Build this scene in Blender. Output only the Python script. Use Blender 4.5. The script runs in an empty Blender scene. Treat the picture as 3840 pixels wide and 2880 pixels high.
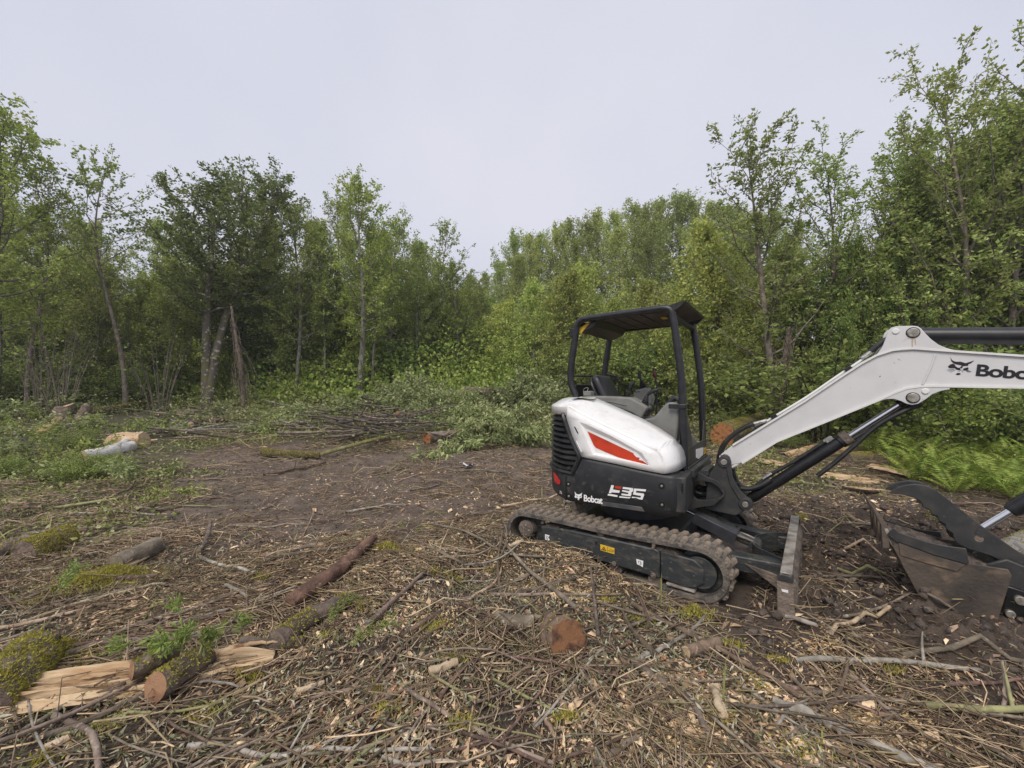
import bpy, bmesh, math, random
import numpy as np
from mathutils import Vector, Matrix
from mathutils.geometry import tessellate_polygon

SC = bpy.context.scene
COL = SC.collection
pi = math.pi

# ------------------------------------------------------------------ camera
CAM_H, CAM_P, FPX = 1.642, 0.0191, 1585.0      # eye height (m), pitch up (rad), focal length in photo pixels (3840 wide)
cam_data = bpy.data.cameras.new('camera')
cam = bpy.data.objects.new('camera', cam_data)
COL.objects.link(cam)
cam.location = (0, 0, CAM_H)
cam.rotation_euler = (pi / 2 + CAM_P, 0, 0)
cam_data.sensor_width = 36.0
cam_data.lens = 36.0 * FPX / 3840.0
cam_data.clip_start = 0.05
cam_data.clip_end = 2000
SC.camera = cam

# ------------------------------------------------------------------ overcast sky + soft sun
SUN_EL, SUN_AZ = math.radians(50), math.radians(-25)
world = bpy.data.worlds.new('World')
SC.world = world
world.use_nodes = True
wn, wl = world.node_tree.nodes, world.node_tree.links
bg = wn['Background']
sky = wn.new('ShaderNodeTexSky')
sky.sky_type = 'NISHITA'
sky.sun_disc = False
sky.sun_elevation = SUN_EL
sky.sun_rotation = SUN_AZ + pi
sky.air_density = 1.0
sky.dust_density = 6.0
# a closed cloud deck over the clear sky: even grey white, faintly mottled
tc = wn.new('ShaderNodeTexCoord')
cn = wn.new('ShaderNodeTexNoise')
cn.inputs['Scale'].default_value = 1.6
cn.inputs['Detail'].default_value = 3.0
wl.new(tc.outputs['Generated'], cn.inputs['Vector'])
cr = wn.new('ShaderNodeValToRGB')
cr.color_ramp.elements[0].position = 0.3
cr.color_ramp.elements[1].position = 0.7
cr.color_ramp.elements[0].color = (6.6, 6.85, 8.1, 1)
cr.color_ramp.elements[1].color = (7.9, 7.95, 8.9, 1)
wl.new(cn.outputs['Fac'], cr.inputs['Fac'])
mx = wn.new('ShaderNodeMixRGB')
mx.inputs['Fac'].default_value = 0.93
wl.new(sky.outputs['Color'], mx.inputs['Color1'])
wl.new(cr.outputs['Color'], mx.inputs['Color2'])
wl.new(mx.outputs['Color'], bg.inputs['Color'])
bg.inputs['Strength'].default_value = 0.061

sun_data = bpy.data.lights.new('sun', 'SUN')
sun_data.energy = 1.5
sun_data.angle = math.radians(26)
sun_data.color = (1.0, 0.93, 0.83)
sun = bpy.data.objects.new('sun', sun_data)
COL.objects.link(sun)
sun.rotation_euler = (pi / 2 - SUN_EL, 0, SUN_AZ + pi * 0.0)
sun.location = (0, 0, 30)

SC.view_settings.view_transform = 'Standard'
SC.view_settings.look = 'None'
SC.view_settings.exposure = 0.72
SC.view_settings.gamma = 1.0
SC.view_settings.use_curve_mapping = False
SC.render.engine = 'CYCLES'
SC.cycles.use_denoising = True
SC.cycles.max_bounces = 6
SC.cycles.diffuse_bounces = 4
SC.cycles.transmission_bounces = 3
SC.cycles.transparent_max_bounces = 6

# ------------------------------------------------------------------ picture <-> place
def ray(px, py):
    x = (px - 1920) / FPX
    z = (1440 - py) / FPX
    return np.array([x, math.cos(CAM_P) - z * math.sin(CAM_P), math.sin(CAM_P) + z * math.cos(CAM_P)])

# ------------------------------------------------------------------ materials
MATS = {}
def mat(name, col, rough=0.6, metal=0.0, col2=None, scale=8.0, lo=0.4, hi=0.65, col3=None, scale3=30.0, lo3=0.55, hi3=0.7,
        bump=0.0, bscale=60.0, spec=0.5, stretch=None, rnd=0.0, island=0.0, transl=0.0, detail=4.0, rough2=None, coat=0.0):
    if name in MATS:
        return MATS[name]
    m = bpy.data.materials.new(name)
    m.use_nodes = True
    n, l = m.node_tree.nodes, m.node_tree.links
    b = n['Principled BSDF']
    b.inputs['Roughness'].default_value = rough
    b.inputs['Metallic'].default_value = metal
    b.inputs['Specular IOR Level'].default_value = spec
    b.inputs['Base Color'].default_value = (*col, 1)
    if coat:
        b.inputs['Coat Weight'].default_value = coat
    need = col2 or col3 or bump
    if need:
        t = n.new('ShaderNodeTexCoord')
        src = t.outputs['Object']
        if stretch:
            mp = n.new('ShaderNodeMapping')
            mp.inputs['Scale'].default_value = stretch
            l.new(src, mp.inputs['Vector'])
            src = mp.outputs['Vector']
    cur = None
    def mixin(prev, c, sc, a, z):
        nz = n.new('ShaderNodeTexNoise')
        nz.inputs['Scale'].default_value = sc
        nz.inputs['Detail'].default_value = detail
        l.new(src, nz.inputs['Vector'])
        mr = n.new('ShaderNodeMapRange')
        mr.inputs['From Min'].default_value = a
        mr.inputs['From Max'].default_value = z
        l.new(nz.outputs['Fac'], mr.inputs['Value'])
        q = n.new('ShaderNodeMixRGB')
        l.new(mr.outputs['Result'], q.inputs['Fac'])
        if prev is None:
            q.inputs['Color1'].default_value = (*col, 1)
        else:
            l.new(prev, q.inputs['Color1'])
        q.inputs['Color2'].default_value = (*c, 1)
        return q.outputs['Color'], mr.outputs['Result']
    if col2:
        cur, fac = mixin(cur, col2, scale, lo, hi)
        if rough2 is not None:
            r = n.new('ShaderNodeMapRange')
            r.inputs['To Min'].default_value = rough
            r.inputs['To Max'].default_value = rough2
            l.new(fac, r.inputs['Value'])
            l.new(r.outputs['Result'], b.inputs['Roughness'])
    if col3:
        cur, _ = mixin(cur, col3, scale3, lo3, hi3)
    for amt, node, sock in ((rnd, 'ShaderNodeObjectInfo', 'Random'), (island, 'ShaderNodeNewGeometry', 'Random Per Island')):
        if not amt:
            continue
        o = n.new(node)
        hs = n.new('ShaderNodeHueSaturation')
        mr = n.new('ShaderNodeMapRange')
        mr.inputs['To Min'].default_value = 1 - amt
        mr.inputs['To Max'].default_value = 1 + amt
        l.new(o.outputs[sock], mr.inputs['Value'])
        l.new(mr.outputs['Result'], hs.inputs['Value'])
        mh = n.new('ShaderNodeMath'); mh.operation = 'MULTIPLY'; mh.inputs[1].default_value = 7.31
        fr = n.new('ShaderNodeMath'); fr.operation = 'FRACT'
        l.new(o.outputs[sock], mh.inputs[0]); l.new(mh.outputs[0], fr.inputs[0])
        m2 = n.new('ShaderNodeMapRange')
        m2.inputs['To Min'].default_value = 0.5 - amt * 0.07
        m2.inputs['To Max'].default_value = 0.5 + amt * 0.07
        l.new(fr.outputs[0], m2.inputs['Value'])
        l.new(m2.outputs['Result'], hs.inputs['Hue'])
        if cur is None:
            hs.inputs['Color'].default_value = (*col, 1)
        else:
            l.new(cur, hs.inputs['Color'])
        cur = hs.outputs['Color']
    if cur is not None:
        l.new(cur, b.inputs['Base Color'])
    if bump:
        nz = n.new('ShaderNodeTexNoise')
        nz.inputs['Scale'].default_value = bscale
        nz.inputs['Detail'].default_value = 4
        l.new(src, nz.inputs['Vector'])
        bp = n.new('ShaderNodeBump')
        bp.inputs['Strength'].default_value = min(1.0, bump)
        bp.inputs['Distance'].default_value = 0.02 if bump <= 1 else 0.02 * bump
        l.new(nz.outputs['Fac'], bp.inputs['Height'])
        l.new(bp.outputs['Normal'], b.inputs['Normal'])
    if transl:
        tr = n.new('ShaderNodeBsdfTranslucent')
        if cur is not None:
            l.new(cur, tr.inputs['Color'])
        else:
            tr.inputs['Color'].default_value = (*col, 1)
        ms = n.new('ShaderNodeMixShader')
        ms.inputs['Fac'].default_value = transl
        out = n['Material Output']
        l.new(b.outputs['BSDF'], ms.inputs[1])
        l.new(tr.outputs['BSDF'], ms.inputs[2])
        l.new(ms.outputs['Shader'], out.inputs['Surface'])
    MATS[name] = m
    return m

# ------------------------------------------------------------------ objects
def tag(o, label=None, cat=None, group=None, kind=None):
    if label: o['label'] = label
    if cat: o['category'] = cat
    if group: o['group'] = group
    if kind: o['kind'] = kind
    return o

def link(o, parent=None):
    COL.objects.link(o)
    if parent is not None:
        o.parent = parent
    return o

def empty(name, loc=(0, 0, 0), rz=0.0):
    o = bpy.data.objects.new(name, None)
    o.empty_display_size = 0.2
    o.location = loc
    o.rotation_euler = (0, 0, rz)
    return link(o)

def fast_mesh(name, V, F, m=None, smooth=False, mats=None, midx=None):
    """mesh from numpy arrays; F is (n,3) or (n,4)"""
    V = np.asarray(V, np.float32); F = np.asarray(F, np.int32)
    me = bpy.data.meshes.new(name)
    k = F.shape[1]
    me.vertices.add(len(V)); me.vertices.foreach_set('co', V.ravel())
    me.loops.add(F.size); me.loops.foreach_set('vertex_index', F.ravel())
    me.polygons.add(len(F))
    me.polygons.foreach_set('loop_start', np.arange(0, F.size, k, dtype=np.int32))
    try:
        me.polygons.foreach_set('loop_total', np.full(len(F), k, np.int32))
    except Exception:
        pass
    if midx is not None:
        me.polygons.foreach_set('material_index', np.asarray(midx, np.int32))
    me.polygons.foreach_set('use_smooth', np.full(len(F), bool(smooth)))
    me.update(calc_edges=True)
    for q in (mats or ([m] if m else [])):
        me.materials.append(q)
    return me

def obj(name, me, parent=None):
    return link(bpy.data.objects.new(name, me), parent)

class MB:
    """collects shapes, then links them as one mesh object"""
    def __init__(s):
        s.v, s.f = [], []
    def add(s, V, F):
        k = len(s.v)
        s.v += [tuple(map(float, p)) for p in V]
        s.f += [tuple(k + i for i in q) for q in F]
        return s
    def box(s, c, d, R=None):
        V = [Vector((sx * d[0] / 2, sy * d[1] / 2, sz * d[2] / 2)) for sx in (-1, 1) for sy in (-1, 1) for sz in (-1, 1)]
        if R is not None: V = [R @ p for p in V]
        V = [p + Vector(c) for p in V]
        return s.add(V, [(0, 1, 3, 2), (4, 6, 7, 5), (0, 4, 5, 1), (2, 3, 7, 6), (0, 2, 6, 4), (1, 5, 7, 3)])
    def prism(s, poly, a0, a1, axis='y'):
        n = len(poly)
        def P(p, a):
            return (p[0], a, p[1]) if axis == 'y' else ((a, p[0], p[1]) if axis == 'x' else (p[0], p[1], a))
        V = [P(p, a0) for p in poly] + [P(p, a1) for p in poly]
        F = [tuple(range(n)), tuple(range(2 * n - 1, n - 1, -1))] + [(i, i + n, (i + 1) % n + n, (i + 1) % n) for i in range(n)]
        return s.add(V, F)
    def plate_hole(s, outer, hole, a0, a1):
        """plate in the xz plane with one opening"""
        tri = tessellate_polygon([[Vector((p[0], p[1], 0)) for p in outer], [Vector((p[0], p[1], 0)) for p in hole]])
        P = list(outer) + list(hole); n = len(P)
        V = [(p[0], a0, p[1]) for p in P] + [(p[0], a1, p[1]) for p in P]
        F = [tuple(t) for t in tri] + [tuple(n + i for i in reversed(t)) for t in tri]
        for st, cnt in ((0, len(outer)), (len(outer), len(hole))):
            F += [(st + i, st + i + n, st + (i + 1) % cnt + n, st + (i + 1) % cnt) for i in range(cnt)]
        return s.add(V, F)
    def tube(s, path, r, n=10, cap=True, flat=None):
        path = [Vector(p) for p in path]
        R = r if hasattr(r, '__len__') else [r] * len(path)
        V, F = [], []
        up = None
        for i, p in enumerate(path):
            d = (path[min(i + 1, len(path) - 1)] - path[max(i - 1, 0)]).normalized()
            if up is None:
                up = Vector((0, 0, 1)) if abs(d.z) < 0.9 else Vector((0, 1, 0))
            a = d.cross(up)
            if a.length < 1e-5: a = d.orthogonal()
            a.normalize(); b = a.cross(d).normalized(); up = b
            for j in range(n):
                t = 2 * pi * j / n
                V.append(p + (a * math.cos(t) + b * math.sin(t)) * R[i])
        for i in range(len(path) - 1):
            for j in range(n):
                F.append((i * n + j, i * n + (j + 1) % n, (i + 1) * n + (j + 1) % n, (i + 1) * n + j))
        if cap:
            F += [tuple(range(n - 1, -1, -1)), tuple((len(path) - 1) * n + j for j in range(n))]
        return s.add(V, F)
    def cyl(s, p0, p1, r, n=16, r1=None):
        return s.tube([p0, p1], [r, r if r1 is None else r1], n)
    def grid(s, rows, closed=False):
        m = len(rows[0]); V = [p for r in rows for p in r]; F = []
        for i in range(len(rows) - 1):
            for j in range(m if closed else m - 1):
                k = (j + 1) % m
                F.append((i * m + j, i * m + k, (i + 1) * m + k, (i + 1) * m + j))
        return s.add(V, F)
    def build(s, name, m, parent=None, bevel=0.0, sharp=32, rz=None, seg=2, weld=True):
        me = bpy.data.meshes.new(name)
        me.from_pydata(s.v, [], s.f)
        bm = bmesh.new(); bm.from_mesh(me)
        if weld: bmesh.ops.remove_doubles(bm, verts=bm.verts, dist=0.0004)
        bmesh.ops.recalc_face_normals(bm, faces=bm.faces)
        bm.to_mesh(me); bm.free()
        me.polygons.foreach_set('use_smooth', np.ones(len(me.polygons), bool))
        me.set_sharp_from_angle(angle=math.radians(sharp))
        me.materials.append(m)
        o = obj(name, me, parent)
        if rz is not None: o.rotation_euler.z = rz
        if bevel:
            b = o.modifiers.new('bevel', 'BEVEL')
            b.width = bevel; b.segments = seg; b.limit_method = 'ANGLE'; b.angle_limit = math.radians(35)
            b.harden_normals = False
        return o

def circ(cx, cz, r, n=16, a0=0.0, a1=2 * pi, end=False):
    k = n - 1 if end else n
    return [(cx + r * math.cos(a0 + (a1 - a0) * i / k), cz + r * math.sin(a0 + (a1 - a0) * i / k)) for i in range(n)]

def smooth_path(P, k=5):
    """Catmull-Rom through the points"""
    P = [np.array(p, float) for p in P]
    Q = [2 * P[0] - P[1]] + P + [2 * P[-1] - P[-2]]
    out = []
    for i in range(1, len(Q) - 2):
        for t in np.linspace(0, 1, k, endpoint=False):
            a, b, c, d = Q[i - 1], Q[i], Q[i + 1], Q[i + 2]
            out.append(0.5 * ((2 * b) + (-a + c) * t + (2 * a - 5 * b + 4 * c - d) * t * t + (-a + 3 * b - 3 * c + d) * t ** 3))
    out.append(P[-1])
    return out
# ================================================================== terrain
_rs = np.random.RandomState(7)
_LAT = _rs.rand(6, 256, 256)
def vnoise(x, y, k=0):
    x = np.asarray(x, float); y = np.asarray(y, float)
    xi = np.floor(x).astype(int); yi = np.floor(y).astype(int)
    fx = x - xi; fy = y - yi
    fx = fx * fx * (3 - 2 * fx); fy = fy * fy * (3 - 2 * fy)
    L = _LAT[k]; a = L[xi & 255, yi & 255]; b = L[(xi + 1) & 255, yi & 255]; c = L[xi & 255, (yi + 1) & 255]; d = L[(xi + 1) & 255, (yi + 1) & 255]
    return (a * (1 - fx) + b * fx) * (1 - fy) + (c * (1 - fx) + d * fx) * fy
def sstep(a, b, x):
    t = np.clip((np.asarray(x, float) - a) / (b - a), 0, 1); return t * t * (3 - 2 * t)
def base_z(x, y):
    x = np.asarray(x, float); y = np.asarray(y, float)
    z = np.interp(y, [-20, 5.5, 7, 9, 12, 16, 20, 26, 40, 70, 140], [0, 0, .06, .24, .50, .85, 1.12, 1.35, 2.2, 3.5, 4.0])
    z = z + (vnoise(x * .35 + 9, y * .35, 0) - .5) * .22 * sstep(1.5, 7, np.hypot(x - 1.5, y - 4.3))
    return z
def bump(x, y, cx, cy, r, h, ax=1.0):
    return h * np.exp(-(((x - cx) * ax) ** 2 + (y - cy) ** 2) / (r * r))
def poly_sd(x, y, P):
    """signed distance to a polygon, negative inside"""
    x = np.asarray(x, float); y = np.asarray(y, float)
    d = np.full(x.shape, 1e9); ins = np.zeros(x.shape, bool); n = len(P)
    for i in range(n):
        ax, ay = P[i]; bx, by = P[(i + 1) % n]; ex, ey = bx - ax, by - ay
        t = np.clip(((x - ax) * ex + (y - ay) * ey) / (ex * ex + ey * ey), 0, 1)
        d = np.minimum(d, np.hypot(x - ax - t * ex, y - ay - t * ey))
        c = ((ay > y) != (by > y)) & (x < (bx - ax) * (y - ay) / ((by - ay) or 1e-9) + ax); ins ^= c
    return np.where(ins, -d, d)
# bare mud of the cleared track, and the dug-over mud by blade and bucket (world metres)
MUD1 = [(-7.4, 9.2), (-6.2, 10.6), (-4.6, 10.4), (-2.6, 9.7), (-.8, 10.0), (1.2, 10.6), (1.3, 6.6), (-.02, 6.4), (-.1, 5.0), (-.6, 4.8), (-1.4, 4.75), (-1.8, 4.6), (-3.0, 4.6), (-4.2, 5.2), (-5.6, 7.2), (-7.0, 8.6)]
MUD2 = [(1.5, 3.2), (2.0, 5.2), (3.0, 5.8), (5.5, 6.3), (9.5, 6.0), (10.0, 4.4), (8.0, 2.4), (4.2, 2.25), (2.9, 2.55), (2.2, 2.9), (1.7, 2.95)]
def mudw(x, y):
    w = (vnoise(np.asarray(x) * 1.7, np.asarray(y) * 1.7, 3) - .5) * 1.1
    m1 = sstep(.55, -.55, poly_sd(x, y, MUD1) + w); m2 = sstep(.5, -.4, poly_sd(x, y, MUD2) + w * .7)
    return m1, m2
def greenw(x, y):
    """how far the slash and plants cover the ground: far belt and left side"""
    x = np.asarray(x, float); y = np.asarray(y, float)
    w = (vnoise(x * .9 + 40, y * .9, 4) - .5) * 2.4
    left = sstep(-2.8, -5.4, x + w * .8 + .10 * (y - 5)) * sstep(3.4, 6.2, y)
    far = sstep(8.6, 10.8, y + w * .8)
    right = sstep(2.6, 4.0, x + w * .5) * sstep(6.0, 7.4, y + w * .3)
    return np.clip(np.maximum(np.maximum(left, far), right), 0, 1)
def hz(x, y):
    x = np.asarray(x, float); y = np.asarray(y, float)
    z = base_z(x, y)
    d = np.hypot(x - 1.31, y - 4.49)
    m1, m2 = mudw(x, y)
    rough = 1 - .25 * m1
    z = z + rough * ((vnoise(x * 1.3, y * 1.3, 1) - .5) * .10 + (vnoise(x * 3.7, y * 3.7, 2) - .5) * .055)
    z = z + (vnoise(x * 9, y * 9, 3) - .5) * .028 + (vnoise(x * 21, y * 21, 4) - .5) * .016
    # clods and furrows of the dug mud
    cl = 1 - np.abs(2 * vnoise(x * 4.2 + 3, y * 5.2, 5) - 1)
    cl2 = 1 - np.abs(2 * vnoise(x * 11 + 3, y * 12.5, 1) - 1)
    z = z + m2 * ((cl ** 2 - .35) * .16 + (cl2 ** 2 - .4) * .085 + (vnoise(x * 26, y * 26, 2) - .5) * .05)
    z = z + m1 * ((cl2 ** 2 - .4) * .030 + (vnoise(x * 26, y * 26, 2) - .5) * .018)
    z = z + bump(x, y, -1.45, 4.0, .65, .14) + bump(x, y, -.75, 3.75, .45, .08)
    z = z + bump(x, y, 4.6, 4.9, .9, .14) + bump(x, y, 4.2, 3.0, .6, .07) + bump(x, y, 3.1, 5.6, .7, .06) + bump(x, y, 3.12, 2.9, .40, .10)
    # level standing under the machine, soil heaped against the rear of the near track
    c, s = math.cos(-.6214), math.sin(-.6214)
    lx = c * (x - 1.3076) + s * (y - 4.4894); ly = -s * (x - 1.3076) + c * (y - 4.4894)
    flat = sstep(.35, 0, np.maximum(np.abs(lx) - 1.15, np.abs(ly) - .95)) if True else 0
    z = z * (1 - flat) + flat * ((vnoise(x * 9, y * 9, 3) - .5) * .02 + .012)
    z = z + (.15 * sstep(.45, -.35, lx) + .035 * sstep(.8, .2, lx)) * sstep(-1.7, -1.35, lx) * np.exp(-((ly + 1.0) / .21) ** 2) - .01 * np.exp(-((lx - .9) / .4) ** 2 - ((ly + .95) / .3) ** 2)
    return z
def G(px, py):
    """ground point seen at a point of the photograph (2212 pixels wide)"""
    d = ray(px * 3840 / 2212, py * 3840 / 2212)
    t = _TS; q = CAM_H + t * d[2] - hz(t * d[0], t * d[1])
    k = int(np.argmax(q <= 0)) if (q <= 0).any() else len(t) - 1
    u = np.linspace(t[max(k - 1, 0)], t[k], 24); q = CAM_H + u * d[2] - hz(u * d[0], u * d[1])
    u = u[int(np.argmax(q <= 0))] if (q <= 0).any() else u[-1]
    return np.array([u * d[0], u * d[1], float(hz(u * d[0], u * d[1]))])
_TS = .5 * (240 ** np.linspace(0, 1, 900))

def axis(parts):
    out = []
    for a, b_, k in parts: out += list(np.linspace(a, b_, k, endpoint=False))
    return np.array(out + [parts[-1][1]])
gx = axis([(-160, -40, 12), (-40, -9, 50), (-9, -4, 70), (-4, 1.6, 170), (1.6, 5.6, 190), (5.6, 10, 70), (10, 40, 50), (40, 160, 12)])
gy = axis([(-25, .6, 16), (.6, 6.0, 200), (6.0, 12.5, 100), (12.5, 30, 60), (30, 160, 26)])
XX, YY = np.meshgrid(gx, gy)
ZZ = hz(XX, YY)
nx_, ny_ = len(gx), len(gy)
idx = np.arange(nx_ * ny_).reshape(ny_, nx_)
Fq = np.stack([idx[:-1, :-1], idx[:-1, 1:], idx[1:, 1:], idx[1:, :-1]], -1).reshape(-1, 4)

def ground_material():
    m = bpy.data.materials.new('forest_soil'); m.use_nodes = True
    n, l = m.node_tree.nodes, m.node_tree.links; b = n['Principled BSDF']
    at = n.new('ShaderNodeAttribute'); at.attribute_name = 'zone'
    sep = n.new('ShaderNodeSeparateColor'); l.new(at.outputs['Color'], sep.inputs['Color'])
    t = n.new('ShaderNodeTexCoord')
    def noise(sc, det=5, rough=.6):
        q = n.new('ShaderNodeTexNoise'); q.inputs['Scale'].default_value = sc; q.inputs['Detail'].default_value = det; q.inputs['Roughness'].default_value = rough
        l.new(t.outputs['Object'], q.inputs['Vector']); return q.outputs['Fac']
    def ramp(src, cols):
        r = n.new('ShaderNodeValToRGB'); e = r.color_ramp.elements
        while len(e) < len(cols): e.new(.5)
        for k, (p, c) in enumerate(cols): e[k].position = p; e[k].color = (*c, 1)
        l.new(src, r.inputs['Fac']); return r.outputs['Color']
    def mix(f, a, c):
        q = n.new('ShaderNodeMixRGB'); l.new(f, q.inputs['Fac']); l.new(a, q.inputs['Color1']); l.new(c, q.inputs['Color2']); return q.outputs['Color']
    mud = ramp(noise(3.2, 8, .72), [(.30, (.066, .048, .036)), (.50, (.142, .107, .082)), (.70, (.24, .186, .145))])
    lit = ramp(noise(14, 8, .75), [(.30, (.032, .023, .017)), (.47, (.075, .056, .040)), (.60, (.14, .105, .072)), (.75, (.075, .07, .038))])
    grn = ramp(noise(7, 8, .75), [(.32, (.035, .032, .018)), (.50, (.075, .072, .036)), (.66, (.13, .112, .062)), (.8, (.075, .09, .032))])
    dug = ramp(noise(5, 9, .75), [(.32, (.032, .023, .017)), (.50, (.085, .062, .047)), (.68, (.17, .13, .10))])
    c = mix(sep.outputs['Red'], lit, mud); c = mix(sep.outputs['Blue'], c, dug); c = mix(sep.outputs['Green'], c, grn)
    l.new(c, b.inputs['Base Color'])
    r = n.new('ShaderNodeMapRange'); l.new(noise(2.2, 3), r.inputs['Value']); r.inputs['From Min'].default_value = .35; r.inputs['From Max'].default_value = .65
    r.inputs['To Min'].default_value = .55; r.inputs['To Max'].default_value = .95; l.new(r.outputs['Result'], b.inputs['Roughness'])
    bp = n.new('ShaderNodeBump'); bp.inputs['Strength'].default_value = .9; bp.inputs['Distance'].default_value = .05
    l.new(noise(28, 8, .7), bp.inputs['Height']); l.new(bp.outputs['Normal'], b.inputs['Normal'])
    return m
me = fast_mesh('ground', np.stack([XX, YY, ZZ], -1).reshape(-1, 3), Fq, ground_material(), smooth=True)
m1, m2 = mudw(XX, YY); gr = greenw(XX, YY) * (1 - np.maximum(m1, m2))
zc = np.stack([np.maximum(m1, m2), gr, m2, 0 * gr + 1], -1).reshape(-1, 4).astype(np.float32)
at = me.attributes.new('zone', 'FLOAT_COLOR', 'POINT'); at.data.foreach_set('color', zc.ravel())
ground = tag(obj('ground', me), kind='structure')
# ================================================================== woods
def norm(v): return v / (np.linalg.norm(v, axis=-1, keepdims=True) + 1e-9)
def tube_np(path, rad, n=5):
    path = np.asarray(path, float); N = len(path); rad = np.broadcast_to(rad, (N,))
    d = np.gradient(path, axis=0); d = norm(d)
    ref = np.array([.3, .9, .2]) if abs(d[0, 2]) > .7 else np.array([0, 0, 1.])
    a = norm(np.cross(d, ref)); b = np.cross(a, d)
    t = 2 * np.pi * np.arange(n) / n
    V = path[:, None] + rad[:, None, None] * (a[:, None] * np.cos(t)[None, :, None] + b[:, None] * np.sin(t)[None, :, None])
    i = np.arange(N - 1)[:, None] * n; j = np.arange(n)[None]; k = (j + 1) % n
    F = np.stack([i + j, i + k, i + n + k, i + n + j], -1).reshape(-1, 4)
    return V.reshape(-1, 3), F
def join(parts):
    V, F, o = [], [], 0
    for v, f in parts:
        V.append(v); F.append(f + o); o += len(v)
    return np.concatenate(V), np.concatenate(F)
def leaves(P, D, S, rs, w=.34, up=.5, fold=.12):
    """leaf blades: base, edge, tip, edge"""
    N = len(P); D = norm(D)
    nr = norm(rs.normal(size=(N, 3)) + np.array([0, 0, up])); sd = norm(np.cross(D, nr)); nr = np.cross(sd, D)
    S = np.broadcast_to(S, (N,))[:, None]
    mid = P + D * S * .48 - nr * S * fold
    V = np.stack([P, mid + sd * S * w, P + D * S, mid - sd * S * w], 1).reshape(-1, 3)
    return V, np.arange(4 * N).reshape(-1, 4)

LEAF_K = 2.75
def leaf_mat(name, c0, c1, c2, transl=.45, rough=.55):
    if name in MATS: return MATS[name]
    m = bpy.data.materials.new(name); m.use_nodes = True
    n, l = m.node_tree.nodes, m.node_tree.links; b = n['Principled BSDF']; b.inputs['Roughness'].default_value = rough; b.inputs['Specular IOR Level'].default_value = .3
    g = n.new('ShaderNodeNewGeometry'); r = n.new('ShaderNodeValToRGB'); e = r.color_ramp.elements; e.new(.5)
    for k, (p, c) in enumerate(((0, c0), (.55, c1), (1, c2))): e[k].position = p; e[k].color = (c[0] * LEAF_K * 1.08, c[1] * LEAF_K, c[2] * LEAF_K * .85, 1)
    l.new(g.outputs['Random Per Island'], r.inputs['Fac'])
    oi = n.new('ShaderNodeObjectInfo'); hs = n.new('ShaderNodeHueSaturation')
    a = n.new('ShaderNodeMapRange'); a.inputs['To Min'].default_value = .80; a.inputs['To Max'].default_value = 1.22; l.new(oi.outputs['Random'], a.inputs['Value']); l.new(a.outputs['Result'], hs.inputs['Value'])
    q = n.new('ShaderNodeMath'); q.operation = 'MULTIPLY'; q.inputs[1].default_value = 5.7; f = n.new('ShaderNodeMath'); f.operation = 'FRACT'; l.new(oi.outputs['Random'], q.inputs[0]); l.new(q.outputs[0], f.inputs[0])
    h = n.new('ShaderNodeMapRange'); h.inputs['To Min'].default_value = .485; h.inputs['To Max'].default_value = .512; l.new(f.outputs[0], h.inputs['Value']); l.new(h.outputs['Result'], hs.inputs['Hue'])
    l.new(r.outputs['Color'], hs.inputs['Color']); l.new(hs.outputs['Color'], b.inputs['Base Color'])
    t = n.new('ShaderNodeBsdfTranslucent'); l.new(hs.outputs['Color'], t.inputs['Color'])
    s = n.new('ShaderNodeMixShader'); s.inputs['Fac'].default_value = transl
    l.new(b.outputs['BSDF'], s.inputs[1]); l.new(t.outputs['BSDF'], s.inputs[2]); l.new(s.outputs['Shader'], n['Material Output'].inputs['Surface'])
    MATS[name] = m; return m
L_alder = leaf_mat('alder_leaf', (.060, .090, .022), (.105, .145, .038), (.165, .200, .062))
L_dark = leaf_mat('dark_leaf', (.040, .062, .024), (.070, .100, .036), (.115, .145, .055))
L_far = leaf_mat('far_leaf', (.075, .105, .034), (.125, .160, .055), (.185, .215, .085))
L_willow = leaf_mat('willow_leaf', (.090, .125, .036), (.150, .190, .058), (.220, .255, .095))
L_cotton = leaf_mat('cottonwood_leaf', (.065, .098, .030), (.115, .155, .050), (.190, .225, .100))
L_shrub = leaf_mat('shrub_leaf', (.046, .072, .022), (.085, .120, .037), (.140, .180, .062))
L_pale = leaf_mat('wilted_pale_leaf', (.046, .064, .026), (.085, .108, .050), (.155, .175, .105), .3)
L_fern = leaf_mat('fern_leaf', (.056, .088, .018), (.098, .140, .028), (.145, .185, .048), .35)
L_weed = leaf_mat('weed_leaf', (.054, .080, .022), (.098, .132, .040), (.16, .188, .075), .35)
B_grey = mat('alder_bark', (.215, .198, .168), .9, col2=(.10, .09, .073), scale=5, lo=.4, hi=.62, col3=(.38, .365, .325), scale3=9, lo3=.58, hi3=.7, stretch=(2, 2, .6), bump=.6, bscale=12, rnd=.25)
B_dark = mat('dark_bark', (.085, .072, .060), .9, col2=(.035, .030, .026), scale=5, lo=.4, hi=.62, col3=(.20, .19, .16), scale3=7, lo3=.60, hi3=.72, stretch=(2, 2, .6), bump=.6, bscale=12, rnd=.25)
B_moss = mat('mossy_trunk_bark', (.115, .10, .082), .9, col2=(.13, .125, .04), scale=2.2, lo=.45, hi=.65, col3=(.42, .39, .34), scale3=6, lo3=.55, hi3=.66, bump=.7, bscale=14)
B_brown = mat('sapling_bark', (.24, .205, .165), .9, col2=(.13, .108, .085), scale=6, lo=.4, hi=.6, bump=.4, bscale=14, rnd=.25)

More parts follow.
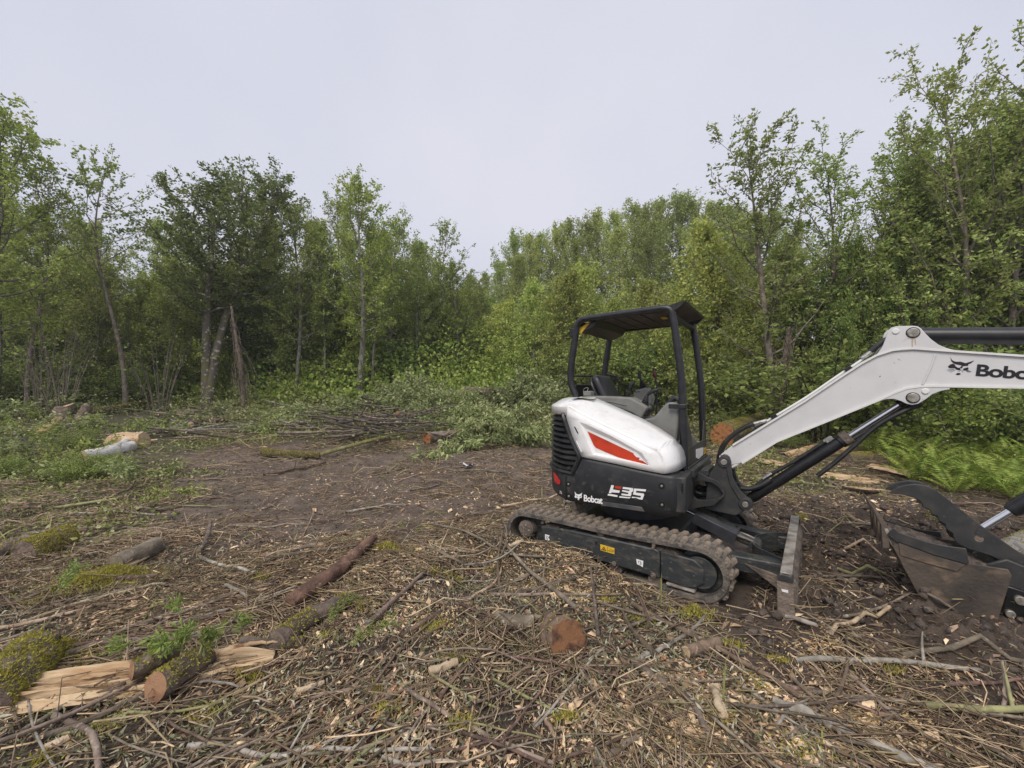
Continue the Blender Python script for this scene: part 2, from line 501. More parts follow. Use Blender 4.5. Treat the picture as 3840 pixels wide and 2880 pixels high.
def gen_tree(seed, H, cb, R, nl, e0, e1, tw, lv, ls, tr, prof, lean=(0, 0), twl=.40, curve=.35, wob=.10, droop=0., forks=1, spread=.07, sides=6, lw=.34):
    """one tree: wood (tubes) and leaf blades; H height, cb crown base fraction, R crown radius"""
    rs = np.random.RandomState(seed); wood = []; LP, LD, LS = [], [], []
    for fk in range(forks):
        N = 14; t = np.linspace(0, 1, N); ph = rs.rand(4) * 6.28
        off = np.array([0, 0.]) if forks == 1 else np.array([math.cos(fk * 2.6 + seed), math.sin(fk * 2.6 + seed)]) * R * .35
        hh = H * (1 if fk == 0 else rs.uniform(.82, .97))
        tx = lean[0] * t ** 1.3 + wob * H * .12 * (np.sin(ph[0] + t * 4.5) - np.sin(ph[0])) * t ** .6 + off[0] * t ** 1.2
        ty = lean[1] * t ** 1.3 + wob * H * .12 * (np.sin(ph[1] + t * 5.1) - np.sin(ph[1])) * t ** .6 + off[1] * t ** 1.2
        tp = np.stack([tx, ty, t * hh], 1); r_ = tr * (1 - t * .93) ** .9 * (1 + .35 * np.exp(-t * 30)) * (1 if forks == 1 else .8)
        wood.append(tube_np(tp, r_, sides + 1))
        for i in range(nl // forks):
            f = (i + rs.rand()) / (nl // forks); ti = cb + (.985 - cb) * f
            az = i * 2.39996 + rs.rand() * 1.1 + fk
            L = R * prof(f) * rs.uniform(.7, 1.2)
            e = math.radians(e0 + (e1 - e0) * f + rs.uniform(-12, 12))
            p0 = np.array([np.interp(ti, t, tp[:, k]) for k in range(3)])
            d = np.array([math.cos(az) * math.cos(e), math.sin(az) * math.cos(e), math.sin(e)])
            s = np.linspace(0, 1, 6)[:, None]
            q = p0 + d * L * s + np.array([0, 0, 1.]) * L * curve * s ** 2 + rs.normal(size=3) * L * .12 * s ** 1.5 - np.array([0, 0, 1.]) * droop * L * s ** 3
            q[1:-1] += rs.normal(size=(4, 3)) * L * .025
            lr = max(.006, float(np.interp(ti, t, r_)) * .5)
            wood.append(tube_np(q, lr * (1 - s[:, 0] * .85) + .003, 4))
            for k in range(tw):
                u = .18 + .82 * (k + rs.rand()) / tw; a = np.array([np.interp(u, s[:, 0], q[:, c]) for c in range(3)])
                dd = norm(d * .55 + rs.normal(size=3) * .62 + np.array([0, 0, .30 - droop])); l = L * twl * rs.uniform(.45, 1.15) * (1.25 - .55 * u) + .12
                z = np.stack([a, a + dd * l * .5 + rs.normal(size=3) * l * .07, a + dd * l + np.array([0, 0, .10 - droop * .6]) * l])
                wood.append(tube_np(z, np.array([.011, .007, .003]) * min(1.3, H / 9), 3))
                m = rs.poisson(lv * (.6 + .4 * min(1.5, l / (R * twl)))) + 1
                uu = rs.rand(m) ** .8 * 1.06
                LP.append(np.stack([np.interp(uu, [0, .5, 1, 1.06], [z[0, c], z[1, c], z[2, c], z[2, c] * 1.06 - z[1, c] * .06]) for c in range(3)], 1) + rs.normal(size=(m, 3)) * spread)
                LD.append(dd * .5 + rs.normal(size=(m, 3)) * .6 + np.array([0, 0, -.15])); LS.append(ls * rs.uniform(.6, 1.3, m))
    P, D, S = np.concatenate(LP), np.concatenate(LD), np.concatenate(LS)
    return join(wood), leaves(P, D, S, rs, w=lw)

PROTO = {}
def proto(key, kind, bark, leaf, **k):
    (wv, wf), (lv_, lf) = gen_tree(**k)
    PROTO[key] = (fast_mesh('trunk', wv, wf, bark, smooth=True), fast_mesh('crown', lv_, lf, leaf), float(np.percentile(lv_[:, 2], 99.8)))
ov = lambda f: math.sin(pi * min(1, .12 + .86 * f)) ** .7 + .08            # egg-shaped crown
cot = lambda f: (1.05 - .45 * f) * (.7 + .3 * min(1, f * 4))
cone = lambda f: 1.05 - .85 * f
full = lambda f: (1 - .75 * f ** 2) * (.75 + .25 * min(1, f * 5))
dome = lambda f: math.sqrt(max(.04, 1 - (f * 1.0) ** 3)) * (.55 + .45 * min(1, f * 2.5))
for i in range(3):
    proto(f'alder{i}', 'alder', B_grey, L_alder, seed=20 + i, H=12, cb=.30, R=2.3, nl=34, e0=12, e1=62, tw=9, lv=34, ls=.115, tr=.15, prof=ov, wob=.22, lean=(.4 * (i - 1), .2))
    proto(f'far{i}', 'alder', B_grey, L_far, seed=40 + i, H=15, cb=.36, R=2.3, nl=34, e0=18, e1=66, tw=9, lv=30, ls=.16, tr=.14, prof=ov, wob=.15, lean=(.3 * (i - 1), 0), spread=.12)
for i in range(2):
    proto(f'sparse{i}', 'sapling', B_brown, L_alder, seed=60 + i, H=11, cb=.46, R=1.9, nl=22, e0=28, e1=66, tw=7, lv=17, ls=.12, tr=.10, prof=ov, wob=.30, lean=(-.5, .2), twl=.36, spread=.05)
    proto(f'cotton{i}', 'cottonwood', B_brown, L_cotton, seed=70 + i, H=10, cb=.22, R=2.4, nl=30, e0=30, e1=66, tw=11, lv=20, ls=.125, tr=.12, prof=cot, wob=.25, lean=(-.7, 0), twl=.24, curve=.55, spread=.05, lw=.26)
    proto(f'willow{i}', 'willow', B_brown, L_willow, seed=80 + i, H=7, cb=.10, R=2.5, nl=40, e0=20, e1=70, tw=9, lv=32, ls=.14, tr=.09, prof=full, wob=.25, spread=.09)
    proto(f'bush{i}', 'bushy tree', B_dark, L_shrub, seed=90 + i, H=8, cb=.05, R=3.0, nl=44, e0=8, e1=66, tw=9, lv=34, ls=.15, tr=.12, prof=full, wob=.2, spread=.10)
proto('dense', 'broad tree', B_moss, L_dark, seed=101, H=12.5, cb=.40, R=3.2, nl=66, e0=8, e1=66, tw=11, lv=40, ls=.125, tr=.25, prof=dome, forks=2, wob=.12, lean=(.9, .3), twl=.34)
proto('understory0', 'understory', B_dark, L_alder, seed=111, H=9, cb=.16, R=2.6, nl=40, e0=4, e1=50, tw=9, lv=30, ls=.14, tr=.08, prof=ov, wob=.3, droop=.15, spread=.10)
proto('understory1', 'understory', B_grey, L_far, seed=112, H=9, cb=.18, R=2.4, nl=38, e0=6, e1=55, tw=9, lv=28, ls=.14, tr=.08, prof=ov, wob=.3, droop=.1, spread=.10)

M_whip = mat('whip_bark', (.20, .17, .135), .9, col2=(.11, .09, .07), scale=9)
def gen_shrub(seed, n, H, R, ls, lv, leaf, bark, name):
    rs = np.random.RandomState(seed); wood = []; LP, LD, LS = [], [], []
    for i in range(n):
        az = rs.rand() * 6.28; o = rs.rand() ** .5
        d = np.array([math.cos(az) * o, math.sin(az) * o, 0]); h = H * (1 - .45 * o * o) * rs.uniform(.7, 1.1)
        s = np.linspace(0, 1, 5)[:, None]
        q = d * R * .25 + d * R * .8 * s ** 1.4 + np.array([0, 0, h]) * (s - .18 * o * s ** 3) + rs.normal(size=3) * .12 * s
        wood.append(tube_np(q, .014 * (1 - s[:, 0] * .8), 4))
        for k in range(6):
            u = .2 + .8 * rs.rand(); a = np.array([np.interp(u, s[:, 0], q[:, c]) for c in range(3)]); dd = norm(rs.normal(size=3) + d * .6 + np.array([0, 0, .25])); l = .35 * R * rs.uniform(.4, 1)
            z = np.stack([a, a + dd * l * .5, a + dd * l]); wood.append(tube_np(z, np.array([.007, .005, .002]), 3))
            m = rs.poisson(lv) + 1; uu = rs.rand(m)[:, None]; LP.append(a + dd * l * uu + rs.normal(size=(m, 3)) * .05); LD.append(dd * .4 + rs.normal(size=(m, 3)) * .7 + np.array([0, 0, -.1])); LS.append(ls * rs.uniform(.6, 1.3, m))
    wv, wf = join(wood); lv_, lf = leaves(np.concatenate(LP), np.concatenate(LD), np.concatenate(LS), rs)
    PROTO[name] = (fast_mesh('stems', wv, wf, bark, smooth=True), fast_mesh('foliage', lv_, lf, leaf), float(np.percentile(lv_[:, 2], 99)))
gen_shrub(5, 44, 2.2, 1.5, .072, 30, L_shrub, B_dark, 'shrub0')
gen_shrub(6, 40, 1.8, 1.4, .075, 28, L_weed, B_brown, 'shrub1')
gen_shrub(7, 44, 2.4, 1.4, .068, 30, L_alder, B_dark, 'shrub2')
gen_shrub(11, 13, 2.6, .8, .06, .5, L_shrub, M_whip, 'whips')
gen_shrub(8, 34, 1.5, 1.3, .10, 18, L_pale, B_brown, 'shrub3')

ORD = 'first second third fourth fifth sixth seventh eighth ninth tenth eleventh twelfth thirteenth fourteenth fifteenth sixteenth seventeenth eighteenth nineteenth twentieth twenty-first twenty-second twenty-third twenty-fourth twenty-fifth twenty-sixth twenty-seventh twenty-eighth'.split()
def ranks(rows): o = sorted(range(len(rows)), key=lambda i: rows[i][0]); return {i: ORD[r] for r, i in enumerate(o)}
def plant(key, name, px, Y, top, label, cat, group=None, wid=1.0, rz=None, parts=('trunk', 'crown'), seed=[0], sink=.05):
    """stand a copy at picture column px (2212 wide), Y metres out, tall enough to reach picture height top"""
    seed[0] += 1; rr = random.Random(seed[0] * 77)
    X = (px - 1106) / 913.0 * Y
    z0 = float(hz(X, Y)); ztop = CAM_H + (847 - top) / 913.0 * Y
    a, b_, H = PROTO[key]; sc = (ztop - z0) / H
    e = empty(name, (X, Y, z0 - sink), rr.uniform(0, 6.28) if rz is None else rz)
    e.scale = (sc * wid, sc * wid, sc)
    obj(parts[0], a, e); obj(parts[1], b_, e)
    tag(e, label, cat, group)
    return e
T = 'trunk', 'crown'
# trees at the edge of the clearing that can be told apart
plant('alder0', 'alder_tree', -28, 13.5, 205, 'tall leafy alder cut off by the left picture edge', 'tree', wid=1.25, rz=.4)
plant('sparse1', 'alder_tree', 60, 15, 345, 'thin airy tree just inside the left picture edge, in front of the tall alder', 'tree', wid=1.0, rz=2.0)
plant('sparse0', 'slender_tree', 272, 16.5, 322, 'slender leaning tree with bare pale trunk and thin crown, beside the big dark tree', 'tree', wid=1.05, rz=.0)
plant('dense', 'broad_tree', 448, 18.0, 322, 'big dark dense tree with twin moss-footed trunks, tallest of the left half', 'tree', wid=1.35, rz=.25)
plant('alder1', 'alder_tree', 640, 20, 430, 'leafy alder with dark forked trunk right of the big dark tree', 'tree', wid=.95, rz=1.0)
plant('alder2', 'alder_tree', 720, 22, 425, 'straight alder between the forked alder and the tall pointed alder', 'tree', wid=.85)
plant('alder0', 'alder_tree', 775, 19.5, 378, 'tall pointed alder with spreading lower limbs, left of the sky gap', 'tree', wid=1.15, rz=3.6)
plant('alder1', 'alder_tree', 850, 22, 455, 'broad alder whose right side droops toward the far gap', 'tree', wid=1.1, rz=4.4)
plant('sparse1', 'alder_tree', 955, 25, 468, 'airy thin-topped tree standing just left of the sky gap', 'tree', wid=1.2)
plant('alder2', 'alder_tree', 985, 24, 560, 'low bright green tree at the left rim of the sky gap', 'tree', wid=1.3, rz=2.2)
plant('cotton0', 'cottonwood_tree', 1672, 12.5, 240, 'young cottonwood with spiky upright top behind the canopy', 'tree', wid=1.35, rz=.2)
plant('cotton1', 'cottonwood_tree', 1750, 13.5, 335, 'bushy young cottonwood next to the spiky-topped one', 'tree', wid=1.3, rz=1.5)
plant('cotton1', 'cottonwood_tree', 1850, 13, 400, 'open cottonwood seen above the rear of the boom', 'tree', wid=1.1, rz=2.8)
plant('cotton0', 'cottonwood_tree', 1960, 12, 270, 'tall cottonwood above the boom bend', 'tree', wid=1.1, rz=4.0)
plant('cotton1', 'cottonwood_tree', 2055, 11.5, 135, 'cottonwood with two spiky leaders above the boom emblem', 'tree', wid=1.05, rz=.8)
plant('cotton0', 'cottonwood_tree', 2170, 11, 150, 'tall cottonwood filling the right picture edge', 'tree', wid=1.15, rz=3.0)
plant('alder1', 'alder_tree', 2310, 10.5, 20, 'tallest tree, its branches reaching in at the upper right corner', 'tree', wid=1.2, rz=1.2)
for px, Y, top, key, wid, lb in ((105, 15.5, 560, 'sparse1', .9, 'thin double-stemmed sapling between the left alders and the slender leaning tree'), (348, 18.5, 540, 'sparse0', .9, 'thin sapling leaning in front of the big dark tree, left of its trunks'), (585, 21, 470, 'far1', .9, 'pale-stemmed alder just right of the big dark tree'), (700, 20.5, 480, 'far0', .85, 'thin alder stem between the forked and the straight alder'), (803, 20.2, 470, 'far2', .9, 'dark straight stem right beside the tall pointed alder'), (905, 22.5, 520, 'far0', .95, 'leaning alder stem left of the thin-topped tree'), (-5, 15.2, 400, 'far1', .9, 'pale straight stem at the left picture edge'), (1035, 27, 610, 'far2', .9, 'short alder standing in the sky gap'), (190, 19.5, 480, 'far2', .85, 'slim alder behind the slender leaning tree')):
    plant(key, 'alder_tree', px, Y, top, lb, 'tree', wid=wid)
for px, Y, top, key, lb in ((1905, 12.6, 330, 'cotton1', 'leafy cottonwood just left of the tall one above the boom bend'), (2010, 12.2, 205, 'cotton0', 'leafy cottonwood between the boom bend and the two-leader cottonwood'), (2115, 11.6, 165, 'cotton1', 'leafy cottonwood right of the two-leader cottonwood'), (2235, 11.2, 110, 'cotton0', 'leafy cottonwood at the right edge below the tallest tree')):
    plant(key, 'cottonwood_tree', px, Y, top, lb, 'tree', wid=1.25)
# bright young growth in the middle distance
ROWS_15074 = ((1085, 24, 640), (1150, 22, 600), (1215, 20, 575), (1265, 21, 560), (1320, 19, 640), (1480, 16, 600), (1545, 15.5, 470), (1585, 15, 560), (1400, 20, 600), (1690, 14, 520), (1610, 13.5, 640))
RK = ranks(ROWS_15074)
for k, (px, Y, top) in enumerate(ROWS_15074):
    plant(f'willow{k % 2}', 'willow_tree', px, Y, top, f'{RK[k]} bushy light green willow counted from the left below the alder stand', 'tree', 'young willows at the forest edge', wid=1.0)
# closed stand of alders behind the machine
ROWS_15581 = ((1045, 585, 36), (1075, 560, 34), (1108, 492, 31), (1140, 505, 33), (1172, 498, 34), (1200, 478, 32), (1236, 470, 33), (1268, 462, 31), (1295, 445, 33), (1330, 448, 31), (1365, 425, 32), (1398, 436, 30), (1428, 428, 32), (1465, 412, 31), (1498, 420, 30), (1530, 430, 31), (1565, 428, 30), (1600, 440, 29), (1640, 445, 30), (1690, 440, 28), (1730, 470, 26), (1420, 470, 27), (1350, 480, 28), (1240, 500, 28), (1510, 470, 27), (1120, 545, 29))
RK = ranks(ROWS_15581)
for k, (px, top, Y) in enumerate(ROWS_15581):
    plant(f'far{k % 3}', 'alder_tree', px, Y, top, f'{RK[k]} tall straight alder from the sky gap in the stand behind the excavator', 'tree', 'alder stand behind the excavator', wid=.95)
# second row on the left
ROWS_16318 = ((-60, 330, 22), (20, 420, 24), (95, 440, 25), (150, 455, 24), (205, 470, 26), (330, 470, 25), (390, 480, 27), (520, 500, 26), (590, 470, 25), (670, 470, 27), (750, 500, 28), (820, 490, 27), (900, 520, 28), (940, 560, 30), (1010, 590, 33), (120, 520, 20), (560, 560, 22))
RK = ranks(ROWS_16318)
for k, (px, top, Y) in enumerate(ROWS_16318):
    plant(f'far{(k + 1) % 3}', 'alder_tree', px, Y, top, f'{RK[k]} slim alder from the left in the row behind the left forest edge', 'tree', 'second row of alders on the left', wid=.95)
# low understory trees that close the view under the crowns
us = random.Random(15)
for k in range(58):
    px = -90 + k * 27 + us.uniform(-10, 10); Y = float(np.interp(px, [-90, 200, 700, 1050, 1480], [18, 19.5, 22, 26, 20])) + us.uniform(-1.2, 3.0); top = float(np.interp(px, [-90, 400, 900, 1060, 1480], [570, 590, 590, 670, 650])) + us.uniform(-45, 60)
    plant(f'understory{k % 2}', 'understory_tree', px, Y, top, 'low bushy understory tree filling the gaps under the alder crowns', 'tree', 'understory trees along the clearing', wid=us.uniform(.95, 1.3))
# dense dark thicket on the right
ROWS_17587 = ((1560, 620, 15.5), (1620, 650, 14.5), (1735, 560, 13.5), (1800, 530, 13), (1865, 500, 12.8), (1930, 470, 12.5), (2000, 380, 12.4), (2070, 335, 12.2), (2140, 285, 12), (2215, 240, 11.8), (2300, 200, 11.6), (1830, 640, 12.4), (1910, 610, 12.2), (1990, 590, 12), (2080, 560, 11.8), (2170, 540, 11.6), (2260, 540, 11.4))
RK = ranks(ROWS_17587)
for k, (px, top, Y) in enumerate(ROWS_17587):
    plant(f'bush{k % 2}', 'thicket_tree', px, Y, top, f'{RK[k]} dense dark thicket tree from the left, behind boom and canopy', 'tree', 'thicket behind the boom', wid=.62 if k < 11 else .72)
# shrubs along the foot of the woods
shr = random.Random(4)
for k in range(46):
    px = -60 + k * 51 + shr.uniform(-14, 14)
    Y = float(np.interp(px, [-60, 300, 700, 1000, 1300, 1600, 1800, 2250], [18.5, 20.0, 22.5, 25.0, 21.5, 14.6, 12.6, 11.6])) + shr.uniform(-2.2, 1.6)
    top = float(np.interp(px, [0, 400, 700, 1000, 1300, 1600, 2200], [790, 785, 785, 785, 770, 770, 770])) + shr.uniform(-38, 40)
    key = ('shrub0', 'shrub2', 'shrub1')[k % 3]
    plant(key, 'shrub', px, Y, top, 'leafy green shrub at the foot of the forest edge', 'shrub', 'shrubs at the foot of the woods', wid=shr.uniform(.9, 1.5), parts=('stems', 'foliage'))
for k, (px, Y, top, lb) in enumerate(((880, 14.4, 822, 'silvery felled treetop rising behind the crest of the brush pile'), (835, 15.0, 832, 'low silvery felled treetop left of the brush pile crest'), (1150, 15.2, 800, 'silvery felled treetop left of the canopy'), (1090, 16, 830, 'low felled treetop between the far orange log and the canopy'), (905, 15.8, 806, 'pale felled treetop at the foot of the alders behind the brush pile'))):
    plant('shrub3', 'felled_treetop', px, Y, top, lb, 'felled treetop', 'felled treetops beyond the mud', wid=1.0, parts=('stems', 'foliage'))


# far wood: one mass seen only through gaps
rs = np.random.RandomState(31); LP, LS = [], []
for i in range(300):
    a = rs.uniform(-1.02, 1.02); Yc = rs.uniform(38, 58); X = math.tan(a) * Yc if abs(a) < .95 else math.copysign(1, a) * Yc * rs.uniform(1.2, 1.5)
    top = 9.5 if -.05 < (X / Yc) < .02 else 12.5
    c = np.array([X, Yc, float(hz(X, Yc)) + rs.uniform(.5, top)]); m = 190
    u = norm(rs.normal(size=(m, 3))) * rs.rand(m, 1) ** .45
    LP.append(c + u * np.array([2.6, 2.2, 2.0])); LS.append(rs.uniform(.22, .42, m))
P = np.concatenate(LP); V, F = leaves(P, rs.normal(size=P.shape), np.concatenate(LS), rs)
tag(obj('far_wood', fast_mesh('far_wood', V, F, L_far)), 'far green wood closing the view behind the nearer trees', 'wood', kind='stuff')

rs = np.random.RandomState(33); N = 130000
a = rs.uniform(-1.05, 1.05, N); Yc = rs.uniform(18.5, 36, N); X = np.tan(a) * Yc * .9; hgt = rs.rand(N) ** 1.2 * (2.2 + 3.4 * vnoise(X * .25, Yc * .25, 2)) * sstep(17, 24, Yc)
P = np.stack([X, Yc, base_z(X, Yc) + .1 + hgt], 1); V, F = leaves(P, rs.normal(size=P.shape), rs.uniform(.12, .26, N), rs)
tag(obj('undergrowth', fast_mesh('undergrowth', V, F, L_alder)), 'dim green undergrowth between the trunks inside the wood', 'undergrowth', kind='stuff')
# ================================================================== excavator
EX, EY, EYAW, UYAW = 1.3076, 4.4894, -0.6214, -0.5879
DU = UYAW - EYAW
CROPS = {1: (1800, 1080, 2.011), 2: (1850, 1750, 2.011), 3: (2640, 1150, 1.8433), 4: (2700, 1700, 1.9404), 5: (2100, 1340, 3.687),
         6: (2480, 1640, 3.687), 7: (2040, 1780, 4.254), 8: (3500, 1320, 6.506), 9: (1880, 1880, 2.5136)}
def U(k, pts, y, yaw=UYAW):
    """outline points measured on the photograph, brought onto the machine's own plane y = const (metres along, metres up)"""
    a = CROPS[k]; out = []
    c, s = math.cos(yaw), math.sin(yaw)
    for (u, v) in pts:
        d = ray(a[0] + u / a[2], a[1] + v / a[2])
        t = (y - s * EX + c * EY) / (-s * d[0] + c * d[1])
        wx, wy = t * d[0] - EX, t * d[1] - EY
        out.append((float(c * wx + s * wy), float(CAM_H + t * d[2])))
    return out

m_white = mat('hood_white', (.82, .82, .815), .28, col2=(.68, .675, .66), scale=5, lo=.5, hi=.75, col3=(.52, .5, .46), scale3=30, lo3=.63, hi3=.78, coat=.3)
m_boom = mat('boom_white', (.62, .615, .615), .38, col2=(.57, .57, .575), scale=6, lo=.45, hi=.7, col3=(.40, .37, .33), scale3=26, lo3=.69, hi3=.82, bump=.06, bscale=220)
m_edge = mat('boom_edge_white', (.72, .72, .70), .35, col2=(.66, .65, .62), scale=14, lo=.5, hi=.75)
m_dark = mat('charcoal_panel', (.015, .0165, .019), .42, col2=(.032, .032, .033), scale=7, lo=.45, hi=.75, col3=(.11, .092, .072), scale3=16, lo3=.60, hi3=.82, rough2=.65)
m_frame = mat('frame_grey', (.030, .031, .032), .5, col2=(.06, .056, .05), scale=9, lo=.45, hi=.75, col3=(.10, .085, .07), scale3=40, lo3=.62, hi3=.8)
m_black = mat('black_tube', (.012, .0125, .015), .38, col2=(.03, .03, .031), scale=14, lo=.5, hi=.8, bump=.05, bscale=300)
m_hose = mat('hose_rubber', (.012, .012, .013), .55, col2=(.035, .033, .03), scale=20, lo=.5, hi=.75)
m_rubber = mat('muddy_rubber', (.27, .215, .16), .85, col2=(.14, .118, .098), scale=7, lo=.45, hi=.62, col3=(.36, .285, .21), scale3=30, lo3=.55, hi3=.75, bump=.8, bscale=60)
m_belt = mat('track_belt_rubber', (.15, .128, .105), .8, col2=(.06, .056, .054), scale=9, lo=.42, hi=.6, col3=(.26, .21, .16), scale3=35, lo3=.55, hi3=.75, bump=.6, bscale=70)
m_tframe = mat('track_frame_paint', (.030, .034, .036), .5, col2=(.085, .08, .07), scale=10, lo=.5, hi=.72, col3=(.20, .165, .125), scale3=24, lo3=.60, hi3=.78, stretch=(1, 1, 2.5))
m_soil = mat('packed_soil', (.13, .10, .08), .95, col2=(.055, .043, .035), scale=30, lo=.4, hi=.6, bump=1, bscale=50)
m_steel = mat('worn_steel', (.36, .335, .30), .55, .2, col2=(.17, .14, .115), scale=9, lo=.42, hi=.62, col3=(.30, .28, .26), scale3=45, lo3=.6, hi3=.8, bump=.3, bscale=80)
m_muddy = mat('muddy_steel', (.20, .158, .125), .8, col2=(.10, .082, .068), scale=7, lo=.42, hi=.62, col3=(.29, .235, .185), scale3=30, lo3=.6, hi3=.8, bump=.7, bscale=50)
m_bucket = mat('bucket_steel', (.105, .082, .063), .6, .05, col2=(.052, .043, .036), scale=4, lo=.40, hi=.62, col3=(.23, .165, .11), scale3=6, lo3=.55, hi3=.74, bump=.25, bscale=45, detail=9)
m_chrome = mat('chrome_rod', (.75, .76, .78), .16, 1.0)
m_pin = mat('zinc_pin', (.40, .38, .34), .45, .6, col2=(.2, .18, .15), scale=40)
m_fit = mat('hose_fitting', (.5, .5, .48), .4, .8, col2=(.25, .24, .22), scale=60)
m_greyp = mat('grey_console_plastic', (.20, .20, .185), .6, col2=(.165, .163, .15), scale=10, bump=.1, bscale=300)
m_seat = mat('seat_vinyl', (.017, .018, .022), .42, bump=.08, bscale=200)
m_red = mat('red_decal', (.55, .045, .012), .35, col2=(.36, .03, .012), scale=9, lo=.4, hi=.7)
m_lens = mat('red_lens', (.60, .02, .022), .2, col2=(.5, .015, .02), scale=80)
m_yel = mat('yellow_decal', (.75, .47, .02), .5, col2=(.6, .38, .05), scale=50)
m_dec = mat('white_decal', (.80, .80, .79), .45, col2=(.5, .49, .47), scale=60, lo=.6, hi=.75)
m_ink = mat('black_decal', (.008, .008, .009), .4)
m_knob = mat('red_knob', (.12, .02, .014), .35)
m_lining = mat('roof_lining', (.11, .09, .068), .8, col2=(.065, .054, .044), scale=6, lo=.4, hi=.65)
m_kick = mat('kick_panel', (.062, .056, .050), .6, col2=(.04, .037, .034), scale=9)

ex = tag(empty('excavator', (EX, EY, 0), EYAW), 'white and black mini excavator with open canopy, standing on rubber tracks in the mud', 'excavator')

def up(mb, name, m, bevel=0.0, parent=None, **k):
    """a part of the swinging upper structure"""
    return mb.build(name, m, parent or ex, bevel=bevel, rz=(DU if parent is None else None), **k)
def low(mb, name, m, bevel=0.0, parent=None, **k):
    return mb.build(name, m, parent or ex, bevel=bevel, **k)

# ---------------------------------------------------------------- undercarriage
TR, TZ, TXR, TXF = .215, .222, -.835, .80        # loop radius, axle height, rear and front axle
def loop_point(s):
    """point and outward normal on the track loop for arc length s"""
    L = TXF - TXR; P = 2 * L + 2 * pi * TR; s %= P
    if s < L: return (TXR + s, TZ + TR, 0, 1)
    s -= L
    if s < pi * TR:
        a = pi / 2 - s / TR; return (TXF + TR * math.cos(a), TZ + TR * math.sin(a), math.cos(a), math.sin(a))
    s -= pi * TR
    if s < L: return (TXF - s, TZ - TR, 0, -1)
    s -= L; a = -pi / 2 - s / TR
    return (TXR + TR * math.cos(a), TZ + TR * math.sin(a), math.cos(a), math.sin(a))
PER = 2 * (TXF - TXR) + 2 * pi * TR
def belt(y0, y1):
    N = 110; rows = []
    for i in range(N + 1):
        x, z, nx, nz = loop_point(PER * i / N)
        sag = -.010 * math.exp(-((x - .1) / .45) ** 2) if nz > .9 else 0
        sec = [(-.044, y0 + .012), (-.040, y0), (-.004, y0), (.004, y0 + .012), (.006, (y0 + y1) / 2), (.004, y1 - .012), (-.004, y1), (-.040, y1), (-.044, y1 - .012)]
        rows.append([(x + nx * d, yy, z + nz * d + sag) for d, yy in sec])
    b = MB(); b.grid(rows, closed=True); return b
lug = MB()
lug.grid([[(-.026, -.074, -.004), (.024, -.068, -.004), (.028, .070, -.004), (-.022, .066, -.004)],
          [(-.023, -.070, .017), (.020, -.064, .018), (.024, .066, .019), (-.019, .062, .017)],
          [(-.018, -.062, .024), (.013, -.056, .024), (.017, .058, .025), (-.014, .054, .024)]], closed=True)
lug.f.append((8, 9, 10, 11))
lug_me = None
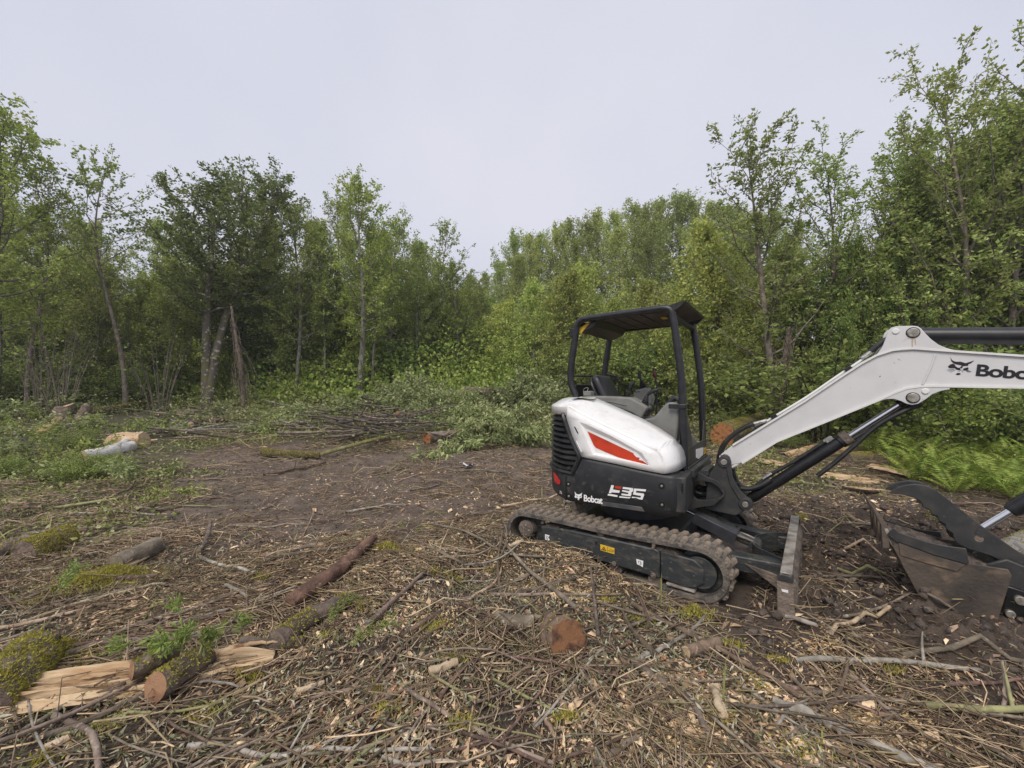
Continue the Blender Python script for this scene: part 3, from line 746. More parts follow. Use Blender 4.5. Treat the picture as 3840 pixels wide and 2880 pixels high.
def track(side):
    global lug_me
    yo, yi = side * .875, side * .575
    y0, y1 = min(yo, yi), max(yo, yi)
    t = low(belt(y0, y1), 'rubber_track', m_belt, sharp=40)
    k = 54
    for i in range(k):
        for row in (0, 1):
            x, z, nx, nz = loop_point(PER * (i + .5 * row + .2) / k)
            if z < .02: continue                      # pressed into the soil
            if lug_me is None:
                o = low(lug, 'tread_lug', m_rubber, parent=t, bevel=.003); lug_me = o.data; me_mod = o
            else:
                o = obj('tread_lug', lug_me, t); b = o.modifiers.new('bevel', 'BEVEL'); b.width = .003; b.segments = 1
            sag = -.010 * math.exp(-((x - .1) / .45) ** 2) if nz > .9 else 0
            a = math.atan2(nx, nz)
            o.location = (x + nx * .001, (y0 + y1) / 2 + (-.072 if row else .072), z + nz * .001 + sag)
            o.rotation_euler = (0, a, .10 if row else -.10)
    # inner wall of the belt is hollow: sprocket, idler, frame and rollers
    b = MB(); ym = (y0 + y1) / 2; w = .055
    b.cyl((TXF, ym - w, TZ), (TXF, ym + w, TZ), .17, 28); b.cyl((TXF, ym - .11, TZ), (TXF, ym + .11, TZ), .125, 24)
    low(b, 'idler_wheel', m_tframe, .006)
    b = MB()
    teeth = []
    for i in range(28):
        a = 2 * pi * i / 28; r = .178 if i % 2 else .15
        teeth.append((TXR + r * math.cos(a), TZ + .03 + r * math.sin(a)))
    b.prism(teeth, ym - .03, ym + .03); sp = low(b, 'sprocket', m_tframe, .004)
    b = MB(); b.cyl((TXR, ym, TZ + .04), (TXR, yo - side * .03, TZ + .04), .085, 28); b.cyl((TXR, yo - side * .031, TZ + .04), (TXR, yo - side * .018, TZ + .04), .074, 28)
    hub = low(b, 'hub_cap', m_muddy, .008, parent=sp)
    b = MB()
    for a in range(5):
        q = 2 * pi * a / 5; b.cyl((TXR + .05 * math.cos(q), yo - side * .02, TZ + .04 + .05 * math.sin(q)), (TXR + .05 * math.cos(q), yo - side * .012, TZ + .04 + .05 * math.sin(q)), .008, 8)
    low(b, 'hub_bolts', m_steel, parent=sp)
    yf = yo - side * .012
    # main side plate
    b = MB()
    b.prism([(-.64, .335), (-.63, .17), (-.60, .155), (.47, .112), (.50, .108), (.50, .33), (.47, .345), (-.3, .352)], yf, yf - side * .20)
    fr = low(b, 'track_frame', m_tframe, .012)
    b = MB()
    b.prism([(.503, .335), (.76, .322), (.835, .27), (.835, .15), (.77, .10), (.68, .088), (.503, .112)], yf - side * .012, yf - side * .19)
    low(b, 'front_guard_plate', m_tframe, .01, parent=fr)
    b = MB(); b.prism([(.55, .092), (.76, .083), (.77, .068), (.56, .076)], yf + side * .006, yf - side * .12); low(b, 'guide_rail', m_steel, .003, parent=fr)
    b = MB(); b.prism([(-.66, .345), (-.63, .345), (-.60, .43), (-.63, .435)], yf - side * .02, yf - side * .06)
    low(b, 'frame_bracket', m_muddy, .005, parent=fr)
    b = MB(); b.prism([(.43, .335), (.455, .335), (.475, .41), (.445, .415)], yf + side * .004, yf - side * .02)
    low(b, 'frame_bracket', m_muddy, .005, parent=fr)
    # soil packed on top of the frame under the belt
    rows = []
    rr = random.Random(5 + side)
    for i in range(40):
        x = -.6 + 1.38 * i / 39
        zt = .345 if x < .5 else .345 - .10 * max(0, (x - .6) / .2)
        rows.append([(x, yf - side * (.004 + .045 * j + rr.uniform(0, .01)), zt + (.0 if j == 0 else rr.uniform(.008, .04)) - .01) for j in range(5)])
    b = MB(); b.grid(rows); low(b, 'caked_soil', m_soil, parent=fr, sharp=60)
    for x, z in ((-.546, .168), (-.219, .154), (.108, .143), (.449, .127)):
        b = MB(); b.cyl((x, yf - side * .01, z), (x, yf + side * .012, z), .021, 12); b.cyl((x, yf, z), (x, yf + side * .018, z), .010, 8)
        low(b, 'roller_bolt', m_muddy, .002, parent=fr)
        if x > -.5:
            b = MB(); b.cyl((x, yf - side * .03, z - .055), (x, yf - side * .2, z - .055), .058, 18); low(b, 'roller', m_muddy, .006, parent=fr)
    b = MB(); b.cyl((-.03, yf - side * .02, .378), (-.03, yf - side * .2, .378), .035, 16); low(b, 'carrier_roller', m_muddy, .005, parent=fr)
    if side < 0:
        b = MB(); b.cyl((-.06, yf - .0005, .285), (-.06, yf + .002, .285), .014, 12); low(b, 'frame_hole', m_ink, parent=fr)
        y = yf - .001
        b = MB(); b.prism([(-.02, .285), (.112, .278), (.112, .226), (-.018, .232)], y, y - .002)
        st = low(b, 'warning_sticker', m_yel, parent=fr)
    for nm, pol in (('ground_sticker', [(.306, .229), (.366, .226), (.361, .172), (.338, .182), (.312, .186)]), ('ground_sticker', [(-.594, .262), (-.541, .260), (-.560, .238), (-.543, .222), (-.55, .208), (-.593, .210)])):
        if side < 0:
            b = MB(); b.prism(pol, yf - .001, yf - .003); low(b, nm, m_dec, parent=fr)
    if side < 0:      # pictogram on the yellow sticker and lines on the white ones
        b = MB(); y0_, y1_ = yf - .0031, yf - .004
        b.plate_hole([(-.012, .238), (.016, .272), (.038, .236)], [(-.002, .242), (.015, .264), (.029, .241)], y0_, y1_)
        b.prism(circ(.014, .247, .007, 8), y0_, y1_)
        b.prism([(.046, .277), (.049, .277), (.049, .234), (.046, .234)], y0_, y1_)
        b.plate_hole([(.056, .250), (.082, .260), (.104, .256), (.104, .244), (.092, .238), (.060, .240)], [(.060, .248), (.083, .256), (.1, .253), (.1, .246), (.09, .242), (.063, .243)], y0_, y1_)
        low(b, 'pictogram', m_ink, parent=fr)
        b = MB()
        for (x0, z0, x1, z1) in ((.320, .216, .345, .214), (.325, .216, .325, .196), (.335, .206, .352, .204), (.345, .218, .345, .188), (.333, .192, .352, .196), (-.58, .25, -.56, .248), (-.585, .225, -.565, .228), (-.572, .25, -.572, .222)):
            d = Vector((x1 - x0, 0, z1 - z0)).normalized() * .0014; nx = Vector((-d.z, 0, d.x))
            b.prism([(x0 + nx.x, z0 + nx.z), (x1 + nx.x, z1 + nx.z), (x1 - nx.x, z1 - nx.z), (x0 - nx.x, z0 - nx.z)], yf - .0031, yf - .0038)
        low(b, 'sticker_print', m_ink, parent=fr)
    return t
track(-1); track(1)

b = MB()
b.prism([(-.46, .10), (.46, .10), (.52, .18), (.52, .34), (.36, .40), (-.36, .40), (-.52, .34), (-.52, .18)], -.60, .60)
low(b, 'car_body', m_frame, .02)
b = MB(); b.cyl((0, 0, .38), (0, 0, .575), .36, 40); low(b, 'slew_ring', m_frame, .01)

# dozer blade and its push arms
for s in (-1, 1):
    b = MB(); b.add([(x, s * yy, z) for (x, yy, z) in [(.42, .54, .30), (.42, .42, .30), (.42, .42, .17), (.42, .54, .17), (1.345, .44, .285), (1.345, .30, .285), (1.345, .30, .16), (1.345, .44, .16)]],
          [(0, 1, 2, 3), (7, 6, 5, 4), (0, 4, 5, 1), (1, 5, 6, 2), (2, 6, 7, 3), (3, 7, 4, 0)])
    arm_ = low(b, 'blade_arm', m_tframe, .012)
    b = MB(); b.prism([(1.06, .245), (1.352, .19), (1.352, .08), (1.29, .10)], s * .45, s * .475); low(b, 'arm_gusset', m_muddy, .004, parent=arm_)
# curved web between the arms
pth = [(1.35, .40 - .0), (1.24, .31), (1.12, .20), (1.08, .06), (1.08, -.06), (1.12, -.20), (1.24, -.31), (1.35, -.40)]
pth = smooth_path([(p[0], p[1], 0) for p in pth], 4)
b = MB(); b.grid([[(p[0], p[1], z) for p in pth] for z in (.15, .31)]); b.grid([[(p[0] + .014, p[1], z) for p in pth] for z in (.15, .31)])
b.grid([[(p[0], p[1], .31) for p in pth], [(p[0] + .014, p[1], .312) for p in pth]])
low(b, 'web_plate', m_tframe)
b = MB(); b.prism([(.52, .15), (1.09, .15), (1.09, .17), (.52, .17)], -.40, .40); low(b, 'arm_floor', m_muddy)
# blade: curved mouldboard with a thick top rail and end plates
prof = [(1.350, .352), (1.345, .28), (1.343, .20), (1.352, .12), (1.375, .045), (1.405, .015)]
prof2 = [(1.400, .010), (1.425, .05), (1.400, .12), (1.392, .20), (1.392, .28), (1.400, .352)]
b = MB(); b.prism(prof + prof2, -.86, .86); bl = low(b, 'dozer_blade', m_muddy, .004)
b = MB(); b.box((1.372, 0, .356), (.072, 1.70, .030)); low(b, 'top_rail', m_steel, .006, parent=bl)
for s in (-1, 1):
    b = MB(); b.prism([(1.318, .330), (1.34, .365), (1.402, .360), (1.420, .31), (1.416, .24), (1.43, .02), (1.37, .012), (1.318, .04)], s * .855, s * .877)
    low(b, 'end_plate', m_muddy, .006, parent=bl)
    b = MB()
    sec = [(1.318 + .050 * (1 - math.cos(t)), .335 + .030 * math.sin(t) + .0) for t in np.linspace(0, pi, 9)]
    b.prism(sec + [(1.41, .318), (1.325, .318)], s * .80, s * .884); low(b, 'end_lip', m_frame, .004, parent=bl)
b = MB(); b.prism([(1.345, .262), (1.385, .262), (1.385, .245), (1.35, .245)], -.881, -.878); low(b, 'reflector', m_dec, parent=bl)
# caked mud on the front of the blade
rr = random.Random(3); rows = []
for i in range(7):
    z = .02 + .30 * i / 6
    rows.append([(1.40 + .018 + rr.uniform(-.004, .022) * (1 if 0 < i < 6 else .2) - .03 * (i == 6), -.85 + 1.7 * j / 60, z) for j in range(61)])
b = MB(); b.grid(rows); low(b, 'mud_crust', m_muddy, parent=bl, sharp=70)
# blade cylinder with its guard
p0, p1 = Vector((.44, -.02, .51)), Vector((1.11, -.02, .265))
dd = (p1 - p0).normalized()
b = MB(); b.cyl(p0, p0 + dd * .23, .021, 14); cyl_rod = low(b, 'blade_cylinder_rod', m_chrome)
b = MB(); b.cyl(p0 + dd * .2, p1, .043, 18); b.cyl((1.10, -.10, .262), (1.10, .07, .262), .052, 18); bc = low(b, 'blade_cylinder', m_tframe, .003)
R = Matrix.Rotation(-math.atan2(dd.z, dd.x), 3, 'Y')
nz = Vector((-dd.z, 0, dd.x)); c = p0 + dd * .36
b = MB()
gp = [(-.105, -.055), (-.105, .040), (-.06, .072), (.055, .072), (.055, .064), (-.056, .064), (-.097, .035), (-.097, -.055)]
k = len(gp)
b.add([c + dd * q + Vector((0, yy, 0)) + nz * zz for q in (-.19, .19) for yy, zz in gp], [tuple(range(k)), tuple(range(2 * k - 1, k - 1, -1))] + [(i, i + k, (i + 1) % k + k, (i + 1) % k) for i in range(k)])
gd = low(b, 'cylinder_guard', mat('guard_paint', (.045, .048, .056), .35, col2=(.03, .03, .034), scale=12), .002, parent=bc)
for q in (-.02, .16):
    b = MB(); b.cyl(c + dd * q + nz * .072 + Vector((0, .0, 0)), c + dd * q + nz * .083, .012, 6); low(b, 'guard_bolt', m_ink, parent=bc)
for yy in (-.07, .03):
    b = MB(); b.tube(smooth_path([p1 - dd * .16 + Vector((0, yy + .02, .02)), p1 - dd * .05 + Vector((0, yy + .015, .035)), p1 + Vector((.03, yy + .03, .01))], 4), .011, 8); low(b, 'blade_hose', m_steel, parent=bc)

# ---------------------------------------------------------------- upper: lower body shell
ARC = [math.radians(a) for a in np.linspace(0, 59.7, 13)]
TAILR = .88
def arcp(a, r=TAILR): return (-r * math.cos(a), -r * math.sin(a))
def seam(x):
    return float(np.interp(x, [-.37, -.345, -.282, .03, .27, .50, .60], [.862, .905, 1.022, .992, .962, .942, .942]))
plan = [arcp(a) for a in ARC]
ztop = [.862] * len(plan)
for x in list(np.linspace(-.42, -.39, 2)) + [-.37, -.345, -.31, -.282] + list(np.linspace(-.2, .5, 12)):
    plan.append((x, -.76)); ztop.append(seam(x))
for t in np.linspace(0, pi / 2, 7)[1:]:
    plan.append((.51 + .095 * math.sin(t), -.665 - .095 * math.cos(t))); ztop.append(.942)
for y in (-.5, -.3, 0, .3, .62): plan.append((.605, y)); ztop.append(.90 if y > -.36 else .942)
for t in np.linspace(0, pi / 2, 5): plan.append((.505 + .1 * math.cos(t), .66 + .1 * math.sin(t))); ztop.append(.90)
for x in (.3, 0, -.3, -.42): plan.append((x, .76)); ztop.append(.95)
for a in ARC[::-1][:-1]:
    p = arcp(a); plan.append((p[0], -p[1])); ztop.append(.95)
P2 = [Vector((p[0], p[1], 0)) for p in plan]; n = len(P2)
def ring(ins, zf):
    out = []
    for i in range(n):
        d = (P2[(i + 1) % n] - P2[i - 1]); nrm = Vector((d.y, -d.x, 0)).normalized()
        q = P2[i] - nrm * ins
        out.append((q.x, q.y, zf(i)))
    return out
bot = lambda i: .575
b = MB()
b.grid([ring(.16, bot), ring(.07, lambda i: .577), ring(.03, lambda i: .592), ring(.008, lambda i: .62), ring(0, lambda i: .66), ring(-.004, lambda i: .75), ring(0, lambda i: ztop[i] - .03), ring(.008, lambda i: ztop[i] - .008), ring(.028, lambda i: ztop[i]), ring(.10, lambda i: ztop[i] - .002)], closed=True)
b.f.append(tuple(range(n - 1, -1, -1)))
shell = up(b, 'lower_body_shell', m_dark, sharp=50)
# recessed lower step on the side
b = MB(); b.prism([(-.10, .640), (.29, .642), (.315, .606), (-.08, .600)], -.7645, -.75); up(b, 'step_recess', mat('charcoal_worn', (.055, .057, .06), .45, col2=(.10, .097, .09), scale=14), .003, parent=shell)
for p in U(7, [(1880, 180), (1885, 480), (395, 150), (400, 340)], -.76):
    b = MB(); b.cyl((p[0], -.7655, p[1]), (p[0], -.75, p[1]), .027, 20); up(b, 'bolt_recess', m_ink, parent=shell)
    b = MB(); b.cyl((p[0], -.772, p[1]), (p[0], -.75, p[1]), .011, 12); up(b, 'panel_bolt', m_pin, .003, parent=shell)
b = MB(); b.box((-.437, -.7635, .715), (.004, .01, .24)); up(b, 'panel_gap', m_ink, parent=shell)
# tail lamp on the rounded corner
def onarc(a, z, r): p = arcp(math.radians(a), r); return (p[0], p[1], z)
rows = []
for z, a0, a1 in ((.815, 40, 46), (.79, 41, 50.5), (.765, 42, 54), (.745, 43, 53.5), (.725, 44, 52.5)):
    rows.append([onarc(a0 + (a1 - a0) * i / 5, z, TAILR + .006) for i in range(6)])
b = MB(); b.grid(rows); up(b, 'tail_lamp', m_lens, parent=shell)

# louvred vent on the rounded corner
def vent_edge(z): return float(np.interp(z, [.85, 1.022, 1.21, 1.43], [-.365, -.282, -.378, -.462]))
def vent_path(z, r, x_in=0.0, a0=8):
    p = [(*arcp(math.radians(a), r),) for a in np.linspace(a0, 59, 10)]
    xe = vent_edge(z) - x_in
    off = TAILR - r
    if xe > -.43: p += [(x, -.76 + off * .9) for x in np.linspace(-.42, xe, 3)]
    else: p = [q for q in p if q[0] < xe or True]
    return p
b = MB()
rows = []
for z in np.linspace(.86, 1.44, 7):
    pp = vent_path(z, .835)
    pp = pp[:10] + ([pp[-1]] * 3 if len(pp) == 10 else pp[10:])
    rows.append([(p[0], p[1], z) for p in pp])
b.grid(rows); vent = up(b, 'vent_backing', m_ink, sharp=60)
for i in range(10):
    z = .908 + .0525 * i
    zi, zo = z + .018, z - .012
    pi_ = vent_path(z, .842, .035); po = vent_path(z, .886, .030)
    k = min(len(pi_), len(po)); pi_, po = pi_[:k], po[:k]
    b = MB(); b.grid([[(*p, zi + .004) for p in pi_], [(*p, zo + .010) for p in po], [(*p, zo - .004) for p in po], [(*p, zi - .012) for p in pi_]], closed=False)
    up(b, 'louvre', m_dark, parent=vent, sharp=25)
edge = [(vent_edge(z), -.762, z) for z in (.862, .90, .95, 1.0, 1.022, 1.06, 1.21, 1.35, 1.41)]
edge = [(arcp(math.radians(a), .875)[0], arcp(math.radians(a), .875)[1], .866) for a in np.linspace(8, 58, 9)] + [(-.41, -.757, .866)] + edge
b = MB()
for off, zz in ((0, 0),):
    b.tube([(e[0] - .012, e[1], e[2]) for e in edge] + [(-.475, -.745, 1.43)], .021, 6)
up(b, 'vent_frame', m_dark, parent=vent, sharp=40)

# ---------------------------------------------------------------- white hood
crease = [(-.44, 1.502), (-.40, 1.488), (-.316, 1.444), (-.062, 1.335), (.142, 1.250), (.30, 1.185), (.415, 1.135)]
Ys = lambda z: -.762 + .018 * max(0, min(1, (z - .95) / .5))
outer = [(-.44, 1.395), (-.378, 1.222), (-.335, 1.13), (-.276, 1.030), (-.10, 1.010), (.03, .998), (.27, .968), (.47, .950), (.472, 1.02), (.452, 1.085), (.415, 1.135)] + crease[::-1][1:]
pocket = U(5, [(258, 895), (330, 915), (700, 1085), (1130, 1320), (1252, 1502), (1000, 1452), (455, 1345), (430, 1290)], -.755)
red = U(5, [(372, 1025), (640, 1150), (1010, 1325), (1022, 1350), (1050, 1380), (1100, 1390), (1085, 1420), (1140, 1430), (1240, 1502), (1000, 1440), (800, 1382), (620, 1310), (490, 1250), (460, 1215)], -.742)
cx = sum(p[0] for p in pocket) / len(pocket)
floor_ = U(5, [(330, 985), (380, 1000), (720, 1150), (1060, 1320), (1215, 1490), (1000, 1435), (490, 1320), (470, 1280)], -.745)
tri = tessellate_polygon([[Vector((p[0], p[1], 0)) for p in outer], [Vector((p[0], p[1], 0)) for p in pocket]])
b = MB()
PP = outer + pocket
b.add([(p[0], Ys(p[1]), p[1]) for p in PP], [tuple(t) for t in tri])
k = len(pocket)
b.add([(p[0], Ys(p[1]), p[1]) for p in pocket] + [(p[0], Ys(p[1]) + .024, p[1]) for p in floor_], [(i, (i + 1) % k, (i + 1) % k + k, i + k) for i in range(k)] + [tuple(range(k, 2 * k))])
# shoulder and crown: rings from the crease to the inner line beside the cab floor
xs = [c[0] for c in crease]
def top_z(x): return float(np.interp(x, [-.70, -.30, -.205, .196, .364, .468, .50], [1.588, 1.588, 1.555, 1.386, 1.297, 1.228, 1.19]))
cols = []
for a in ARC[3:-1]:
    cols.append([(*arcp(a, .884), 1.422), (*arcp(a, .884), 1.496), (*arcp(a, .874), 1.508), (*arcp(a, .815), 1.543), (*arcp(a, .765), 1.571), (*arcp(a, .70), 1.586), (*arcp(a, .52), 1.590)])
for x, z in crease:
    zt = top_z(min(x + .05, .49)); xt = x + .05 if x > -.35 else x
    low_z = 1.418 if x < -.43 else z - .02
    row = [(x, Ys(z) if x > -.43 else -.762, low_z), (x, Ys(z) - .0005, z - .004), (x + .004, Ys(z) + .012, z + .014)]
    for f in (.25, .5, .75, 1.0):
        yy = -.735 + f * (.355)
        bulge = .012 * math.sin(pi * min(1, f * .9 + .08))
        row.append((x + (xt - x) * f, yy, z + .014 + (zt - z - .014) * f + bulge * (1 if f < 1 else 0)))
    cols.append(row)
b.grid([[c[j] for c in cols] for j in range(1, 7)])
# rear cap skirt
b.grid([[c[0] for c in cols[:len(ARC[3:-1]) + 1]], [c[1] for c in cols[:len(ARC[3:-1]) + 1]]])
# rounded nose
ang = np.linspace(0, pi / 2, 8)
rows = []
for (z, xf, xs_, y_in) in ((.950, .572, .47, 0), (1.02, .570, .472, 0), (1.085, .556, .452, .002), (1.135, .532, .415, .004)):
    rows.append([(xs_ + (xf - xs_) * math.sin(t), (Ys(z) + y_in) + (.20) * (1 - math.cos(t)), z + .016 * math.sin(t)) for t in ang] + [(xf + .004, -.36, z + .02)])
t_ = crease[-1]
r4 = [(.424 + .082 * math.sin(t), -.735 + .18 * (1 - math.cos(t)), 1.150 + .030 * math.sin(t)) for t in ang] + [(.512, -.37, 1.172)]
r5 = [(.448 + .036 * math.sin(t), -.56 + .10 * (1 - math.cos(t)), 1.198 + .014 * math.sin(t)) for t in ang] + [(.488, -.38, 1.210)]
last = [cols[-1][j] for j in range(2, 7)]
rows += [r4, r5]
b.grid(rows)
b.grid([[r4[0], *[r4[0]] * 3], [last[0], last[1], last[2], last[2]]]) if False else None
# patch between the last crown column and the nose
b.add([last[0], last[1], last[2], last[3], last[4], r5[0], r5[3], r5[7], r5[8], r4[0]], [(0, 9, 5, 1), (1, 5, 6, 2), (2, 6, 7, 3), (3, 7, 8, 4)])
hood = up(b, 'hood', m_white, sharp=19)
s_ = hood.modifiers.new('solid', 'SOLIDIFY'); s_.thickness = .006; s_.offset = -1
b = MB(); b.add([(p[0], Ys(p[1]) + .0215, p[1]) for p in red], [tuple(range(len(red)))])
up(b, 'red_stripe', m_red, parent=hood)
b = MB(); b.prism([(-.352, 1.310), (-.344, 1.310), (-.309, 1.250), (-.317, 1.248)], -.7600, -.750); up(b, 'latch_slot', m_ink, parent=hood)
b = MB(); b.prism([(-.33, 1.175), (-.322, 1.178), (-.268, 1.075), (-.276, 1.07)], -.768, -.755); up(b, 'latch_handle', m_white, .003, parent=hood)
b = MB(); b.add([(-.44, -.42, 1.5935), (-.27, -.42, 1.589), (-.25, -.52, 1.575), (-.42, -.52, 1.583)], [(0, 1, 2, 3)])
up(b, 'faded_sticker', mat('faded_decal', (.62, .61, .56), .5, col2=(.5, .42, .2), scale=30, lo=.55, hi=.6), parent=hood)
# lettering
def text_mesh(body, h, w, name, m, origin, rot=0.0, parent=None, thick=.0012, off=.018, shear=0.0):
    cu = bpy.data.curves.new(name, 'FONT'); cu.body = body; cu.size = 1; cu.offset = off; cu.extrude = 0; cu.space_character = .92; cu.shear = shear
    to = bpy.data.objects.new('tmp', cu); COL.objects.link(to)
    dg = bpy.context.evaluated_depsgraph_get(); me = bpy.data.meshes.new_from_object(to.evaluated_get(dg))
    bpy.data.objects.remove(to)
    co = np.zeros(len(me.vertices) * 3); me.vertices.foreach_get('co', co); co = co.reshape(-1, 3)
    lo_, hi_ = co.min(0), co.max(0)
    X = (co[:, 0] - lo_[0]) / (hi_[0] - lo_[0]) * w; Z = (co[:, 1] - lo_[1]) / (hi_[1] - lo_[1]) * h
    ca, sa = math.cos(rot), math.sin(rot)
    out = np.stack([origin[0] + X * ca - Z * sa, np.full(len(X), origin[1]), origin[2] + X * sa + Z * ca], 1)
    me.vertices.foreach_set('co', out.ravel()); me.materials.clear(); me.materials.append(m); me.update()
    o = obj(name, me, parent); return o
def decal(name, polys, y, m, parent, th=.0014):
    b = MB()
    for p in polys: b.prism(p, y, y - th)
    return up(b, name, m, parent=parent, weld=False)
text_mesh('Bobcat', .062, .186, 'maker_lettering', m_dec, (-.250, -.7665, .617), 0, shell, off=.03)
decal('head_emblem', [U(7, q, -.765) for q in ([(490, 268), (518, 308), (556, 316), (582, 306), (610, 288), (600, 330), (606, 352), (600, 372), (575, 368), (566, 385), (540, 384), (532, 366), (502, 372), (488, 352), (500, 326)], [(540, 390), (562, 390), (560, 404), (542, 403)])], -.7655, m_dec, shell)
decal('emblem_eyes', [U(7, q, -.765) for q in ([(512, 330), (540, 338), (545, 346), (528, 346)], [(562, 348), (592, 340), (588, 350), (570, 352)])], -.7672, m_ink, shell)
decal('model_lettering', [U(7, q, -.765) for q in (
    [(1075, 165), (1117, 172), (1100, 235), (1212, 255), (1200, 290), (1080, 280), (1072, 298), (1035, 293)],
    [(1022, 305), (1080, 312), (1120, 318), (1175, 330), (1172, 357), (1015, 330)],
    [(1262, 195), (1420, 215), (1428, 240), (1415, 270), (1395, 283), (1395, 320), (1380, 345), (1235, 325), (1240, 300), (1340, 312), (1348, 290), (1245, 265), (1250, 245), (1360, 262), (1368, 240), (1255, 225)],
    [(1205, 342), (1290, 352), (1385, 360), (1365, 378), (1200, 365)],
    [(1440, 220), (1630, 235), (1620, 268), (1475, 255), (1465, 285), (1590, 300), (1600, 320), (1570, 400), (1520, 392), (1470, 370), (1400, 372), (1405, 350), (1540, 368), (1550, 340), (1420, 315)])], -.7655, m_dec, shell)
decal('model_accent', [U(7, [(1140, 178), (1240, 190), (1228, 230), (1130, 215)], -.765)], -.7655, m_red, shell)
zt = text_mesh('ZTS', .026, .052, 'tail_lettering', m_dec, (0, 0, 0), 0, shell, off=.02)
p = arcp(math.radians(53.5), .889); zt.location = (p[0] - .012, p[1] + .02, .640); zt.rotation_euler.z = math.radians(-36)

# ---------------------------------------------------------------- canopy
def bar(y): return smooth_path([(.552, y, .80), (.545, y, 1.30), (.535, y, 1.72), (.495, y, 2.10), (.462, y, 2.34), (.440, y, 2.415), (.385, y, 2.440), (.25, y, 2.440), (-.36, y, 2.420), (-.47, y, 2.408), (-.525, y, 2.350), (-.545, y, 2.24), (-.598, y, 1.90), (-.598, y, 1.74), (-.545, y, 1.60), (-.50, y, 1.40)], 5)
YN, YF = -.31, .67
can = MB(); can.tube(bar(YN), .035, 14); roof_post = up(can, 'canopy_post_hoop', m_black)
can = MB(); can.tube(bar(YF), .035, 14); up(can, 'canopy_post_hoop', m_black)
for x, z in ((.452, 2.36), (-.50, 2.375)):
    b = MB(); b.tube([(x, YN, z), (x, YF, z)], .030, 10); up(b, 'canopy_cross_bar', m_black)
b = MB(); b.box((-.035, (YN + YF) / 2, 2.425), (.90, YF - YN - .07, .012)); roof = up(b, 'canopy_roof', m_black, .003)
b = MB(); b.prism([(.36, 2.448), (.44, 2.462), (.555, 2.486), (.572, 2.492), (.572, 2.478), (.50, 2.42), (.44, 2.40), (.40, 2.428)], YN - .02, YN + .0)
b.prism([(.36, 2.448), (.44, 2.462), (.555, 2.486), (.572, 2.492), (.572, 2.478), (.50, 2.42), (.44, 2.40), (.40, 2.428)], YF - .0, YF + .03)
b.prism([(.36, 2.448), (.44, 2.462), (.555, 2.486), (.572, 2.492), (.57, 2.482), (.44, 2.452), (.36, 2.438)], YN - .02, YF + .03)
up(b, 'front_visor', m_black, .003, parent=roof)
b = MB(); b.prism([(.41, 2.425), (.568, 2.470), (.568, 2.474), (.41, 2.436)], YN + .02, YF - .02); up(b, 'visor_lining', m_lining, parent=roof)
b = MB(); b.box((.0, (YN + YF) / 2, 2.413), (.80, YF - YN - .09, .006)); up(b, 'roof_lining', m_lining, parent=roof)
for x in (-.30, -.15, 0, .15):
    b = MB(); b.box((x, (YN + YF) / 2, 2.407), (.018, YF - YN - .09, .012)); up(b, 'roof_rib', m_kick, parent=roof)
b = MB(); b.box((.30, .02, 2.404), (.05, .10, .01)); up(b, 'roof_label', m_yel, parent=roof)
b = MB(); b.prism([(-.505, 2.335), (-.36, 2.405), (-.43, 2.375), (-.50, 2.26)], YN + .03, YN + .034); up(b, 'corner_sticker', m_yel, parent=roof)
b = MB(); b.prism([(-.505, 2.345), (-.30, 2.415), (-.34, 2.34), (-.44, 2.30), (-.50, 2.28)], YN + .038, YF - .04)
up(b, 'rear_gusset', m_black, .004, parent=roof)
b = MB(); b.prism([(-.60, 2.33), (-.55, 2.33), (-.55, 2.235), (-.60, 2.235)], YN - .03, YN + .09); up(b, 'rear_lamp_bracket', m_black, .006, parent=roof)

# ---------------------------------------------------------------- operator station
b = MB(); b.box((.20, .22, .93), (.78, 1.02, .03)); flo = up(b, 'cab_floor', m_kick, .004)
b = MB(); b.prism([(-.60, .95), (-.05, .95), (-.05, 1.30), (-.12, 1.36), (-.60, 1.55)], -.12, .50); up(b, 'seat_base', m_greyp, .03)
# seat: cushion and rounded backrest
def pad(name, path, w, th, parent=None):
    """path of (x,z) centre line; rounded pad with width w and thickness th"""
    P = smooth_path([(p[0], 0, p[1]) for p in path], 5); rows = []
    for i, p in enumerate(P):
        d = P[min(i + 1, len(P) - 1)] - P[max(i - 1, 0)]; d /= np.linalg.norm(d); nrm = np.array([-d[2], 0, d[0]])
        f = i / (len(P) - 1); e = math.sqrt(max(0.0, 1 - abs(2 * f - 1) ** 5))
        ww, tt = w * (.80 + .20 * e), th * (.25 + .75 * e)
        r = []
        for j in range(16):
            a = 2 * pi * j / 16; ca, sa = math.cos(a), math.sin(a)
            sy = math.copysign(abs(ca) ** .45, ca); sz = math.copysign(abs(sa) ** .6, sa)
            r.append(p + nrm * (tt / 2 * sz + .012 * (sy * sy) * (1 if sa > 0 else 0)) + np.array([0, sy * ww / 2 + .19, 0]))
        rows.append(r)
    b = MB(); b.grid(rows, closed=True); b.f += [tuple(range(15, -1, -1)), tuple((len(rows) - 1) * 16 + j for j in range(16))]
    return up(b, name, m_seat, parent=parent, sharp=60)
seat = pad('seat', [(-.34, 1.435), (-.2, 1.445), (.0, 1.46), (.10, 1.44)], .46, .12)
pad('backrest', [(-.26, 1.45), (-.33, 1.56), (-.40, 1.70), (-.46, 1.83)], .44, .11, seat)
b = MB(); b.tube(smooth_path([(-.39, -.04, 1.55), (-.47, -.04, 1.72), (-.50, 0.02, 1.80)], 4), .016, 8); up(b, 'seat_piping', m_seat, parent=seat)
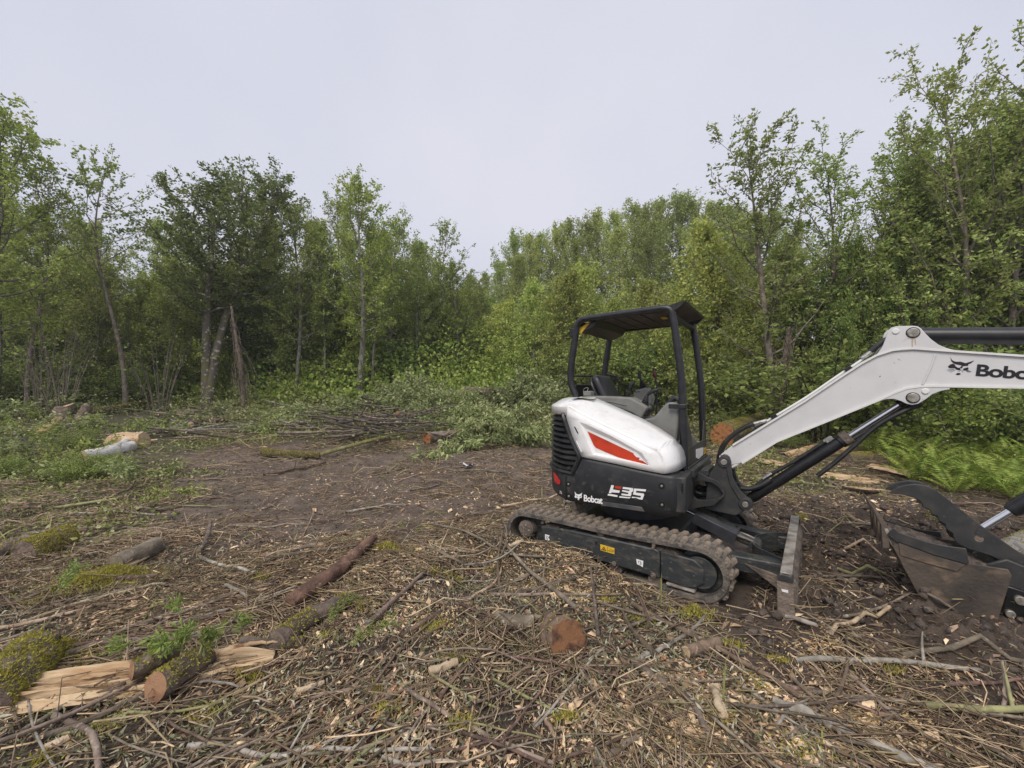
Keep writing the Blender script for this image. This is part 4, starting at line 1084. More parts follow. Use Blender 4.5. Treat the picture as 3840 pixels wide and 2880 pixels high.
# right console
con = U(5, [(300, 548), (420, 532), (700, 538), (980, 555), (1150, 645), (1215, 692), (1130, 855), (1000, 775), (630, 640), (300, 620)], -.27)
b = MB(); b.prism(con, -.29, -.10); rc = up(b, 'right_console', m_greyp, .018, seg=3)
rib = U(5, [(640, 605), (720, 612), (925, 660), (920, 672), (720, 626), (650, 618)], -.29)
b = MB(); b.prism(rib, -.290, -.296); up(b, 'console_rib', m_greyp, .003, parent=rc)
bx_ = U(5, [(315, 480), (330, 465), (415, 465), (428, 480), (428, 535), (320, 535)], -.27)
b = MB(); b.prism(bx_, -.27, -.17); up(b, 'console_box', m_greyp, .008, parent=rc)
b = MB(); b.tube(smooth_path([(-.46, -.2, 1.64), (-.46, -.18, 1.69), (-.52, -.16, 1.67), (-.52, -.15, 1.60)], 5), .004, 6); up(b, 'wire', m_fit, parent=rc)
def stick(base, grip, y, boot_r=.045):
    """joystick: bellows boot and bent grip, points (x,z)"""
    b = MB()
    bx, bz = base
    tx, tz = grip[0]
    N = 6; pts = []; rad = []
    for i in range(N * 2 + 1):
        f = i / (N * 2); pts.append((bx + (tx - bx) * f, y, bz + (tz - bz) * f)); rad.append((boot_r * (1 - .6 * f)) * (1.0 if i % 2 else .78))
    b.tube(pts, rad, 12); j = up(b, 'joystick', m_hose, sharp=20)
    b = MB(); gp_ = smooth_path([(p[0], y, p[1]) for p in grip], 4)
    b.tube(gp_, [.013 + .006 * math.sin(pi * i / (len(gp_) - 1)) + .004 * (i / (len(gp_) - 1)) for i in range(len(gp_))], 10); up(b, 'grip', m_seat, parent=j)
    return j
stick((.155, 1.50), [(.180, 1.605), (.212, 1.638), (.25, 1.655), (.292, 1.668)], -.20, .048)
b = MB(); b.prism([(.10, 1.49), (.215, 1.475), (.19, 1.40), (.11, 1.42)], -.26, -.14); up(b, 'joystick_base', m_hose, .01)
lc = U(5, [(1030, 490), (1080, 450), (1200, 415), (1250, 460), (1285, 560), (1250, 720), (1200, 760), (1040, 640)], .5)
b = MB(); b.prism(lc, .44, .60); b.prism([(-.16, 1.52), (0, 1.44), (-.02, 1.2), (-.2, 1.2)], .46, .58); up(b, 'left_console', m_greyp, .015, seg=3)
stick((-.06, 1.685), [(-.085, 1.775), (-.100, 1.82), (-.105, 1.87), (-.098, 1.893)], .5, .055)
b = MB(); b.tube(smooth_path([(.10, .42, 1.30), (.112, .42, 1.52), (.118, .42, 1.68), (.095, .42, 1.82)], 4), .010, 8); lv = up(b, 'control_lever', m_seat)
b = MB(); b.tube([(.098, .42, 1.80), (.095, .42, 1.815), (.09, .42, 1.85), (.082, .42, 1.885), (.079, .42, 1.895)], [.010, .018, .021, .016, .005], 12); up(b, 'knob', m_knob, parent=lv)
stick((-.045, 1.60), [(-.03, 1.655), (-.018, 1.69), (.0, 1.725), (.022, 1.742)], -.10, .030)
b = MB(); b.box((-.02, -.02, 1.645), (.14, .05, .012)); up(b, 'lever_link', m_seat, .003)
# right front fairing
fa = U(5, [(1150, 855), (1290, 832), (1350, 770), (1420, 682), (1470, 635), (1510, 620), (1640, 622), (1650, 700), (1640, 900), (1612, 1175), (1480, 1090), (1300, 960)], -.29)
b = MB(); b.prism(fa, -.30, -.17); up(b, 'front_fairing', m_greyp, .02, seg=3)
b = MB(); b.prism(U(5, [(1500, 645), (1750, 648), (1740, 715), (1500, 708)], -.345), -.352, -.335); up(b, 'door_latch_bar', m_black, .006)
b = MB(); b.prism([(.47, 1.59), (.52, 1.57), (.545, 1.50), (.525, 1.50), (.50, 1.555), (.47, 1.575)], -.31, -.19); up(b, 'gauge_panel', m_black, .004)
b = MB(); b.tube(smooth_path([(.36, -.10, 1.52), (.43, -.10, 1.58), (.49, -.10, 1.56)], 4), .028, 8); up(b, 'travel_grip', m_seat)
# kick panels at the front
b = MB(); b.box((.572, .18, 1.035), (.014, .99, .17)); kick = up(b, 'front_kick_panel', m_kick, .004)
b = MB(); b.prism([(-.275, 1.40), (-.275, 1.10), (-.02, 1.10), (-.07, 1.20)], .566, .576, 'x'); b.prism([(.63, 1.33), (.63, 1.10), (.50, 1.10), (.55, 1.24), (.59, 1.33)], .566, .576, 'x')
up(b, 'side_gusset', m_kick, .003, parent=kick)
b = MB(); b.prism([(.10, 1.068), (.50, 1.045), (.48, .968), (.36, .962), (.22, .955), (.10, .985)], .5795, .5825, 'x'); up(b, 'torn_sticker', m_dec, parent=kick)
b = MB(); b.prism([(.545, 1.03), (.655, 1.03), (.655, .965), (.545, .965)], .5795, .5825, 'x'); up(b, 'warning_sticker', m_yel, parent=kick)
b = MB(); b.prism([(.57, 1.02), (.60, 1.02), (.60, .975), (.57, .975)], .5825, .5835, 'x'); up(b, 'pictogram', m_ink, parent=kick)
b = MB(); b.box((.625, .16, .905), (.05, 1.06, .07)); up(b, 'front_sill', m_frame, .006)
b = MB(); b.box((.655, .56, .905), (.012, .12, .04)); up(b, 'sill_plate', m_fit, .003)
# rear panel, rail and left arm rail
b = MB(); b.box((-.62, .25, 1.62), (.03, .86, .22)); up(b, 'rear_panel', m_dark, .012)
b = MB(); b.tube([(-.60, YN, 1.815), (-.60, YF, 1.845)], .010, 8); up(b, 'rear_rail', m_black)
b = MB(); b.tube(smooth_path([(-.60, YF, 1.875), (-.52, YF, 1.86), (-.44, YF, 1.83), (-.42, YF, 1.80), (-.418, YF, 1.68), (-.42, YF, 1.5)], 4), .011, 8); up(b, 'left_rail', m_black)
b = MB(); b.prism([(-.62, .95), (.50, .95), (.45, 1.15), (.0, 1.35), (-.62, 1.5)], .55, .74); up(b, 'left_body_panel', m_greyp, .03)

# ---------------------------------------------------------------- main frame, swing post
b = MB(); b.prism([(.56, -.735), (.628, -.730), (.645, -.712), (.632, -.52), (.622, -.30), (.56, -.30)], .63, .928, 'z'); up(b, 'frame_corner', m_frame, .015)
for q in range(4):
    z = .883 - .021 * q
    b = MB(); b.prism([(.612, z), (.630, z - .004), (.630, z - .013), (.612, z - .008)], -.742, -.733); up(b, 'vent_slit', m_ink)
fo = U(6, [(370, 535), (440, 470), (480, 455), (640, 545), (780, 600), (860, 680), (880, 800), (740, 930), (640, 950), (520, 965), (370, 1010)], -.17)
ho = U(6, [(480, 605), (560, 595), (700, 620), (800, 690), (848, 760), (835, 815), (740, 845), (600, 862), (500, 858), (455, 820), (442, 750), (445, 660)], -.17)
b = MB(); b.plate_hole(fo, ho, -.19, -.15); b.plate_hole(fo, ho, .12, .16)
b.prism([fo[0], fo[1], fo[2], fo[3], (fo[3][0], fo[3][1] - .03), (fo[2][0], fo[2][1] - .045), (fo[0][0], fo[0][1] - .05)], -.15, .12)
b.prism([(fo[9][0], fo[9][1] + .04), fo[8], fo[9], fo[10], (fo[10][0], fo[10][1] + .08)], -.15, .12)
up(b, 'swing_bracket', m_frame, .008)
b = MB()
for i, (y0, z0) in enumerate(((-.08, .70), (-.03, .74), (.03, .69), (.07, .73))):
    b.tube(smooth_path([(.56, y0, z0), (.66, y0 + .02, z0 - .035), (.76, y0 - .01, z0 + .0), (.86, y0, z0 - .01), (.95, y0, z0 + .06)], 4), .020, 8)
b.tube(smooth_path([(.70, -.10, .80), (.72, -.11, .76), (.75, -.12, .70), (.74, -.10, .66)], 4), .012, 8)
up(b, 'hydraulic_hoses', m_hose)
cs = U(6, [(600, 990), (640, 540), (800, 285), (830, 250), (865, 238), (905, 246), (940, 275), (962, 340), (968, 430), (985, 560), (1020, 640), (1060, 700), (1110, 765), (1160, 812), (1230, 850), (1262, 900), (1258, 950), (1225, 985), (1150, 1010), (1080, 1060), (1020, 1085)], -.13)
b = MB(); b.prism(cs, -.135, -.085); b.prism(cs, .085, .135)
inner = [(p[0] - .045, p[1]) if p[0] > .9 else p for p in cs]
b.prism([cs[0], cs[1], (.80, .93), (.86, .90), (.90, .80), (.96, .70), (1.0, .62), (.96, .56), cs[20]], -.085, .085)
swing = up(b, 'swing_post', m_frame, .008)
b = MB(); b.prism(circ(.862, 1.000, .052, 20), -.150, -.136); b.prism([(.905, 1.04), (.918, .97), (.932, .87), (.975, .775), (1.03, .712), (1.085, .672), (1.09, .62), (1.04, .60), (1.0, .64), (.955, .72), (.91, .80), (.885, .90), (.88, .97)], -.148, -.1355); b.prism(circ(1.032, .640, .055, 20), -.150, -.1355)
up(b, 'swing_post_ribs', m_frame, .005, parent=swing)
b = MB(); b.prism([(.660, .855), (.66, .91), (.735, .918), (.735, .86)], -.17, .17); up(b, 'pivot_lug', m_frame, .006, parent=swing)
for (x, z, r) in ((.862, 1.000, .027), (1.030, .638, .026)):
    b = MB(); b.cyl((x, -.160, z), (x, .155, z), r, 20); up(b, 'pivot_pin', m_pin, .004, parent=swing)

# ---------------------------------------------------------------- boom
BY = .085
top = [(.845, 1.072), (.932, 1.150), (1.482, 1.562), (1.70, 1.742), (1.86, 1.870), (1.95, 1.928), (2.04, 1.962), (2.10, 1.970), (2.164, 1.970), (2.359, 1.940), (2.72, 1.886), (3.10, 1.83)]
botm = [(.90, .965), (1.001, .999), (1.271, 1.213), (1.60, 1.390), (1.95, 1.580), (2.05, 1.642), (2.12, 1.676), (2.20, 1.690), (2.279, 1.691), (2.717, 1.677), (3.10, 1.66)]
b = MB(); b.prism(top + botm[::-1], -BY, BY)
boom = up(b, 'boom', m_boom, .003, sharp=20)
def flange(path, th, sgn):
    P = [Vector((p[0], 0, p[1])) for p in path]; A, B = [], []
    for i, p in enumerate(P):
        d = (P[min(i + 1, len(P) - 1)] - P[max(i - 1, 0)]).normalized(); nrm = Vector((-d.z, 0, d.x)) * sgn
        A.append(p - nrm * .003); B.append(p + nrm * th)
    b = MB(); w = BY + .016
    b.grid([[(p.x, -w, p.z) for p in A], [(p.x, -w, p.z) for p in B], [(p.x, w, p.z) for p in B], [(p.x, w, p.z) for p in A]], closed=False)
    b.grid([[(p.x, -w, p.z) for p in A], [(p.x, w, p.z) for p in A]])
    return b
up(flange(top[1:], .012, 1), 'top_flange', m_edge, sharp=30, parent=boom)
up(flange(botm[1:], .012, -1), 'bottom_flange', m_edge, sharp=30, parent=boom)
b = MB(); b.prism([(.81, 1.045), (.845, 1.075), (.925, 1.150), (.985, 1.075), (1.02, 1.01), (.93, .935), (.86, .945), (.82, .99)], -.082, .082)
up(b, 'boom_foot', mat('chipped_white', (.72, .70, .68), .5, col2=(.35, .26, .22), scale=26, lo=.56, hi=.62, bump=.4, bscale=60), .012, parent=boom)
w_ = U(3, [(1600, 322), (1612, 330), (1525, 530), (1508, 545)], -.09)
b = MB(); b.tube([(2.284, -.0865, 1.918), (2.25, -.0865, 1.80), (2.212, -.0865, 1.70)], .008, 8); up(b, 'weld_seam', m_boom, parent=boom)
tb = U(3, [(1170, 350), (1205, 318), (1235, 275), (1255, 225), (1275, 165), (1295, 145), (1330, 136), (1440, 132), (1478, 136), (1500, 150), (1530, 185), (1570, 225), (1620, 262), (1680, 288), (1740, 302), (1740, 318), (1450, 300), (1300, 310)], -.095)
bb = U(3, [(1190, 662), (1260, 640), (1310, 638), (1360, 652), (1400, 672), (1440, 680), (1480, 672), (1530, 642), (1580, 605), (1640, 582), (1700, 572), (1700, 552), (1530, 553), (1400, 560)], -.095)
for nm, pl in (('top_bracket', tb), ('bottom_bracket', bb)):
    for y0, y1 in ((-.097, -.070), (.070, .097)):
        b = MB(); b.prism(pl, y0, y1); up(b, nm, m_boom, .003, parent=boom)
m_rust = mat('rust_stain', (.42, .27, .16), .7, col2=(.55, .45, .36), scale=60)
for (p, r, mm, hh) in (((2.162, 2.094), .036, m_pin, .014), ((2.155, 1.598), .036, m_pin, .014), ((2.063, 2.112), .022, m_edge, .008), ((2.224, 1.648), .022, m_edge, .008)):
    b = MB(); b.cyl((p[0], -.097 - hh, p[1]), (p[0], .11, p[1]), r, 20)
    pin = up(b, 'bracket_pin', mm, .005, parent=boom)
for p in ((2.162, 2.094), (2.155, 1.598)):
    b = MB(); b.prism(circ(p[0], p[1], .042, 24), -.0985, -.0972); up(b, 'pin_ring', m_ink, parent=boom)
for (x0, z0, x1, z1, w0) in ((2.158, 2.05, 2.156, 1.985, .006), (2.172, 2.05, 2.176, 2.00, .004), (2.15, 2.065, 2.10, 2.03, .002)):
    b = MB(); b.prism([(x0 - w0, z0), (x0 + w0, z0), (x1 + w0 * .4, z1), (x1 - w0 * .4, z1)], -.0985, -.0974); up(b, 'rust_run', m_rust, parent=boom)
rr = random.Random(8)
for i in range(4):
    x = rr.uniform(1.9, 2.7); z = rr.uniform(1.72, 1.9); a = rr.uniform(-1, 1); l = rr.uniform(.006, .016)
    b = MB(); b.prism([(x - l * math.cos(a), z - l * math.sin(a)), (x + .002, z - .003), (x + l * math.cos(a), z + l * math.sin(a)), (x - .002, z + .004)], -BY - .0012, -BY + .001); up(b, 'paint_chip', m_frame, parent=boom)
text_mesh('Bobcat', .086, .335, 'boom_lettering', m_ink, (2.490, -BY - .0025, 1.757), -.125, boom, off=.03)
decal('boom_emblem', [U(8, q, -.087) for q in (
    [(420, 128), (450, 190), (500, 222), (560, 238), (660, 235), (720, 250), (780, 272), (900, 238), (1000, 203), (930, 265), (850, 305), (850, 335), (740, 342), (680, 322), (560, 300), (480, 268), (435, 215)],
    [(355, 360), (400, 310), (470, 285), (520, 300), (545, 350), (600, 385), (650, 380), (680, 350), (690, 322), (740, 342), (715, 352), (710, 390), (650, 400), (660, 435), (600, 440), (550, 420), (520, 390), (400, 395)],
    [(735, 402), (850, 370), (860, 420), (790, 450), (725, 445)], [(550, 540), (590, 508), (660, 515), (667, 545), (620, 562), (565, 558)],
    [(330, 436), (500, 410), (500, 414), (331, 441)], [(362, 464), (512, 418), (513, 423), (363, 469)], [(410, 490), (525, 440), (527, 446), (411, 496)],
    [(822, 428), (930, 478), (928, 484), (820, 434)], [(812, 442), (902, 490), (899, 495), (810, 448)], [(802, 455), (862, 490), (859, 496), (799, 461)],
    [(625, 455), (640, 460), (632, 485), (622, 480)], [(715, 460), (728, 462), (708, 495), (698, 488)])], -BY - .001, m_ink, boom)
# boom cylinder
q0, q1 = Vector((1.030, -.0, .638)), Vector((2.155, 0, 1.598)); dq = (q1 - q0).normalized()
b = MB(); b.tube([q0 + dq * .0, q0 + dq * .05, q0 + dq * .06, q0 + dq * .90, q0 + dq * .905, q0 + dq * .96], [.04, .042, .047, .047, .056, .056], 20); bcyl = up(b, 'boom_cylinder', m_black, .002)
b = MB(); b.cyl(q0 + dq * .95, q1 - dq * .05, .023, 16); up(b, 'cylinder_rod', m_chrome, parent=bcyl)
b = MB(); b.cyl(q1 + Vector((0, -.06, 0)), q1 + Vector((0, .06, 0)), .05, 18); b.tube([q1 - dq * .09, q1], .035, 12); up(b, 'rod_eye', m_black, .004, parent=bcyl)
nq = Vector((-dq.z, 0, dq.x))
b = MB(); b.tube(smooth_path([q0 + dq * .09 + nq * .055, q0 + dq * .30 + nq * .075, q0 + dq * .55 + nq * .062, q0 + dq * .84 + nq * .062], 5), .016, 8)
b.tube(smooth_path([(.99, -.05, .76), (1.06, -.055, .765), (1.14, -.05, .80), (1.22, -.04, .86)], 4), .022, 8); up(b, 'cylinder_hose', m_hose, parent=bcyl)
b = MB(); b.cyl(q0 + dq * .24 + nq * .078, q0 + dq * .33 + nq * .078, .017, 8); up(b, 'hose_fitting', m_fit, .002, parent=bcyl)
b = MB(); b.cyl(q0 + dq * .82 + nq * .066, q0 + dq * .88 + nq * .066, .018, 8); b.box(q0 + dq * .86 + nq * .06, (.06, .05, .03), Matrix.Rotation(-math.atan2(dq.z, dq.x), 3, 'Y')); up(b, 'hose_fitting', m_fit, .002, parent=bcyl)
b = MB(); b.cyl(q0 + dq * .93 - Vector((0, 0, 0)), q0 + dq * .99, .060, 18); up(b, 'gland_collar', m_muddy, .004, parent=bcyl)
b = MB(); b.tube(smooth_path([(2.21, -.03, 1.545), (2.10, -.05, 1.49), (1.95, -.055, 1.375), (1.80, -.06, 1.20), (1.68, -.06, 1.06), (1.56, -.06, .935)], 5), .018, 8); up(b, 'hanging_hose', m_hose)
b = MB(); b.tube([(1.80, 0.03, 1.275), (2.14, .03, 1.545)], .012, 8); b.tube([(1.80, -.03, 1.255), (2.15, -.03, 1.535)], .012, 8); up(b, 'hydraulic_pipe', m_hose)
# lines along the top of the boom
for i, y in enumerate((-.055, -.02, .02)):
    P = smooth_path([(1.20, y, 1.385), (1.482, y, 1.592), (1.70, y, 1.772), (1.84, y, 1.885), (1.90, y, 1.94)], 5)
    b = MB(); b.tube(P, .0085, 8); ln = up(b, 'boom_oil_line', m_edge if i == 0 else m_fit)
    b = MB(); b.cyl((1.07, y, 1.345 - .02 * i), (1.20, y, 1.388), .017, 8); up(b, 'line_fitting', m_fit, .002, parent=ln)
    b = MB(); b.cyl((1.86, y, 1.91), (1.93, y, 1.97), .017, 8); up(b, 'line_fitting', m_fit, .002, parent=ln)
    H = smooth_path([(1.10, y, 1.355 - .01 * i), (1.03, y, 1.320), (.93, y, 1.245), (.85, y - .005, 1.15), (.815, y, 1.05), (.80, y + .02, .95), (.80, y + .02, .85)], 5)
    b = MB(); b.tube(H, .022, 10); up(b, 'boom_hose', m_hose, parent=ln)
    H = smooth_path([(1.92, y, 1.965), (1.97, y, 2.02), (2.02, y, 2.06), (2.10, y, 2.07)], 4)
    b = MB(); b.tube(H, .020, 8); up(b, 'boom_hose', m_hose, parent=ln)
for x, z in ((1.255, 1.425), (1.775, 1.832)):
    b = MB(); b.box((x, -.02, z), (.05, .12, .03), Matrix.Rotation(-.66, 3, 'Y')); up(b, 'line_clamp', m_ink, .003)
# arm cylinder over the boom, arm, linkage
b = MB(); b.tube([(2.13, 0, 2.096), (2.20, 0, 2.083), (2.22, 0, 2.078), (2.75, 0, 2.036), (2.95, 0, 2.02)], [.035, .045, .062, .062, .062], 22); ac = up(b, 'arm_cylinder', m_black, .002)
b = MB(); b.cyl((2.95, 0, 2.02), (3.26, 0, 1.995), .026, 14); up(b, 'cylinder_rod', m_chrome, parent=ac)
b = MB(); b.prism([(3.02, 1.70), (3.10, 1.83), (3.22, 2.04), (3.30, 2.05), (3.32, 1.95), (3.26, 1.66), (3.05, .88), (2.93, .42), (2.82, .30), (2.76, .36), (2.80, .50), (2.92, 1.0)], -.075, .075); armo = up(b, 'dipper_arm', m_boom, .006)
b = MB(); b.cyl((3.11, -.11, 1.745), (3.11, .11, 1.745), .04, 18); b.cyl((3.27, -.1, 1.995), (3.27, .1, 1.995), .03, 16); b.cyl((2.80, -.2, .345), (2.80, .2, .345), .03, 16); up(b, 'arm_pin', m_pin, .004, parent=armo)
b = MB(); b.tube([(3.33, 0, 1.72), (3.22, 0, 1.05)], .05, 16); b2 = up(b, 'bucket_cylinder', m_black)
b = MB(); b.tube([(3.22, 0, 1.05), (3.12, 0, .48)], .022, 12); up(b, 'cylinder_rod', m_chrome, parent=b2)
b = MB()
for y in (-.11, .11):
    b.prism([(3.09, .50), (3.15, .50), (2.99, .16), (2.93, .16)], y - .012, y + .012); b.prism([(3.09, .52), (3.15, .50), (2.92, .56), (2.92, .60)], y - .012, y + .012)
up(b, 'bucket_link', m_frame, .004)

# ---------------------------------------------------------------- bucket, thumb
side = [(1.952, .605), (1.985, .525), (2.016, .455), (2.052, .365), (2.094, .269), (2.132, .180), (2.175, .095), (2.23, .02), (2.33, -.03), (2.43, -.02), (2.495, .07), (2.54, .281), (2.575, .442), (2.560, .478), (2.366, .478), (2.024, .556)]
YB0, YB1 = -.335, .255
b = MB(); b.prism(side, YB0, YB0 + .016); b.prism(side, YB1 - .016, YB1)
shl = side[:12]
sm = smooth_path([(p[0], 0, p[1]) for p in shl], 3)
b.grid([[(p[0], YB0 + .01, p[2]) for p in sm], [(p[0], YB1 - .01, p[2]) for p in sm]])
ins = [np.array([p[0] + .016, 0, p[2] + .01]) for p in sm]
b.grid([[(p[0], YB0 + .012, p[2]) for p in ins], [(p[0], YB1 - .012, p[2]) for p in ins]])
bucket = up(b, 'bucket', m_bucket, .004, sharp=40)
cut = U(4, [(1215, 585), (1262, 540), (1300, 575), (1500, 640), (1640, 672), (1790, 690), (1810, 800), (1790, 805), (1560, 740), (1300, 645), (1285, 650)], -.34)
for y0, y1, dz_ in ((YB0 - .014, YB0 - .001, 0), (YB1 + .001, YB1 + .014, -.055)):
    b = MB(); b.prism([(q[0], q[1] + dz_) for q in cut], y0, y1); up(b, 'side_cutter', m_frame, .004, parent=bucket)
cu2 = U(4, [(1300, 650), (1560, 745), (1790, 808), (1722, 862), (1500, 800), (1310, 742)], -.34)
b = MB(); b.prism(cu2, YB0 - .008, YB0 - .001); up(b, 'wear_strip', m_bucket, .003, parent=bucket)
b = MB(); b.add([(1.945, YB0, .635), (1.965, YB0, .64), (2.01, YB0, .52), (1.985, YB0, .515), (1.945, YB1, .635), (1.965, YB1, .64), (2.01, YB1, .52), (1.985, YB1, .515)], [(0, 1, 2, 3), (7, 6, 5, 4), (0, 4, 5, 1), (1, 5, 6, 2), (2, 6, 7, 3), (3, 7, 4, 0)]); up(b, 'cutting_edge', m_steel, .004, parent=bucket)
for i in range(4):
    y = YB0 + .04 + i * (YB1 - YB0 - .08) / 3
    b = MB(); b.add([(1.975, y - .038, .50), (1.935, y - .038, .49), (1.975, y + .038, .50), (1.935, y + .038, .49), (1.968, y - .036, .66), (1.928, y - .036, .66), (1.968, y + .036, .66), (1.928, y + .036, .66), (1.882, y - .022, .79), (1.878, y - .022, .785), (1.882, y + .022, .79), (1.878, y + .022, .785)],
        [(0, 2, 3, 1), (0, 4, 6, 2), (1, 3, 7, 5), (0, 1, 5, 4), (2, 6, 7, 3), (4, 8, 10, 6), (5, 7, 11, 9), (4, 5, 9, 8), (6, 10, 11, 7), (8, 9, 11, 10)]); up(b, 'bucket_tooth', m_bucket, .004, parent=bucket)
# soil in the bucket
rr = random.Random(11); rows = []
for i in range(15):
    x = 2.0 + .52 * i / 14
    zc = .60 - .16 * (i / 14) ** 1.3
    rows.append([(x + rr.uniform(-.008, .008), YB0 + .02 + (YB1 - YB0 - .04) * j / 16, zc - .06 + .05 * math.sin(pi * j / 16) + rr.uniform(-.022, .022)) for j in range(17)])
b = MB(); b.grid(rows); up(b, 'soil_load', m_soil, parent=bucket, sharp=70)
ear = [(2.50, .44), (2.60, .50), (2.76, .44), (2.86, .36), (2.86, .28), (2.70, .10), (2.62, .03), (2.52, .04)]
b = MB(); b.prism(ear, -.165, -.135); hg = up(b, 'bucket_hitch', m_frame, .008)
b = MB(); b.prism(ear, .09, .12); up(b, 'hitch_plate', m_frame, .008, parent=hg)
b = MB(); b.prism([(2.545, .31), (2.60, .33), (2.72, .30), (2.73, .19), (2.66, .08), (2.57, .07), (2.54, .16)], -.20, -.166); up(b, 'hitch_boss', m_ink, .008, parent=hg)
for x, z, r in ((2.645, .252, .030), (2.597, .150, .026)):
    b = MB(); b.cyl((x, -.225, z), (x, .14, z), r, 18); up(b, 'hitch_pin', m_pin, .005, parent=hg)
th = [(2.012, .855), (2.045, .895), (2.09, .925), (2.146, .943), (2.195, .945), (2.235, .936), (2.275, .910), (2.324, .866), (2.504, .690), (2.705, .518), (2.88, .40), (2.88, .33), (2.80, .32), (2.71, .40), (2.65, .40), (2.60, .46), (2.545, .488), (2.433, .515), (2.377, .544), (2.362, .575), (2.357, .612), (2.322, .640), (2.318, .672), (2.283, .690), (2.278, .724), (2.243, .735), (2.235, .765), (2.200, .776), (2.196, .80), (2.180, .828), (2.129, .849), (2.07, .856)]
b = MB(); b.prism(th, -.095, -.065); thb = up(b, 'thumb', m_frame, .004)
b = MB(); b.prism(th, .065, .095); up(b, 'thumb_plate', m_frame, .004, parent=thb)
b = MB(); b.box((2.46, 0, .60), (.05, .13, .03), Matrix.Rotation(.75, 3, 'Y')); up(b, 'thumb_cross_tube', m_frame, parent=thb)
b = MB(); b.cyl((2.80, -.12, .37), (2.80, .12, .37), .04, 16); up(b, 'thumb_pivot', m_frame, parent=thb)
b = MB(); b.cyl((2.50, -.10, .64), (2.50, .10, .64), .028, 14); up(b, 'thumb_cross_tube', m_frame, parent=thb)
b = MB(); b.cyl((2.488, -.0965, .598), (2.488, -.094, .598), .024, 18); up(b, 'thumb_hole', m_muddy, parent=thb)
b = MB(); b.cyl((2.50, 0, .625), (2.69, 0, .82), .024, 16); tr_ = up(b, 'thumb_cylinder_rod', m_chrome)
b = MB(); b.tube([(2.665, 0, .795), (2.69, 0, .82), (2.98, 0, 1.12)], [.04, .052, .052], 18); up(b, 'thumb_cylinder', m_black, .003)
HAZE = .0014
# ================================================================== logs, sticks, slash
def ramp_mat(name, cols, rough=.8, src='island', bump=0, bscale=80, transl=0, spec=.3):
    if name in MATS: return MATS[name]
    m = bpy.data.materials.new(name); m.use_nodes = True
    n, l = m.node_tree.nodes, m.node_tree.links; b = n['Principled BSDF']; b.inputs['Roughness'].default_value = rough; b.inputs['Specular IOR Level'].default_value = spec
    cols = [(p, (min(.9, c[0] * 1.13), min(.9, c[1] * 1.05), min(.9, c[2] * 1.0))) for p, c in cols]
    r = n.new('ShaderNodeValToRGB'); e = r.color_ramp.elements
    while len(e) < len(cols): e.new(.5)
    for k, (p, c) in enumerate(cols): e[k].position = p; e[k].color = (*c, 1)
    r.color_ramp.interpolation = 'LINEAR'
    g = n.new('ShaderNodeNewGeometry'); l.new(g.outputs['Random Per Island'], r.inputs['Fac'])
    t = n.new('ShaderNodeTexCoord'); z = n.new('ShaderNodeTexNoise'); z.inputs['Scale'].default_value = 35; z.inputs['Detail'].default_value = 3; l.new(t.outputs['Object'], z.inputs['Vector'])
    a = n.new('ShaderNodeMapRange'); a.inputs['From Min'].default_value = .3; a.inputs['From Max'].default_value = .7; a.inputs['To Min'].default_value = .72; a.inputs['To Max'].default_value = 1.22; l.new(z.outputs['Fac'], a.inputs['Value'])
    h = n.new('ShaderNodeHueSaturation'); l.new(r.outputs['Color'], h.inputs['Color']); l.new(a.outputs['Result'], h.inputs['Value']); l.new(h.outputs['Color'], b.inputs['Base Color'])
    if transl:
        q = n.new('ShaderNodeBsdfTranslucent'); l.new(h.outputs['Color'], q.inputs['Color']); s = n.new('ShaderNodeMixShader'); s.inputs['Fac'].default_value = transl
        l.new(b.outputs['BSDF'], s.inputs[1]); l.new(q.outputs['BSDF'], s.inputs[2]); l.new(s.outputs['Shader'], n['Material Output'].inputs['Surface'])
    MATS[name] = m; return m
M_chip = ramp_mat('wood_chips', [(0, (0.135, 0.097, 0.062)), (.25, (0.270, 0.196, 0.122)), (.5, (0.446, 0.331, 0.212)), (.72, (0.621, 0.486, 0.321)), (.86, (0.810, 0.675, 0.462)), (1, (0.297, 0.149, 0.083))])
M_bits = ramp_mat('bark_bits', [(0, (0.076, 0.058, 0.044)), (.4, (0.162, 0.116, 0.081)), (.75, (0.281, 0.204, 0.142)), (1, (0.442, 0.340, 0.250))])
M_litter = ramp_mat('wilted_leaves', [(0, (.090, .095, .048)), (.3, (.155, .160, .085)), (.55, (.22, .23, .14)), (.75, (.32, .33, .23)), (.88, (.50, .52, .44)), (1, (.26, .20, .09))], .6, transl=.15)
M_twig = ramp_mat('litter_twigs', [(0, (0.096, 0.072, 0.052)), (.3, (0.192, 0.147, 0.103)), (.55, (0.304, 0.240, 0.170)), (.75, (0.240, 0.216, 0.114)), (.9, (0.432, 0.360, 0.258)), (1, (0.640, 0.512, 0.334))])
M_green = ramp_mat('ground_leaves', [(0, (.095, .125, .030)), (.35, (.175, .220, .058)), (.65, (.27, .32, .10)), (.85, (.38, .40, .19)), (1, (.46, .48, .32))], .55, transl=.3)
M_grass = ramp_mat('green_blades', [(0, (.17, .21, .05)), (.5, (.28, .32, .09)), (1, (.42, .43, .18))], .6, transl=.3)
M_moss = ramp_mat('moss', [(0, (.20, .20, .04)), (.5, (.35, .345, .065)), (.85, (.47, .46, .11)), (1, (.30, .24, .09))], .95, transl=.2) if True else ramp_mat('moss', [(0, (0.120, 0.125, 0.020)), (.5, (0.232, 0.232, 0.037)), (.85, (0.368, 0.344, 0.065)), (1, (0.240, 0.184, 0.058))], .95, transl=.2)
M_saw = ramp_mat('sawdust', [(0, (0.483, 0.333, 0.161)), (.5, (0.690, 0.517, 0.276)), (1, (0.850, 0.690, 0.437))])
